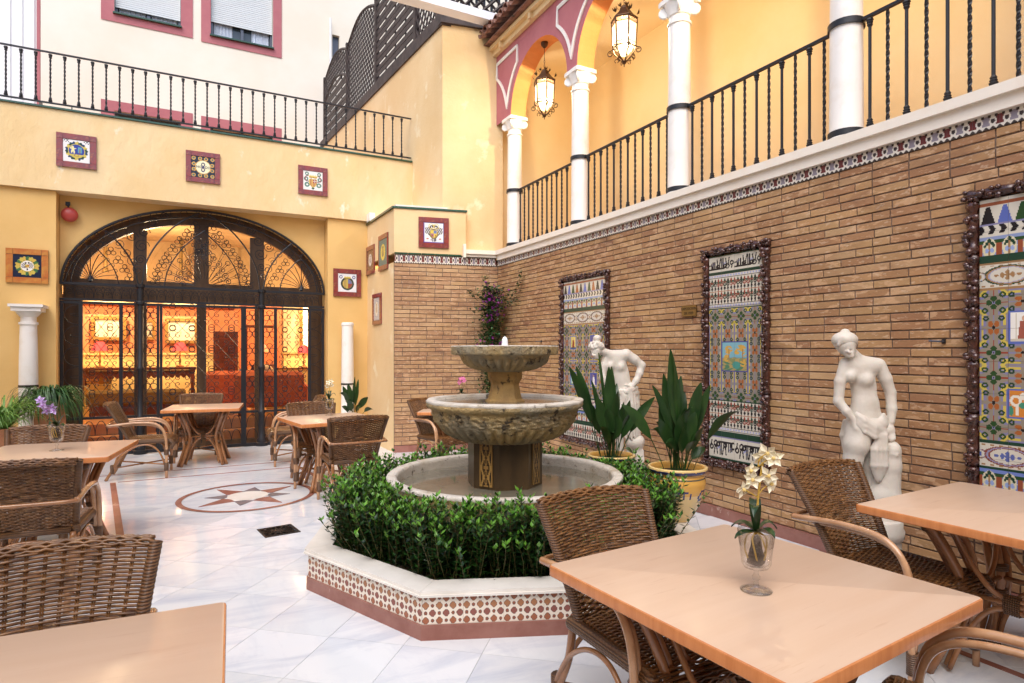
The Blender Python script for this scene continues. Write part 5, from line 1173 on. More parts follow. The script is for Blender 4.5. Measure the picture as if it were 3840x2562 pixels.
q = MB(); q.box((0, 0, .78), (.46, .04, 1.56)); q.build('frame', M['mahogany'], ld)
for k in range(22): q = MB(); q.box((0, -.03, .12 + k * .065), (.30, .02, .05)); q.build('louvre', M['mahogany'], ld)
q = MB(); q.sph((-.19, -.05, .8), .02, 8, 6); q.build('handle', M['brass'], ld)
st('lobby_passage', 'mahogany', ((1.0, 14.25, FZ), (1.06, 14.3, 2.0)), ((1.6, 14.25, FZ), (1.66, 14.3, 2.0)), ((1.0, 14.25, 2.0), (1.66, 14.3, 2.06)), label='dark door casing between the sofa and the mirror in the lobby', cat='doorway')
def armchair(x, y, rz, w, label):
    c = empty('upholstered_armchair', (x, y, FZ), rz, label, 'armchair', 'rust red armchairs in the lobby')
    def rb(name, ce, d, b=.05):
        q = MB(); q.box(ce, d, 0, b); o = q.build(name, M['upholstery'], c, smooth=False); return o
    rb('seat', (0, -.05, .27), (w - .36, .62, .26)); rb('backrest', (0, .30, .48), (w - .1, .20, .62), .07)
    for s in (-1, 1): rb('armrest', (s * (w / 2 - .10), -.02, .34), (.20, .74, .44), .06)
    for sx in (-1, 1):
        for sy in (-1, 1): q = MB(); q.box((sx * (w / 2 - .12), sy * .28, .06), (.05, .05, .13)); q.build('leg', M['mahogany'], c)
    return c
armchair(.72, 12.75, R(180), 1.15, 'rust red sofa seen from behind, nearest the louvred door'); armchair(1.30, 12.0, R(170), 1.25, 'large rust red armchair with its back to the gate at right')
cu = empty('cushion', (1.2, 12.15, FZ + .64), 0, 'pale cushion lying against the rust red armchair', 'cushion'); q = MB(); q.sph((0, 0, .10), .17, 12, 8, (1, .45, 1)); q.build('cover', M['cushion'], cu, smooth=True)
il = empty('lobby_lantern', (.02, 12.6, 2.45), 0, 'small lit lobby lantern seen through the upper middle pane', 'lantern')
q = MB(); q.lathe([(.0, .30), (.05, .24), (.075, .20), (.075, .0), (.04, -.05), (0, -.06)], 6); q.tube([(0, 0, .3), (0, 0, 1.2)], .008, 5)
for k in range(6): pass
q.build('frame', M['bronze'], il); q = MB(); q.lathe([(.078, .02), (.078, .18)], 6, rot=.1); q.build('pane', M['glow_glass'], il)

# pedestal columns either side of the gate
pc = empty('short_column', (-1.885, 9.97, 0), 0, 'white classical column with square capital left of the gate, plants round its foot', 'column')
q = MB(); q.lathe([(.14, 0), (.14, .05), (.125, .08), (.105, .12), (.104, 1.0), (.098, 1.5), (.090, 1.83), (.104, 1.835), (.104, 1.865), (.085, 1.87), (.085, 1.93), (.10, 1.945), (.12, 1.97), (.145, 2.01)], 28); q.build('shaft', M['white'], pc, smooth=True, angle=35)
q = MB(); q.box((0, 0, 2.03), (.31, .31, .05)); q.box((0, 0, 2.075), (.36, .36, .035)); q.build('capital', M['white'], pc)
q = MB(); q.lathe([(.104, 1.02), (.108, 1.02), (.108, 1.05), (.104, 1.05)], 28, closed_prof=True); q.build('band', M['iron_brown'], pc)
pc2 = empty('short_column', (2.235, 9.99, 0), 0, 'plain white column stump right of the gate, dark leafy plant in front', 'column')
q = MB(); q.lathe([(.13, 0), (.13, .05), (.105, .09), (.100, .9), (.090, 1.90), (.098, 1.905), (.098, 1.94), (.08, 1.955)], 28); q.build('shaft', M['white'], pc2, smooth=True, angle=35)
for z in (.80, .95): q = MB(); q.lathe([(.101, z), (.105, z), (.105, z + .025), (.101, z + .025)], 28, closed_prof=True); q.build('band', M['iron_brown'], pc2)

# ============================================================ FOUNTAIN
FX, FY = 2.02, 3.96; RO = 1.375
fo = empty('fountain', (FX, FY, 0), 0, 'tiered stone fountain with two carved bowls over a round pool', 'fountain')
rn = random.Random(5)
def rough(r, z, a, amp=.004, s=1): return amp * (sin(a * 7 + z * 31 * s) + .7 * sin(a * 17 - z * 53 * s) + .5 * sin(a * 31 + z * 97 * s))
# ground pool wall
q = MB(); q.lathe([(.80, .25), (.835, .27), (.845, .40), (.835, .535), (.84, .56), (.845, .585)], 96, mod=lambda r, z, a, i: (r + rough(r, z, a), z)); q.f = q.f[:-2]; q.m = q.m[:-2]; q.c = q.c[:-2]
q.build('pool_wall', M['stone'], fo, smooth=True)
q = MB(); q.lathe([(.845, .583), (.848, .598), (.838, .608), (.79, .609), (.775, .600), (.770, .58), (.77, .30)], 96, mod=lambda r, z, a, i: (r + rough(r, z, a, .0015), z)); q.f = q.f[:-2]; q.m = q.m[:-2]; q.c = q.c[:-2]
q.build('pool_rim', M['stone_rim'], fo, smooth=True)
def water(r, z, par):
    q = MB(); prof = [(r * k / 12, z) for k in range(13)][::-1]; q.lathe(prof, 64, cap=False); q.build('water', M['water'], par, smooth=True)
water(.785, .525, fo)
q = MB(); q.lathe([(.272, .30), (.272, .90)], 8, rot=R(10)); q.build('pedestal', M['stone_dark'], fo)
# painted tile strips on the faces of the octagon
def gold_fn(x, y, w=.105, h=.40):
    c = img(x, (.035, .022, .012)); X, Y = x / w * 2 - 1, y / h; ax = np.abs(X); put(c, ax > .82, (.30, .17, .05)); per = (Y * 3) % 1 - .5
    put(c, (np.abs(ax - .55 - .15 * np.cos(Y * 19)) < .13), (.34, .20, .06)); put(c, (ax < .30 - .5 * np.abs(per)) & (ax > .16 - .4 * np.abs(per)), (.30, .17, .05)); put(c, (np.abs(per) > .42) & (ax < .4), (.28, .16, .05)); return c
gm = tile_mesh('tile_strip', .105, .40, 22, 72, gold_fn, .006, A=(1, 0, 0))
for k in range(8):
    a = R(10 + 22.5) + k * pi / 4; ap = .272 * cos(pi / 8) + .001; t = Vector((-sin(a), cos(a), 0)); 
    if k % 2 == 0:
        o = link('tile_strip', gm, fo, loc=(ap * cos(a) - t.x * .0525, ap * sin(a) - t.y * .0525, .545)); o.rotation_euler = (0, 0, a + pi / 2)
def bowl(name, prof, nflute, zc, amp, zr, fl_lo, fl_hi):
    q = MB()
    def md(r, z, a, i):
        rr_ = r + rough(r, z, a, .0022)
        zo = 0
        if fl_lo <= z <= fl_hi: t = sin(pi * (z - fl_lo) / (fl_hi - fl_lo)) ** .5; d_ = amp * t * (abs(sin(a * nflute / 2)) - .6); rr_ += d_ * .8; zo = -d_ * .8
        if zr[0] <= z <= zr[1]: rr_ += .010 * sin(a * 18 + 5 * sin(z * 80)) * sin((z - zr[0]) * 70) + .005 * sin(a * 41 + z * 120)
        return rr_, z + zo
    q.lathe(prof, nflute * 8, mod=md); q.f = q.f[:-2] if prof[0][0] > 0 else q.f[:-1]; q.m = q.m[:len(q.f)]; q.c = q.c[:len(q.f)]; return q
def dens(pts, n=5):
    P = spline([(p[0], 0, p[1]) for p in pts], n); return [(max(p.x, 0), p.z) for p in P]
# lower bowl
q = bowl('bowl', dens([(.22, .835), (.30, .848), (.39, .882), (.452, .925), (.492, .965), (.512, 1.01), (.524, 1.05), (.533, 1.075)]), 40, 0, .024, (.965, 1.06), .842, .955); q.build('lower_bowl', M['stone'], fo, smooth=True)
q = MB(); q.lathe(dens([(.53, 1.073), (.552, 1.08), (.568, 1.10), (.567, 1.12)]), 120, mod=lambda r, z, a, i: (r + rough(r, z, a, .003), z)); q.f = q.f[:-2]; q.m = q.m[:-2]; q.c = q.c[:-2]; q.build('bowl_moulding', M['stone'], fo, smooth=True)
q = MB(); q.lathe([(.567, 1.117), (.572, 1.130), (.562, 1.141), (.51, 1.143), (.495, 1.134), (.48, 1.10), (.3, 1.05), (0.001, 1.03)], 120, mod=lambda r, z, a, i: (r + (rough(r, z, a, .003) if r > .48 else 0), z)); q.f = q.f[:-2]; q.m = q.m[:-2]; q.c = q.c[:-2]; q.build('bowl_rim', M['stone_rim'], fo, smooth=True)
water(.494, 1.120, fo)
q = MB(); q.lathe(dens([(.155, 1.08), (.155, 1.125), (.135, 1.14), (.125, 1.17), (.113, 1.22), (.11, 1.25), (.128, 1.28), (.135, 1.30), (.135, 1.34)], 3), 8, rot=R(10), mod=lambda r, z, a, i: (r * .94, z)); q.build('upper_pedestal', mat('ochre stone', (.44, .28, .10), .7, col2=(.32, .20, .08), vs=6, bump=.7, bs=30, bd=.015, col3=(.05, .035, .02), v3=14, v3t=.58), fo)
q = bowl('bowl', dens([(.10, 1.335), (.16, 1.34), (.23, 1.365), (.29, 1.40), (.31, 1.425), (.325, 1.45), (.33, 1.458)]), 30, 0, .024, (5, 6), 1.345, 1.44); q.build('upper_bowl', M['stone'], fo, smooth=True)
q = MB(); q.lathe(dens([(.33, 1.456), (.370, 1.458), (.384, 1.464), (.391, 1.49), (.393, 1.518)]), 200, mod=lambda r, z, a, i: (r + rough(r, z, a, .002) - .016 * max(0, 1 - abs(((a * 14 / pi) % 2) - 1) * 9), z)); q.f = q.f[:-2]; q.m = q.m[:-2]; q.c = q.c[:-2]; q.build('bowl_moulding', M['stone'], fo, smooth=True)
q = MB(); q.lathe([(.391, 1.516), (.388, 1.523), (.35, 1.524), (.335, 1.51), (.1, 1.49), (.001, 1.49)], 96); q.f = q.f[:-2]; q.m = q.m[:-2]; q.c = q.c[:-2]; q.build('bowl_rim', M['stone_rim'], fo, smooth=True)
water(.34, 1.513, fo)
q = MB(); q.lathe([(.034, 1.505), (.028, 1.515), (.024, 1.53), (.022, 1.55), (.019, 1.57), (.012, 1.585), (0, 1.592)], 18, mod=lambda r, z, a, i: (r + .0015 * sin(a * 5 + z * 400), z)); q.build('water_jet', M['foam'], fo, smooth=True)

# octagonal planter with marble ledge and tiled sides
pl = empty('octagonal_planter', (FX, FY, 0), 0, 'octagonal raised planter ring with marble ledge and brown star tiles round the fountain', 'planter')
APO = RO * cos(pi / 8)
def octseg(k, r0, r1, z0, z1, gap=.001):
    a0, a1 = k * pi / 4, (k + 1) * pi / 4; c0, s0, c1, s1 = cos(a0), sin(a0), cos(a1), sin(a1)
    return [(r0 * c0, r0 * s0), (r1 * c0, r1 * s0), (r1 * c1, r1 * s1), (r0 * c1, r0 * s1)], z0, z1
K8 = 1 / cos(pi / 8)
def st_fn(x, y, w=.2, h=.155):
    c = img(x, (.78, .70, .60)); P = .0515; Y = y / P; X = x / P
    for off, kind in ((0, 0), (.5, 1)):
        pass
    P = .0388; Y = y / P; X = x / P + .0; i_, j_ = np.floor(X), np.floor(Y); u, v = X % 1 - .5, Y % 1 - .5; ev = (i_ + j_) % 2 == 0; od = ~ev
    d1 = np.abs(u) + np.abs(v); d1 = np.where(ev, d1, 9); put(c, d1 < .62, (.10, .05, .04)); cid = np.floor(X) * 3 + np.floor(Y) * 7; put(c, (d1 < .54) & (cid % 3 == 0), (.34, .12, .06)); put(c, (d1 < .54) & (cid % 3 == 1), (.26, .09, .07)); put(c, (d1 < .54) & (cid % 3 == 2), (.38, .17, .08))
    au, av = np.abs(u), np.abs(v); st_ = od & ((np.maximum(au, av) < .20) | (au + av < .29)); put(c, st_, (.10, .05, .04)); put(c, od & (np.maximum(au, av) < .15), (.30, .09, .05))
    u3 = (X + .5) % 1 - .5; d3 = np.abs(u3) + np.abs(v)
    put(c, (d3 > .36) & (d3 < .0), c[0] * .5); put(c, (np.abs(x) < .0012) | (y < .003), (.5, .45, .4)); return c
stm = None
for k in range(8):
    P, z0, z1 = octseg(k, .86 * K8, (APO - .006) * K8, .0, .23); q = MB(); q.prism(P, -.01, .224); o = q.build('kerb_core', M['mortar'], pl)
    P, z0, z1 = octseg(k, (APO - .004) * K8, (APO + .012) * K8, 0, 0); q = MB(); q.prism(P, -.004, .078); q.build('skirting', M['red_marble'], pl)
    q = MB(); P, z0, z1 = octseg(k, 1.135 * K8, (APO + .028) * K8, 0, 0); q.prism(P, .226, .238); P2, _, _ = octseg(k, 1.135 * K8, (APO + .022) * K8, 0, 0); q.prism(P2, .238, .256)
    cx_ = sum(p[0] for p in P) / 4; cy_ = sum(p[1] for p in P) / 4; q.v = [(cx_ + (x - cx_) * .9985, cy_ + (y - cy_) * .9985, z) for x, y, z in q.v]
    q.build('marble_ledge', M['marble_warm'], pl)
    Ls = 2 * APO * math.tan(pi / 8); n_ = 5; w_ = Ls / n_
    if stm is None: stm = tile_mesh('star_tile', w_ - .001, .148, 84, 60, lambda x, y: st_fn(x / w_ * .2325, y), .006, A=(1, 0, 0))
    a = (k + .5) * pi / 4
    for i in range(n_):
        s = -Ls / 2 + i * w_; o = link('star_tile', stm, pl, loc=((APO - .004) * cos(a) - sin(a) * s, (APO - .004) * sin(a) + cos(a) * s, .078)); o.rotation_euler = (0, 0, a + pi / 2)
q = MB(); q.lathe([(.001, .226), (1.14 * K8, .226)], 8, cap=False)
q.f = [f[::-1] for f in q.f]; q.build('soil', M['soil'], pl, kind='stuff')
# ============================================================ RATTAN CHAIRS AND TABLES
def tapered(q, pts, r, n=8): q.tube(spline(pts, 5), r, n)
def make_chair(loc, rz, label):
    c = empty('rattan_armchair', loc, rz, label, 'armchair', 'woven rattan armchairs round the cafe tables')
    # back surface: s in -1..1, w in 0..1
    def bp(s, w, off=0.0):
        hw = .205 + .055 * w ** 1.3; y = -.215 - .195 * w ** 1.15 + .045 * s * s * (1 - .2 * w); z = .43 + .435 * w - .012 * s * s * w; return Vector((s * hw, y - off * .93, z + off * -.30))
    q = MB(); rows = 43; ribs = 11; segs = ribs * 3
    for r_ in range(rows):
        w = (r_ + .5) / rows
        P = []
        for i in range(segs + 1):
            s = -1 + 2 * i / segs; k = i / 3.0; am = .0058 * cos(pi * k + (pi if r_ % 2 else 0))
            if .30 < w < .66 and abs(s) + abs(w - .48) * 3.2 < .62: am = .0065 * cos(pi * k * .5 + (pi if (r_ // 2) % 2 else 0))
            P.append(bp(s, w, am))
        q.tube(P, .0051, 5, cap=False)
    q.build('backrest_weave', M['wicker'], c, smooth=True, kind='stuff')
    q = MB()
    for k in range(ribs + 1):
        s = -1 + 2 * k / ribs
        if abs(s) < 1: 
            for d in (-.003, .003): q.tube([bp(s, w) + Vector((d, 0, 0)) for w in np.linspace(0, 1, 7)], .0026, 4)
    q.build('backrest_stakes', M['wicker'], c, kind='stuff')
    # rolled top edge: overlapping strands
    q = MB(); 
    for j in range(7):
        a = j / 6 * pi * 1.2; ro = .018; P = []
        for i in range(segs + 1):
            s = -1.03 + 2.06 * i / segs; b = bp(s, 1.0); P.append(b + Vector((0, -ro + ro * cos(a) + .002 * cos(i * pi / 3 * 1 + j), .002 + ro * sin(a) + .0035 * cos(i * 2 * pi / 3 + (pi if j % 2 else 0)))))
        q.tube(P, .0060, 5)
    q.build('top_roll', M['wicker'], c, smooth=True, kind='stuff')
    for sx in (-1, 1):
        q = MB(); P = [bp(sx * 1.04, w) for w in np.linspace(-.05, 1.02, 60)]; q.tube(P, [.0195 + .0016 * (i % 2) for i in range(60)], 9); q.build('back_post_wrap', M['wrap'], c, smooth=True)
    # seat
    def sp(s, t, off=0.0):   # t 0 rear .. 1 front
        y = -.205 + .445 * t; z = .445 - .018 * (1 - s * s) * sin(pi * min(t, 1)) + .004; hw = .205 + .02 * t; return Vector((s * hw, y, z + off))
    q = MB(); rows = 40
    for r_ in range(rows):
        t = (r_ + .5) / rows; q.tube([sp(-1 + 2 * i / segs, t, .0055 * cos(pi * i / 3 + (pi if r_ % 2 else 0))) for i in range(segs + 1)], .0050, 5, cap=False)
    # front roll
    for r_ in range(12):
        a = pi / 2 - r_ / 11 * pi * 1.15
        P = []
        for i in range(segs + 1):
            s = -1 + 2 * i / segs; rr_ = .045 + .005 * cos(pi * i / 3 + (pi if r_ % 2 else 0)); P.append(Vector((s * .225, .24 + rr_ * cos(a), .404 + rr_ * sin(a))))
        q.tube(P, .0050, 5, cap=False)
    q.build('seat_weave', M['wicker'], c, smooth=True, kind='stuff')
    for sx in (-1, 1):
        q = MB(); P = [Vector((sx * .222, y, .432 if y < .2 else .428)) for y in np.linspace(-.22, .24, 50)] + [Vector((sx * .228, .24 + .038 * sin(a), .394 + .038 * cos(a))) for a in np.linspace(.3, 2.9, 10)]
        q.tube(P, [.026 + .0018 * (i % 2) for i in range(len(P))], 9); q.build('seat_rail_wrap', M['wrap'], c, smooth=True)
    q = MB(); q.tube([(-.20, -.215, .43), (.20, -.215, .43)], .020, 8); q.build('rear_rail', M['wrap'], c, smooth=True)
    q = MB()
    for k in range(1, ribs): s = -1 + 2 * k / ribs; q.tube([sp(s, t) for t in (0, .3, .6, 1)], .003, 4)
    q.build('seat_stakes', M['wicker'], c, kind='stuff')
    for sx in (-1, 1):
        q = MB(); tapered(q, [(sx * .215, -.40, 0), (sx * .212, -.33, .12), (sx * .21, -.255, .27), (sx * .21, -.222, .42)], .0165); q.build('leg', M['rattan'], c, smooth=True)
        q = MB(); tapered(q, [(sx * .262, .215, 0), (sx * .262, .215, .2), (sx * .262, .212, .42), (sx * .262, .185, .55), (sx * .262, .125, .622), (sx * .263, .04, .650), (sx * .262, -.10, .655), (sx * .262, -.24, .645), (sx * .262, -.33, .635), (sx * .262, -.372, .632)], .0155, 9)
        q.build('armrest', M['arm'], c, smooth=True)
        q = MB(); tapered(q, [(sx * .240, .213, .16), (sx * .240, .210, .38), (sx * .236, .182, .53), (sx * .236, .12, .600), (sx * .236, .02, .628), (sx * .236, -.12, .632), (sx * .236, -.28, .622)], .0125, 8)
        q.build('armrest', M['arm'], c, smooth=True)
        q = MB(); tapered(q, [(sx * .225, -.335, .14), (sx * .228, -.22, .30), (sx * .232, -.08, .385), (sx * .236, .05, .385), (sx * .24, .14, .30), (sx * .245, .195, .16)], .0105); q.build('side_arch', M['rattan'], c, smooth=True)
        for (p, a_, b_) in (((sx * .25, .213, .13), .025, .05), ((sx * .25, .213, .30), .026, .035), ((sx * .214, -.335, .13), .022, .05)):
            q = MB(); q.lathe([(a_ - .004, -b_), (a_, -b_ + .004), (a_ - .001, -b_ * .3), (a_, b_ * .3), (a_, b_ - .004), (a_ - .004, b_)], 10, p); q.v = [(p[0] + (x - p[0]) * 1.2, y, z) for x, y, z in q.v]; q.build('cane_binding', M['wrap'], c, smooth=True)
    q = MB(); tapered(q, [(-.262, -.372, .632), (-.20, -.392, .632), (0, -.40, .632), (.20, -.392, .632), (.262, -.372, .632)], .012); q.build('back_band', M['rattan'], c, smooth=True)
    for y, z0, nm in ((.213, .16, 'front_arch'), (-.315, .16, 'rear_arch')):
        q = MB(); xe = .24 if y > 0 else .212; tapered(q, [(-xe, y, z0), (-xe + .05, y + (.0 if y > 0 else .035), .30), (-.09, y + (.01 if y > 0 else .07), .375), (.09, y + (.01 if y > 0 else .07), .375), (xe - .05, y + (.0 if y > 0 else .035), .30), (xe, y, z0)], .0105); q.build(nm, M['rattan'], c, smooth=True)
    for a, b in (((-.24, .205, .14), (.213, -.335, .14)), ((.24, .205, .155), (-.213, -.335, .155))): q = MB(); q.tube([a, b], .009, 7); q.build('stretcher', M['rattan'], c, smooth=True)
    q = MB(); q.sph((0, -.065, .148), .02, 8, 6, (1, 1, .9)); q.build('cane_binding', M['wrap'], c)
    return c
def table_top(w, d, th=.038):
    q = MB(); e = .006; x, y = w / 2, d / 2; vs = []
    prof = [(-.004, -th), (0, -th + .004), (0, -e), (-.0018, -.0018), (-e, 0)]
    def rr(off, z, out):
        cr = .02
        for cx, cy, a0 in ((x - cr, y - cr, 0), (-x + cr, y - cr, pi / 2), (-x + cr, -y + cr, pi), (x - cr, -y + cr, 3 * pi / 2)):
            for k in range(5): a = a0 + k * pi / 8; out.append((cx + (cr + off) * cos(a), cy + (cr + off) * sin(a), z))
    for off, z in prof: rr(off, z, vs)
    n = 20; fs = []; q.add(vs, [])
    for i in range(len(prof) - 1):
        for j in range(n): q.f.append((i * n + j, i * n + (j + 1) % n, (i + 1) * n + (j + 1) % n, (i + 1) * n + j)); q.m.append(1); q.c.append(None)
    q.f.append(tuple((len(prof) - 1) * n + j for j in range(n))); q.m.append(0); q.c.append(None)
    q.f.append(tuple(range(n))[::-1]); q.m.append(1); q.c.append(None); return q
def make_table(loc, rz, label, w=.905, d=.905):
    c = empty('cafe_table', loc, rz, label, 'table', 'square cafe tables with rattan legs')
    q = table_top(w, d); q.v = [(x, y, z + .75) for x, y, z in q.v]; q.build('table_top', [M['top'], M['edge']], c, smooth=True, angle=40)
    def prof(z):  # distance from the axis along x (and y)
        t = z / .71; return .165 + .085 * abs(t - .52) ** 1.3 * 2.6 if t < .52 else .165 + .105 * ((t - .52) / .48) ** 1.4
    for sx in (-1, 1):
        for sy in (-1, 1):
            q = MB()
            for ox, oy in ((.0, .0), (.034, -.012), (-.012, .034)):
                P = [(sx * (prof(z) + ox), sy * (prof(z) + oy), z) for z in np.linspace(0, .71, 13)]; q.tube(P, .0175, 8)
            q.build('leg', M['rattan'], c, smooth=True)
            for z in (.30, .42, .66): q = MB(); p = prof(z) + .008; q.lathe([(.030, -.018), (.036, -.014), (.036, .014), (.030, .018)], 10, (sx * p, sy * p, z)); q.build('cane_binding', M['wrap'], c, smooth=True)
    for k in range(4):
        a = k * pi / 2; ca, sa = cos(a), sin(a)
        def rt(P): return [(x * ca - y * sa, x * sa + y * ca, z) for x, y, z in P]
        y_ = .172; q = MB(); q.tube(spline(rt([(-.20, y_ + .055, .70), (-.175, y_ + .02, .60), (-.12, y_, .48), (-.05, y_ - .004, .405), (.05, y_ - .004, .405), (.12, y_, .48), (.175, y_ + .02, .60), (.20, y_ + .055, .70)]), 5), .0115, 7); q.build('upper_arch', M['rattan'], c, smooth=True)
        q = MB(); q.tube(spline(rt([(-.20, y_ + .05, .02), (-.165, y_ + .018, .16), (-.11, y_, .28), (-.045, y_ - .004, .345), (.045, y_ - .004, .345), (.11, y_, .28), (.165, y_ + .018, .16), (.20, y_ + .05, .02)]), 5), .0115, 7); q.build('lower_arch', M['rattan'], c, smooth=True)
        q = MB(); q.tube(rt([(-.17, y_ - .004, .375), (.17, y_ - .004, .375)]), .011, 7); q.build('stretcher', M['rattan'], c, smooth=True)
        q = MB()
        for i in range(-3, 4):
            P = rt([(i * .008 + 0, y_ - .004 + .016 * cos(t), .375 + .044 * sin(t)) for t in np.linspace(0, 2 * pi, 11)[:-1]]); q.tube(P, .0042, 4, closed=True)
        q.build('cane_binding', M['wrap'], c, smooth=True)
    q = MB(); q.box((0, 0, .703), (.50, .06, .016)); q.box((0, 0, .7025), (.06, .50, .015)); q.build('top_support', M['dark_wood'], c)
    return c
T0 = make_table((1.583, 1.374, 0), R(4.7), 'large cafe table in the foreground with the white orchid glass on it', .93, .93)
# the nearest table's top is wood grained along its length
def tcopy(loc, rz, label, s=.973): return dup(T0, loc, rz, label, sc=(s, s, 1))
tcopy((3.345, 1.345, 0), R(2.5), 'empty cafe table at the right edge beside the statue', 1.09)
tcopy((-.385, 1.545, 0), R(-3), 'cafe table top cut by the lower left corner of the picture')
tcopy((-.90, 5.57, 0), R(-8), 'cafe table at the left edge carrying the lilac orchid')
tcopy((.155, 9.13, 0), R(-7.5), 'cafe table standing in front of the gate')
tcopy((1.355, 6.90, 0), R(8), 'cafe table with white orchid right of the star medallion')
tcopy((3.02, 7.22, 0), R(-30), 'cafe table half hidden behind the fountain near the back brick wall')
C0 = make_chair((1.525, 1.77, 0), R(180), 'woven chair behind the foreground table, its back towards the hedge')
def cc(x, y, deg, label): return dup(C0, (x, y, 0), R(deg), label)
cc(3.015, 1.745, 180, 'woven chair in front of the right statue, tucked under the right table')
cc(1.818, .838, 14, 'chair under the foreground table of which only one double curved armrest shows')
cc(-.375, 1.93, 180, 'woven chair at lower left facing the camera behind the corner table')
cc(-.815, 4.63, -4, 'woven chair seen from behind at the left edge, in front of the lilac orchid table')
cc(-1.06, 5.72, 174, 'woven chair beyond the lilac orchid table, in front of the grassy plants')
cc(-.46, 8.52, -94, 'woven chair in side view left of the table by the gate')
cc(.08, 9.42, 173, 'woven chair behind the table by the gate')
cc(1.17, 8.60, 88, 'woven chair right of the gate table with its armrests pointing left')
cc(1.25, 7.14, 180, 'woven chair on the far side of the table right of the star medallion')
cc(1.385, 6.10, 0, 'woven chair seen from behind nearest the left of the hedge')
cc(2.76, 7.08, 195, 'woven chair half hidden behind the fountain, in front of the back brick wall')

# ============================================================ SMALL ORCHIDS IN STEMMED GLASSES
PC = {'white': (.86, .80, .62), 'lilac': (.55, .40, .70), 'pink': (.75, .20, .50)}
def orchid(loc, rz, label, col, flowers, hs=1.0):
    gl = empty('stemmed_glass', loc, rz, 'stemmed glass holding the ' + label, 'glass', 'stemmed glasses on the tables')
    q = MB(); q.lathe([(.001, .0), (.046, .0005), (.047, .003), (.03, .007), (.009, .012), (.007, .03), (.012, .038), (.013, .044), (.008, .050), (.007, .060), (.016, .066), (.036, .072), (.043, .085), (.047, .12), (.055, .185), (.0535, .186), (.0455, .12), (.040, .088), (.030, .078), (.001, .076)], 32); q.build('bowl', M['glass'], gl, smooth=True)
    o = empty('orchid', (loc[0], loc[1], loc[2] + .078), rz, label, 'orchid', 'potted orchids in glasses')
    rr_ = random.Random(int(loc[0] * 100)); q = MB(); q.lathe([(.0, .002), (.024, .004), (.026, .018), (.017, .05), (.013, .08), (.0, .10)], 12, mod=lambda r, z, a, i: (r * (1 + .2 * sin(a * 3 + z * 90)), z)); q.build('root_ball', M['soil'], o, smooth=True)
    q = MB()
    for k in range(6): a = rr_.random() * 6.28; q.tube(spline([(.01 * cos(a), .01 * sin(a), .10), (.028 * cos(a), .028 * sin(a), .085), (.033 * cos(a + .3), .033 * sin(a + .3), .05), (.024 * cos(a + .5), .024 * sin(a + .5), .02)], 4), .0028, 5)
    q.build('root', M['stem_yellow'], o)
    for k in range(8):
        a = k * 2 * pi / 8 + .4 + rr_.uniform(-.2, .2); L_ = rr_.uniform(.06, .09) * hs; up = rr_.uniform(.02, .07) if k % 2 else rr_.uniform(0, .02); q = MB(); V = []
        n_ = 7
        for i in range(n_ + 1):
            t = i / n_; w = .017 * sin(pi * min(1, t * .93 + .07)) ** .7 * hs + .001; x = L_ * t; z = .10 + up * sin(t * pi * .7) * 1.6 - .02 * t * t
            for s_, dz in ((-1, .004), (0, -.002), (1, .004)): V.append((x * cos(a) - s_ * w * sin(a), x * sin(a) + s_ * w * cos(a), z + dz))
        q.add(V, [(3 * i + j, 3 * i + j + 1, 3 * i + j + 4, 3 * i + j + 3) for i in range(n_) for j in (0, 1)]); q.build('leaf', M['blade'], o, smooth=True)
    H_ = .33 * hs; q = MB(); q.tube(spline([(0, 0, .09), (.003, 0, .16), (.008, .0, .24 * hs), (.02, .0, H_)], 5), .0034, 6)
    fp = []
    for (dx, dz) in flowers: fp.append((dx, rr_.uniform(-.02, .02), dz)); q.tube(spline([(.006, 0, dz - .03), (dx * .5, fp[-1][1] * .5, dz - .012), (dx, fp[-1][1], dz)], 3), .0020, 5)
    q.build('flower_stem', M['stem_yellow'] if col == 'white' else M['stem'], o, smooth=True)
    for (x, y, z) in fp:
        q = MB(); q.cc = PC[col]; dirv = Vector((rr_.uniform(-.5, .5), -1, rr_.uniform(-.5, .3))).normalized(); u = dirv.orthogonal().normalized(); w = dirv.cross(u); rot = rr_.random() * 6
        for k in range(5):
            a = rot + k * 2 * pi / 5; d = u * cos(a) + w * sin(a); e = dirv.cross(d); L_ = .034 * hs * rr_.uniform(.85, 1.15); P = Vector((x, y, z)); W_ = .011 * hs
            q.add([P, P + d * L_ * .5 + e * W_ + dirv * .004, P + d * L_ + dirv * .010 * rr_.uniform(-1, 1.5), P + d * L_ * .5 - e * W_ + dirv * .004, P + d * L_ * .55 + dirv * -.003], [(0, 1, 4), (1, 2, 4), (2, 3, 4), (3, 0, 4)])
        q.cc = (.75, .55, .2) if col != 'lilac' else (.4, .15, .5); q.sph((x + dirv.x * .006, y + dirv.y * .006, z + dirv.z * .006), .006, 6, 5); q.build('blossom', M['petal'], o)
    return o
orchid((1.528, 1.304, .7502), R(-28), 'white orchid on the foreground table', 'white', [(.045, .33), (.03, .345), (-.02, .29), (.035, .275), (-.015, .265), (.05, .245), (-.045, .235), (.02, .33)], .95)
orchid((-.885, 5.56, .7502), R(5), 'lilac orchid on the left table', 'lilac', [(-.08, .26), (-.05, .24), (-.02, .22), (-.06, .22), (-.10, .30), (-.03, .245), (-.085, .285)], 1.0)
orchid((1.40, 7.20, .7502), R(-10), 'white orchid on the table right of the star medallion', 'white', [(.0, .28), (.02, .31), (-.02, .26), (.03, .27), (-.01, .30)], 1.0)
orchid((3.18, 7.50, .7502), R(-20), 'pink orchid behind the fountain', 'pink', [(.0, .27), (.02, .30), (-.03, .25), (.03, .27), (-.01, .29)], 1.0)

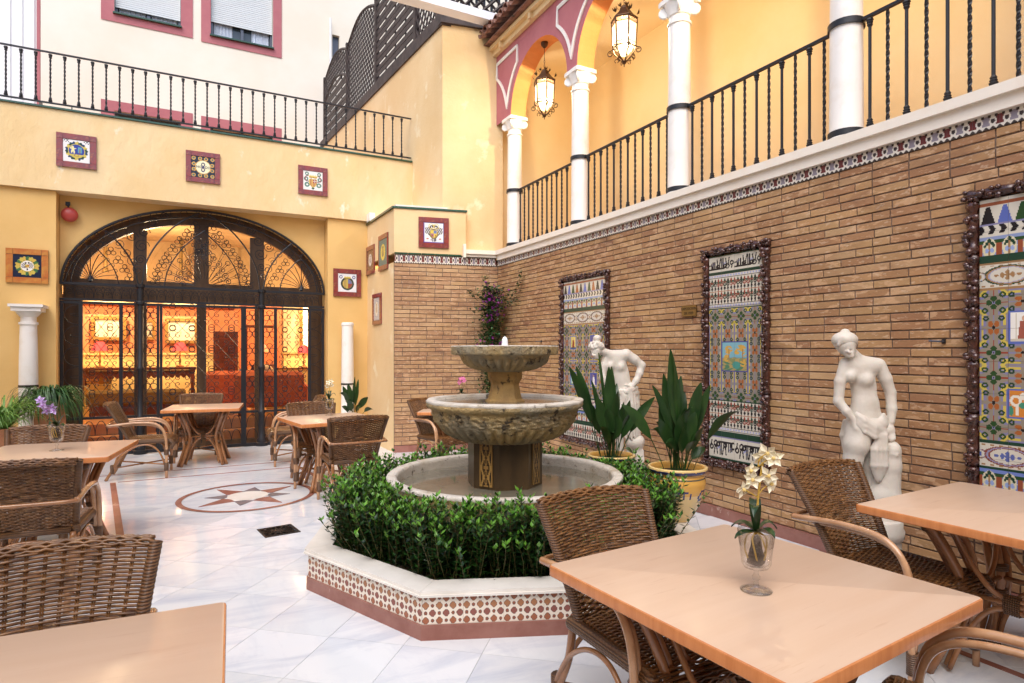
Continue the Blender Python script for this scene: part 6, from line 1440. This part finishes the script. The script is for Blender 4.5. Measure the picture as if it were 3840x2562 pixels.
# ============================================================ HEDGE, POTS, PLANTS
def leafset(q, p, d, up, L_, W_, col, rr_):
    d = d.normalized(); s = d.cross(up)
    if s.length < 1e-4: s = Vector((1, 0, 0))
    s.normalize(); n = s.cross(d); q.cc = col; m = p + d * L_ * .5 - n * W_ * .18; t = p + d * L_
    q.add([p, p + d * L_ * .45 + s * W_, t, p + d * L_ * .45 - s * W_, m], [(0, 1, 4), (1, 2, 4), (4, 2, 3), (0, 4, 3)])
hq = MB(); hst = MB(); rr = random.Random(11)
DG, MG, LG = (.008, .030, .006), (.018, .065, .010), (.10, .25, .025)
nsp = 0; att = 0
while nsp < 1750:
    x, y = rr.uniform(-1.2, 1.2), rr.uniform(-1.2, 1.2); r_ = math.hypot(x, y); a = math.atan2(y, x)
    ap = max(x * cos((k + .5) * pi / 4) + y * sin((k + .5) * pi / 4) for k in range(8))
    if r_ < .885 or ap > 1.12: continue
    wa = FX + x; wb = FY + y
    if math.hypot(wa - 3.14, wb - 3.38) < .26 or math.hypot(wa - 3.22, wb - 4.28) < .26: continue
    nsp += 1
    front = (a < -.2 or abs(a) > 2.4)
    h = rr.uniform(.27, .37) + (.07 if rr.random() < .14 else 0) + (.02 if r_ > .93 and front else 0)
    if rr.random() < .25: h *= .7
    lean = Vector((x, y, 0)).normalized() * (rr.uniform(-.02, .15) * max(0, (ap - .95)) / .17 + rr.uniform(-.03, .03)) + Vector((rr.uniform(-.07, .07), rr.uniform(-.07, .07), 0))
    base = Vector((x, y, .225)); topp = base + Vector((0, 0, h)) + lean
    hst.tube([base, base.lerp(topp, .5) + Vector((rr.uniform(-.01, .01), rr.uniform(-.01, .01), 0)), topp], [.003, .0025, .0014], 3, cap=False)
    n_ = int(h / .026); ph = rr.random() * 6
    for i in range(n_ + 1):
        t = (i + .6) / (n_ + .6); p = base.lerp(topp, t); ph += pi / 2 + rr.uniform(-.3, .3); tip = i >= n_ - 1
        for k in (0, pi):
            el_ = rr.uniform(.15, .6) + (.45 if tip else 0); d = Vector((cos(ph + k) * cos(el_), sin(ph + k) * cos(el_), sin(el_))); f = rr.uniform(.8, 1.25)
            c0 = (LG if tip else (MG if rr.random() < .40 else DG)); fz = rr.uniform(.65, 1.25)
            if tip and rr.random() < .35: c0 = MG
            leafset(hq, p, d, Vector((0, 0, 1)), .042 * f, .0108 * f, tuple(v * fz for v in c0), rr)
    leafset(hq, topp, Vector((rr.uniform(-.3, .3), rr.uniform(-.3, .3), 1)), Vector((0, 1, .1)), .03, .007, tuple(v * rr.uniform(.8, 1.2) for v in LG), rr)
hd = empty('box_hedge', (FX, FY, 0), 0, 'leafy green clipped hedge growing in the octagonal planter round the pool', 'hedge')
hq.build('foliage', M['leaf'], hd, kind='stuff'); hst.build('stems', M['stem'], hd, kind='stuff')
q = MB()
for k in range(260):
    a = rr.uniform(0, 2 * pi); r_ = rr.uniform(.90, 1.13); q.cc = rr.choice([(.12, .06, .03), (.2, .10, .05), (.06, .035, .02)]); leafset(q, Vector((r_ * cos(a), r_ * sin(a), .232)), Vector((rr.uniform(-1, 1), rr.uniform(-1, 1), .15)), Vector((0, 0, 1)), .035, .009, q.cc, rr)
q.build('fallen_leaves', M['leaf'], pl, kind='stuff')

def pot_mesh(H_, R_, painted=True):
    prof = [(R_ * .40, 0), (R_ * .42, .01), (R_ * .58, H_ * .12), (R_ * .78, H_ * .35), (R_ * .93, H_ * .58), (R_ * .97, H_ * .72), (R_ * .93, H_ * .82), (R_ * .90, H_ * .85), (R_ * .92, H_ * .88), (R_ * 1.0, H_ * .91), (R_ * 1.04, H_ * .95), (R_ * 1.03, H_ * .99), (R_ * .97, H_), (R_ * .90, H_ * .98), (R_ * .86, H_ * .93), (R_ * .84, H_ * .86), (.001, H_ * .86)]
    q = MB(); pr = []
    for i in range(len(prof) - 1):
        for k in range(4): t = k / 4; pr.append((prof[i][0] + (prof[i + 1][0] - prof[i][0]) * t, prof[i][1] + (prof[i + 1][1] - prof[i][1]) * t))
    pr.append(prof[-1]); n = 96; q.lathe(pr, n); base = (.66, .42, .14); cols = []
    for f in q.f:
        if len(f) > 4: cols.append((.3, .2, .1)); continue
        v = np.mean([q.v[i] for i in f], 0); z = v[2] / H_; a = math.atan2(v[1], v[0]); rad = math.hypot(v[0], v[1]) / R_
        c = (.70, .50, .22) if z < .55 else (.66, .36, .08)
        if painted:
            if .885 < z < .945 + .03 * abs(sin(a * 7)) and rad > .93: c = (.035, .035, .12)
            if .955 < z and rad > .93: c = (.70, .50, .20)
            if abs(z - .80) < .008 or abs(z - .17) < .007: c = (.10, .10, .07)
            sc_ = (a * 2.5 / pi * 2) % 2 - 1; zz = (z - .52) / .11
            r1 = math.hypot((sc_ + .35) / .38, (zz + .1)); r2 = math.hypot((sc_ - .45) / .30, (zz + .2))
            if .55 < r1 < 1.0 and not (sc_ > -.2 and zz < -.2): c = (.03, .035, .13)
            if .62 < r2 < .95 and zz > -.5: c = (.03, .035, .13)
            if abs(zz - .75) < .22 and abs(sc_) < .55: c = (.03, .035, .13)
        cols.append(c)
    q.c = cols; return q
def blade(q, base, tip, W_, bend=.1, rr_=None, n_=12, stem=.34):
    base, tip = Vector(base), Vector(tip); d = tip - base; side = Vector((rr_.uniform(-1, 1), rr_.uniform(-1, 1), 0)); side = (side - d * side.dot(d) / d.dot(d)).normalized(); 
    vr = Vector((.885, -.465, 0)); side = (vr * rr_.choice((1, 1, -1)) + side * .6); side = (side - d * side.dot(d) / d.dot(d)).normalized(); nrm = d.cross(side).normalized(); V = []
    mid = base.lerp(tip, .5) + Vector((0, 0, bend))
    for i in range(n_ + 1):
        t = i / n_; p = base * (1 - t) ** 2 + mid * 2 * t * (1 - t) + tip * t * t
        if t < stem: w = .004
        else: u = (t - stem) / (1 - stem); w = .004 + W_ * .92 * (sin(pi * u ** .8)) ** .85 * (1 - .15 * u)
        for s_, dz in ((-1, .22), (0, 0), (1, .22)): V.append(p + side * w * s_ + nrm * abs(s_) * w * dz + nrm * .006 * sin(t * 9) * s_ * (1 if t > stem else 0))
    q.add(V, [(3 * i + j, 3 * i + j + 1, 3 * i + j + 4, 3 * i + j + 3) for i in range(n_) for j in (0, 1)])
def aspidistra(x, y, z, H_, R_, leaves, label_pot, label_plant, painted=True, seed=1, potname='flower_pot', sc=1):
    p = empty(potname, (x, y, z), R(-20), label_pot, 'flower pot', 'glazed yellow flower pots' if painted else None)
    pot_mesh(H_, R_, painted).build('body', M['pot'] if painted else M['terracotta'], p, smooth=True)
    q = MB(); q.lathe([(.001, H_ * .875), (R_ * .84, H_ * .872)], 24, cap=False); q.f = [f[::-1] for f in q.f]; q.build('soil', M['soil'], p)
    pt = empty('aspidistra', (x, y, z + H_ * .87), 0, label_plant, 'plant'); rr_ = random.Random(seed)
    for (dx, dz, w, *b) in leaves:
        dep = rr_.uniform(-.12, .12) if len(b) < 2 else b[1]; bx = (dx * .2 + rr_.uniform(-.03, .03)); q = MB()
        tip = (dx * .8854 + dep * .4648, -dx * .4648 + dep * .8854, dz); bs = (bx * .8854 + dep * .3 * .46, -bx * .4648 + dep * .3 * .88, -.01)
        blade(q, bs, tip, w, b[0] if b else .1, rr_); q.build('leaf', M['blade'], pt, smooth=True)
    for k in range(8 if painted else 4):
        a = rr_.uniform(-1, 1); hh = rr_.uniform(.25, .75) * (max(l[1] for l in leaves)); dx = a * .22; dep = rr_.uniform(-.25, .25); bx = rr_.uniform(-.05, .05); q = MB()
        blade(q, (bx * .885, -bx * .465, -.01), (dx * .8854 + dep * .4648, -dx * .4648 + dep * .8854, hh), rr_.uniform(.020, .040), rr_.uniform(.12, .3), rr_); q.build('leaf', M['blade'], pt, smooth=True)
    return pt
aspidistra(3.14, 3.38, .256, .395, .205, [(-.075, .90, .046, .1), (-.03, .885, .044, .1), (-.062, .93, .010, .1), (-.115, .56, .045, .12), (.05, .70, .040, .1), (.14, .66, .050, .13, -.10), (.215, .64, .036, .1), (.44, .45, .050, .22, -.05), (-.42, .50, .050, .20, -.05), (.02, .48, .055, .1, -.12), (.10, .45, .05, .12, -.1), (-.16, .40, .045, .1, -.1), (.13, .25, .050, .14, -.12), (.17, .35, .052, .12, -.1), (-.02, .62, .05, .1, .08), (.08, .58, .045, .1, .1), (-.09, .72, .044, .08, .05), (.20, .18, .04, .1, 0), (.0, .35, .05, .1, -.14), (-.06, .80, .042, .1, -.03)],
           'large yellow glazed pot with blue scrolls on the planter corner', 'tall dark aspidistra in the blue and yellow pot near the middle tile panel')
aspidistra(3.22, 4.28, .256, .34, .20, [(-.37, .80, .052, .12, -.05), (-.30, .80, .040, .12, .05), (-.10, .92, .012, .05), (-.03, .80, .056, .1, -.05), (.015, .80, .036, .1), (.10, .50, .040, .08), (.22, .42, .050, .12, -.05), (.36, .54, .044, .14), (.18, .50, .05, .1, .1), (-.14, .55, .055, .1, -.1), (-.05, .45, .06, .1, -.12), (.04, .40, .06, .1, -.12), (-.20, .50, .05, .12, .05), (.17, .06, .045, .14, -.1), (-.02, .66, .055, .1, .03), (.05, .60, .05, .1, -.06), (-.10, .30, .05, .1, -.14)],
           'yellow glazed pot behind the fountain on the planter corner', 'dark aspidistra in front of the left statue behind the fountain', seed=4)
aspidistra(2.20, 9.45, 0, .50, .19, [(-.14, .52, .05, .1), (-.06, .56, .055, .1), (.08, .62, .03, .1), (.10, .50, .04, .1), (.33, .14, .04, .18), (.20, .34, .055, .14), (-.02, .30, .06, .1), (-.20, .20, .05, .1), (.12, .22, .055, .12), (.02, .66, .03, .05)],
           'terracotta pot behind the chairs right of the gate', 'small dark broad leaved plant in front of the right column stump', painted=False, seed=8)
def grassy(x, y, H_, n, rad, label_pot, label, m, seed, droop, w=.006, up=.25):
    p = empty('plant_pot', (x, y, 0), 0, label_pot, 'flower pot'); pot_mesh(H_, .17, False).build('body', M['terracotta'], p, smooth=True)
    q = MB(); q.lathe([(.001, H_ * .875), (.14, H_ * .872)], 20, cap=False); q.f = [f[::-1] for f in q.f]; q.build('soil', M['soil'], p)
    c = empty('grassy_plant', (x, y, H_ * .87), 0, label, 'plant'); rr_ = random.Random(seed); q = MB()
    for k in range(n):
        a = rr_.random() * 2 * pi; L_ = rad * rr_.uniform(.5, 1.15); hh = up * rr_.uniform(.6, 1.3); V = []; ww = w * rr_.uniform(.7, 1.2)
        b0 = Vector((.03 * cos(a), .03 * sin(a), 0))
        for i in range(9):
            t = i / 8; r_ = L_ * (1 - (1 - t) ** 1.6) ; z = hh * 4 * t * (1 - t * .55) - droop * t ** 2.2; s = ww * (1 - t ** 3) + .0006
            pnt = b0 + Vector((r_ * cos(a + .2 * t), r_ * sin(a + .2 * t), z * .6)); V += [pnt + Vector((-sin(a), cos(a), 0)) * s, pnt - Vector((-sin(a), cos(a), 0)) * s]
        q.add(V, [(2 * i, 2 * i + 2, 2 * i + 3, 2 * i + 1) for i in range(8)])
    q.tube([(0, 0, -.01), (0, 0, .08)], .03, 8); q.build('leaves', m, c, smooth=True, kind='stuff')
grassy(-1.98, 9.0, .60, 260, .44, 'pot of the bright spider plant, hidden by the chair', 'bright green grassy plant arching behind the left chair', M['grassleaf'], 2, .35, .008, .40)
grassy(-1.60, 9.62, .85, 420, .40, 'pot of the dark grassy plant at the foot of the left column', 'dark green drooping grassy plant at the foot of the left column', M['grassleaf_dark'], 3, .70, .008, .36)

# bougainvillea in the corner
bg_ = empty('bougainvillea', (3.93, 8.15, 0), 0, 'climbing bougainvillea with purple flowers in the corner of the brick walls', 'climbing plant')
rr = random.Random(21); q = MB(); fq = MB(); sq = MB(); tr_ = MB()
sq.tube(spline([(0, 0, 0), (.02, .0, .5), (-.02, .02, 1.1), (.0, 0, 1.7), (-.01, .01, 2.3)], 5), .012, 6); sq.tube(spline([(.04, 0, 0), (-.02, .0, .6), (.04, .0, 1.2), (-.03, 0, 1.9)], 5), .008, 6)
shoots = [[(0, 0, 2.15), (.10, -.12, 2.25), (.16, -.45, 2.35), (.18, -.62, 2.60)], [(0, 0, 2.0), (.12, -.25, 2.18), (.17, -.50, 2.22)], [(0, 0, 2.1), (-.22, -.05, 2.30), (-.42, -.05, 2.33)], [(0, 0, 2.2), (-.08, 0, 2.45), (-.10, 0, 2.60)], [(0, 0, 1.5), (-.20, -.05, 1.75)], [(0, 0, 1.95), (-.15, -.05, 2.12), (-.30, -.05, 2.08)], [(0, 0, 1.2), (-.16, -.1, 1.28)], [(0, 0, 1.3), (.10, -.2, 1.42)]]
for s_ in shoots: sq.tube(spline(s_, 5), .0035, 4)
def lf(p, col=None):
    d = Vector((rr.uniform(-1, 1), rr.uniform(-1, .6), rr.uniform(-.6, .6))); leafset(q, p, d, Vector((rr.uniform(-.3, .3), rr.uniform(-.3, .3), 1)), rr.uniform(.035, .06), rr.uniform(.013, .020), col or tuple(v * rr.uniform(.6, 1.5) for v in (.03, .075, .02)), rr)
for k in range(3600):
    z = rr.betavariate(1.5, 1.1) * 2.1 + .35; w = .15 * (.55 + .6 * sin(min(z, 2.3) / 2.4 * pi * .8)); lf(Vector((rr.gauss(0, w * .55), rr.gauss(-.02, w * .5), z)))
for s_ in shoots:
    P = spline(s_, 8)
    for p in P:
        for _ in range(4): lf(p + Vector((rr.gauss(0, .02), rr.gauss(0, .02), rr.gauss(0, .02))))
for k in range(120):
    z = rr.choice([rr.uniform(1.35, 1.7), rr.uniform(1.9, 2.5), rr.uniform(2.0, 2.4)]); c = Vector((rr.gauss(.0, .085), rr.gauss(-.09, .05), z)); fc = rr.choice([(.38, .05, .42), (.46, .07, .50), (.55, .12, .45)])
    for i in range(6): leafset(fq, c, Vector((rr.uniform(-1, 1), rr.uniform(-1, 1), rr.uniform(-1, 1))), Vector((0, .3, 1)), .030, .012, fc, rr)
q.build('foliage', M['leaf'], bg_, kind='stuff'); fq.build('blossoms', M['petal'], bg_, kind='stuff'); sq.build('stem', M['stem'], bg_)
bp_ = empty('plant_pot', (3.93, 8.15, 0), 0, 'terracotta pot of the bougainvillea, hidden behind the hedge', 'flower pot'); pot_mesh(.34, .17, False).build('body', M['terracotta'], bp_, smooth=True)

# ============================================================ STATUES
def surface_nets(F, o, h):
    nx, ny, nz = F.shape; ins = F < 0; idx = -np.ones((nx - 1, ny - 1, nz - 1), int)
    S = np.zeros((nx - 1, ny - 1, nz - 1)); acc = np.zeros((nx - 1, ny - 1, nz - 1, 3)); cnt = np.zeros((nx - 1, ny - 1, nz - 1))
    def cr(dx, dy, dz): return (slice(dx, nx - 1 + dx), slice(dy, ny - 1 + dy), slice(dz, nz - 1 + dz))
    corners = [(a, b, c) for a in (0, 1) for b in (0, 1) for c in (0, 1)]
    for a in corners:
        for ax in range(3):
            if a[ax] == 0:
                b = list(a); b[ax] = 1; fa_, fb = F[cr(*a)], F[cr(*b)]; x = (fa_ < 0) != (fb < 0)
                t = np.where(x, fa_ / np.where(x, fa_ - fb, 1), 0)
                for k in range(3): acc[..., k] += np.where(x, a[k] + (t if k == ax else 0), 0)
                cnt += x
    m = cnt > 0; idx[m] = np.arange(m.sum()); P = np.argwhere(m) + acc[m] / cnt[m][:, None]; V = P * h + np.array(o)
    Q = []
    for ax in range(3):
        sl0 = [slice(1, -1)] * 3; sl0[ax] = slice(0, -1); sl1 = list(sl0); sl1[ax] = slice(1, None)
        A_, B_ = ins[tuple(sl0)], ins[tuple(sl1)]
        for (cond, flip) in ((A_ & ~B_, False), (~A_ & B_, True)):
            p = np.argwhere(cond); p2 = p.copy()
            for k in range(3):
                if k != ax: p2[:, k] += 1
            u, v = [(1, 2), (2, 0), (0, 1)][ax]
            def g(du, dv): r = p2.copy(); r[:, u] -= du; r[:, v] -= dv; return idx[r[:, 0], r[:, 1], r[:, 2]]
            f = np.stack([g(1, 1), g(0, 1), g(0, 0), g(1, 0)], 1); Q.append(f[:, ::-1] if flip else f)
    return V, np.vstack(Q)
def smin(a, b, k): h = np.clip(.5 + .5 * (b - a) / k, 0, 1); return b * (1 - h) + a * h - k * h * (1 - h)
def sculpt(name, prims, m, parent, h=.0065, pad=.03):
    lo = np.array([1e9] * 3); hi = -lo
    for p in prims:
        if p[0] == 'E': lo = np.minimum(lo, np.array(p[1]) - np.array(p[2])); hi = np.maximum(hi, np.array(p[1]) + np.array(p[2]))
        elif p[0] == 'C':
            for c, r in ((p[1], p[3]), (p[2], p[4])): lo = np.minimum(lo, np.array(c) - r); hi = np.maximum(hi, np.array(c) + r)
    lo -= pad; hi += pad; n = np.ceil((hi - lo) / h).astype(int) + 1
    X, Y, Z = np.meshgrid(*[lo[k] + h * np.arange(n[k]) for k in range(3)], indexing='ij'); F = np.full(X.shape, 1.0)
    for p in prims:
        sub = False; k = p[-1]
        if p[0] in 'EN':
            c, r = p[1], p[2]; q0 = np.sqrt(((X - c[0]) / r[0]) ** 2 + ((Y - c[1]) / r[1]) ** 2 + ((Z - c[2]) / r[2]) ** 2); D = (q0 - 1) * min(r)
            if p[0] == 'N': F = -smin(-F, D, k); continue
        else:
            a, b = np.array(p[1]), np.array(p[2]); ba = b - a; L2 = ba @ ba; t = np.clip(((X - a[0]) * ba[0] + (Y - a[1]) * ba[1] + (Z - a[2]) * ba[2]) / L2, 0, 1)
            D = np.sqrt((X - a[0] - t * ba[0]) ** 2 + (Y - a[1] - t * ba[1]) ** 2 + (Z - a[2] - t * ba[2]) ** 2) - (p[3] + (p[4] - p[3]) * t)
        F = smin(F, D, k)
    V, Q = surface_nets(F, lo, h); me = bpy.data.meshes.new(name); me.from_pydata(V.tolist(), [], Q.tolist()); me.materials.append(m); me.polygons.foreach_set('use_smooth', [True] * len(Q)); me.update()
    o = link(name, me, parent); md = o.modifiers.new('smooth', 'SMOOTH'); md.iterations = 2; md.factor = .4; return o
def pts(cx0, zb, s): return lambda x, y, d=0: ((x - cx0) * s, -d * .001, (zb - y) * s)
def chain(P, rs, k): return [('C', P[i], P[i + 1], rs[i], rs[i + 1], k) for i in range(len(P) - 1)]
# right statue: local x to the right of the picture, local -y towards the camera
S1 = empty('statue', (3.74, 2.345, .40), R(-27.7), 'white stone statue of a draped woman looking down, right of the middle tile panel', 'statue')
p = pts(345, 1345, .000977)
body = [('E', p(300, 365, 0), (.086, .060, .088), .03), ('C', p(215, 315, 5), p(385, 325, 0), .040, .048, .04), ('E', p(322, 470, 0), (.076, .056, .09), .03), ('E', p(328, 575, 8), (.082, .062, .085), .03), ('E', p(330, 680, 0), (.108, .078, .09), .04),
        ('E', p(215, 396, 36), (.034, .036, .036), .03), ('E', p(310, 418, 40), (.038, .040, .040), .03), ('C', p(285, 300, 5), p(222, 235, 25), .040, .034, .02),
        ('E', p(190, 195, 35), (.054, .060, .064), .012), ('E', p(195, 245, 62), (.030, .030, .032), .02), ('C', p(170, 232, 84), p(178, 243, 94), .008, .009, .008), ('E', p(200, 268, 78), (.016, .014, .012), .012),
        ('N', p(158, 226, 84), (.009, .010, .006), .006), ('N', p(190, 231, 92), (.009, .010, .006), .006)]
body += chain([p(415, 325, 0), p(455, 410, 10), p(487, 500, 12), p(483, 600, 30), p(470, 680, 45)], [.044, .037, .031, .029, .021], .012)
body += chain([p(205, 318, 5), p(165, 430, 12), p(150, 555, 20), p(185, 615, 48), p(215, 655, 60)], [.038, .033, .029, .026, .020], .012)
# hands
body += [('E', p(462, 735, 52), (.028, .018, .036), .012), ('E', p(228, 680, 66), (.020, .018, .030), .012)]
for i, (x, y, L_) in enumerate(((440, 760, 42), (452, 768, 50), (466, 770, 46), (478, 765, 38))): body += chain([p(x, y - 8, 62), p(x - 5, y + L_ * .5, 72), p(x - 4, y + L_ * .8, 66)], [.0085, .008, .007], .006)
body += chain([p(440, 735, 62), p(420, 765, 72), p(408, 790, 70)], [.010, .009, .008], .008)
for i, (x, y) in enumerate(((222, 700), (232, 704), (242, 702), (250, 694))): body += chain([p(x, y - 6, 74), p(x + 4, y + 18, 80), p(x + 8, y + 30, 72)], [.008, .0078, .007], .006)
body += chain([p(285, 730, 20), p(255, 830, 34), p(238, 920, 30), p(240, 1010, 18), p(258, 1180, 5), p(268, 1255, 0)], [.086, .072, .054, .050, .034, .028], .02)
body += chain([p(385, 740, 0), p(378, 860, -8), p(372, 960, -8), p(378, 1100, -15), p(385, 1250, -15)], [.082, .070, .055, .046, .032], .02)
body += chain([p(270, 1262, 0), p(250, 1285, 60), p(246, 1292, 85)], [.028, .024, .016], .02) + chain([p(385, 1262, -15), p(372, 1290, 45), p(368, 1295, 62)], [.028, .024, .016], .02)
sculpt('figure', body, M['plaster'], S1)
hair = [('E', p(187, 165, 25), (.076, .070, .054), .015), ('E', p(208, 185, -5), (.066, .064, .058), .015), ('E', p(198, 112, 10), (.026, .028, .020), .008)]
hair += chain([p(215, 118, 0), p(245, 140, -12), p(262, 170, -16), p(265, 196, -14)], [.018, .021, .020, .014], .006)
for j in range(6): a = j * .42; hair += chain([p(188, 118, 30), p(150 + j * 14, 150, 72 - j * 6), p(128 + j * 20, 195, 62 - j * 4)], [.006, .012, .009], .006)
for j in range(7): hair.append(('E', p(222 + j * 7, 122 + j * 13, 6 - j * 2 + (6 if j % 2 else 0)), (.014, .015, .010), .004))
sculpt('hair', hair, M['plaster'], S1, .006)
dr_ = []
for j in range(6): o_j = j * 13; dr_ += chain([p(238, 628 + o_j, 72 + (j % 2) * 8), p(270, 655 + o_j * 1.3, 92 + (j % 2) * 8), p(330, 700 + o_j * 1.1, 98 + (j % 2) * 6), p(390, 735 + o_j * .6, 82), p(430, 742 + o_j * .3, 62)], [.013, .014, .014, .013, .012], .010)
for j in range(6): x = 308 + j * 20; dr_ += chain([p(362 + j * 9, 760, 92), p(330 + j * 14, 850, 84 + 13 * (j % 2)), p(334 + j * 14, 950, 80 + 13 * (j % 2)), p(356 + j * 8, 1050 - abs(j - 2) * 14, 72 + 6 * (j % 2))], [.013, .016, .017, .013], .010)
for j in range(5): dr_ += chain([p(380 + j * 8, 690 - j * 14, 60), p(420, 650 + j * 12, 50), p(470, 660 + j * 26, 10)], [.012, .014, .012], .01)
dr_ += [('E', p(330, 700, 30), (.115, .075, .055), .02)]
for j in range(5): dr_ += chain([p(222 + j * 3, 690, 20 - j * 18), p(214, 780, 10 - j * 16), p(225, 880, -10 - j * 10)], [.016, .014, .008], .01)
sculpt('drapery', dr_, M['plaster'], S1, .006)
sp_ = chain([p(465, 862, 40), p(463, 960, 35), p(455, 1150, 30), p(440, 1320, 20)], [.062, .066, .072, .085], .02) + chain([p(415, 1000, 20), p(405, 1150, 20), p(395, 1320, 10)], [.045, .06, .09], .03)
for j in range(7): x = 385 + j * 20; sp_ += chain([p(x, 1110 + (j % 3) * 25, 70 - abs(j - 3) * 8), p(x + 4, 1210, 88 - abs(j - 3) * 8), p(x, 1320, 85 - abs(j - 3) * 8)], [.012, .020, .016], .008)
for z_ in (890,): sp_ += chain([p(420, z_, 78), p(470, z_ - 6, 100), p(515, z_ - 20, 70)], [.006, .007, .006], .008)
sp_ += chain([p(440, 820, 88), p(444, 880, 96), p(446, 900, 92)], [.004, .008, .004], .008)
sp_.append(('N', p(462, 738, 35), (.13, .13, .048), .006)); sculpt('tree_stump', sp_, M['plaster'], S1, .0065)
q = MB(); q.lathe([(.165, -.40), (.165, -.36), (.145, -.33), (.14, -.08), (.155, -.06), (.158, -.02), (.148, .0), (.150, .035), (.145, .045)], 40, (.045, -.01, 0)); q.build('pedestal', M['plaster'], S1, smooth=True, angle=35)
# left statue
S2 = empty('statue', (3.70, 4.80, .30), R(-27.7), 'white stone statue with a hand on her hip, behind the left potted plant', 'statue')
p = pts(620, 1600, .000905)
def rp(x, y, d=0): return p(x, y, d)
body = [('E', p(585, 400, 0), (.098, .064, .088), .03), ('C', p(520, 335, 0), p(690, 325, 0), .045, .050, .04), ('E', p(635, 520, 0), (.085, .058, .09), .04), ('E', p(655, 620, 5), (.078, .058, .08), .04), ('E', p(690, 730, 0), (.100, .075, .09), .04),
        ('E', p(633, 458, 38), (.036, .040, .040), .03), ('E', p(520, 448, 34), (.034, .038, .038), .03), ('C', p(540, 330, 10), p(440, 290, 30), .042, .036, .02),
        ('E', p(370, 280, 40), (.052, .056, .062), .012), ('E', p(362, 330, 62), (.032, .030, .034), .02), ('C', p(325, 322, 78), p(332, 335, 90), .008, .010, .008), ('E', p(372, 362, 70), (.016, .014, .012), .012), ('N', p(345, 318, 88), (.010, .010, .006), .006)]
body += chain([p(705, 325, 0), p(790, 380, 0), p(868, 442, -5), p(842, 530, 15), p(800, 610, 35), p(765, 655, 50)], [.052, .044, .038, .034, .029, .024], .02)
body += chain([p(500, 345, 0), p(455, 450, 20), p(440, 570, 40), p(500, 660, 70), p(560, 700, 80)], [.042, .037, .032, .026, .022], .02)
body += [('E', p(735, 680, 60), (.036, .018, .028), .012), ('E', p(590, 715, 82), (.028, .016, .02), .01)]
for i in range(4): body += chain([p(715 - i * 2, 672 + i * 12, 66), p(690 - i * 6, 680 + i * 14, 72), p(668 - i * 2, 690 + i * 14, 66)], [.0085, .008, .007], .006)
body += chain([p(725, 665, 66), p(700, 655, 74), p(682, 650, 72)], [.010, .009, .008], .006)
for i in range(4): body += chain([p(605, 708 + i * 9, 88), p(628, 712 + i * 10, 90), p(640, 722 + i * 10, 84)], [.008, .0075, .007], .006)
body += chain([p(660, 780, 20), p(640, 900, 34), p(632, 1040, 28), p(628, 1150, 10), p(632, 1350, 0), p(632, 1500, 0)], [.082, .070, .052, .046, .036, .028], .02) + chain([p(632, 1510, 0), p(615, 1560, 60), p(610, 1568, 80)], [.028, .024, .016], .02)
body += chain([p(740, 800, -10), p(760, 1000, -20), p(750, 1250, -20), p(750, 1520, -20)], [.078, .055, .045, .03], .02)
sculpt('figure', body, M['plaster'], S2)
hair = [('E', p(378, 245, 28), (.072, .066, .058), .015), ('E', p(400, 270, -5), (.062, .062, .062), .015), ('E', p(385, 150, 15), (.040, .038, .034), .01), ('E', p(385, 178, 15), (.028, .028, .020), .01)]
rq = random.Random(9)
for j in range(34): a = rq.uniform(-1.2, 2.9); e_ = rq.uniform(.1, 1.3); hair.append(('E', p(375 - 74 * cos(a) * cos(e_ * .6), 250 - 62 * sin(e_) - rq.uniform(-20, 10), 28 + 62 * sin(a) * cos(e_ * .5)), (.017, .015, .013), .006))
sculpt('hair', hair, M['plaster'], S2, .006)
dr_ = [('E', p(715, 740, 10), (.105, .078, .055), .02)]
for j in range(12):
    x0 = 630 + j * 16; dd = 62 * sin(pi * (j + .5) / 12) + 14 + 10 * (j % 2); dr_ += chain([p(650 + j * 13, 705 - j * 3, dd), p(x0 + 8, 850, dd + 8), p(x0 + 22, 1000, dd + 4), p(x0 + 34, 1190 + 20 * (j % 3), dd)], [.011, .014, .015, .010], .008)
for j in range(5): dr_ += chain([p(620 + j * 8, 700 + j * 8, 70), p(680, 712 + j * 6, 86), p(760, 690 + j * 4, 72), p(815, 670 + j * 10, 20)], [.010, .011, .011, .010], .01)
for j in range(8): dr_ += chain([p(830 - j * 8, 730, -10 - j * 8), p(840 - j * 6, 950, -20 - j * 6), p(840 - j * 6, 1180, -20 - j * 6)], [.014, .016, .012], .01)
sculpt('drapery', dr_, M['plaster'], S2, .006)
sp_ = [('E', p(790, 1270, 20), (.085, .075, .070), .03), ('E', p(845, 1255, 15), (.040, .05, .050), .03)] + chain([p(820, 1330, 10), p(835, 1450, 10), p(825, 1590, 5)], [.050, .045, .060], .03)
for j in range(6): sp_ += chain([p(800 + j * 14, 1350, 50), p(805 + j * 13, 1450, 58 + 6 * (j % 2)), p(800 + j * 12, 1580, 55)], [.008, .011, .010], .008)
sculpt('draped_urn', sp_, M['plaster'], S2, .0065)
q = MB(); q.lathe([(.20, -.30), (.20, -.26), (.18, -.24), (.175, -.06), (.19, -.04), (.19, .0), (.18, .01), (.175, .035), (.17, .045)], 40, (.08, 0, 0)); q.build('pedestal', M['plaster'], S2, smooth=True, angle=35)
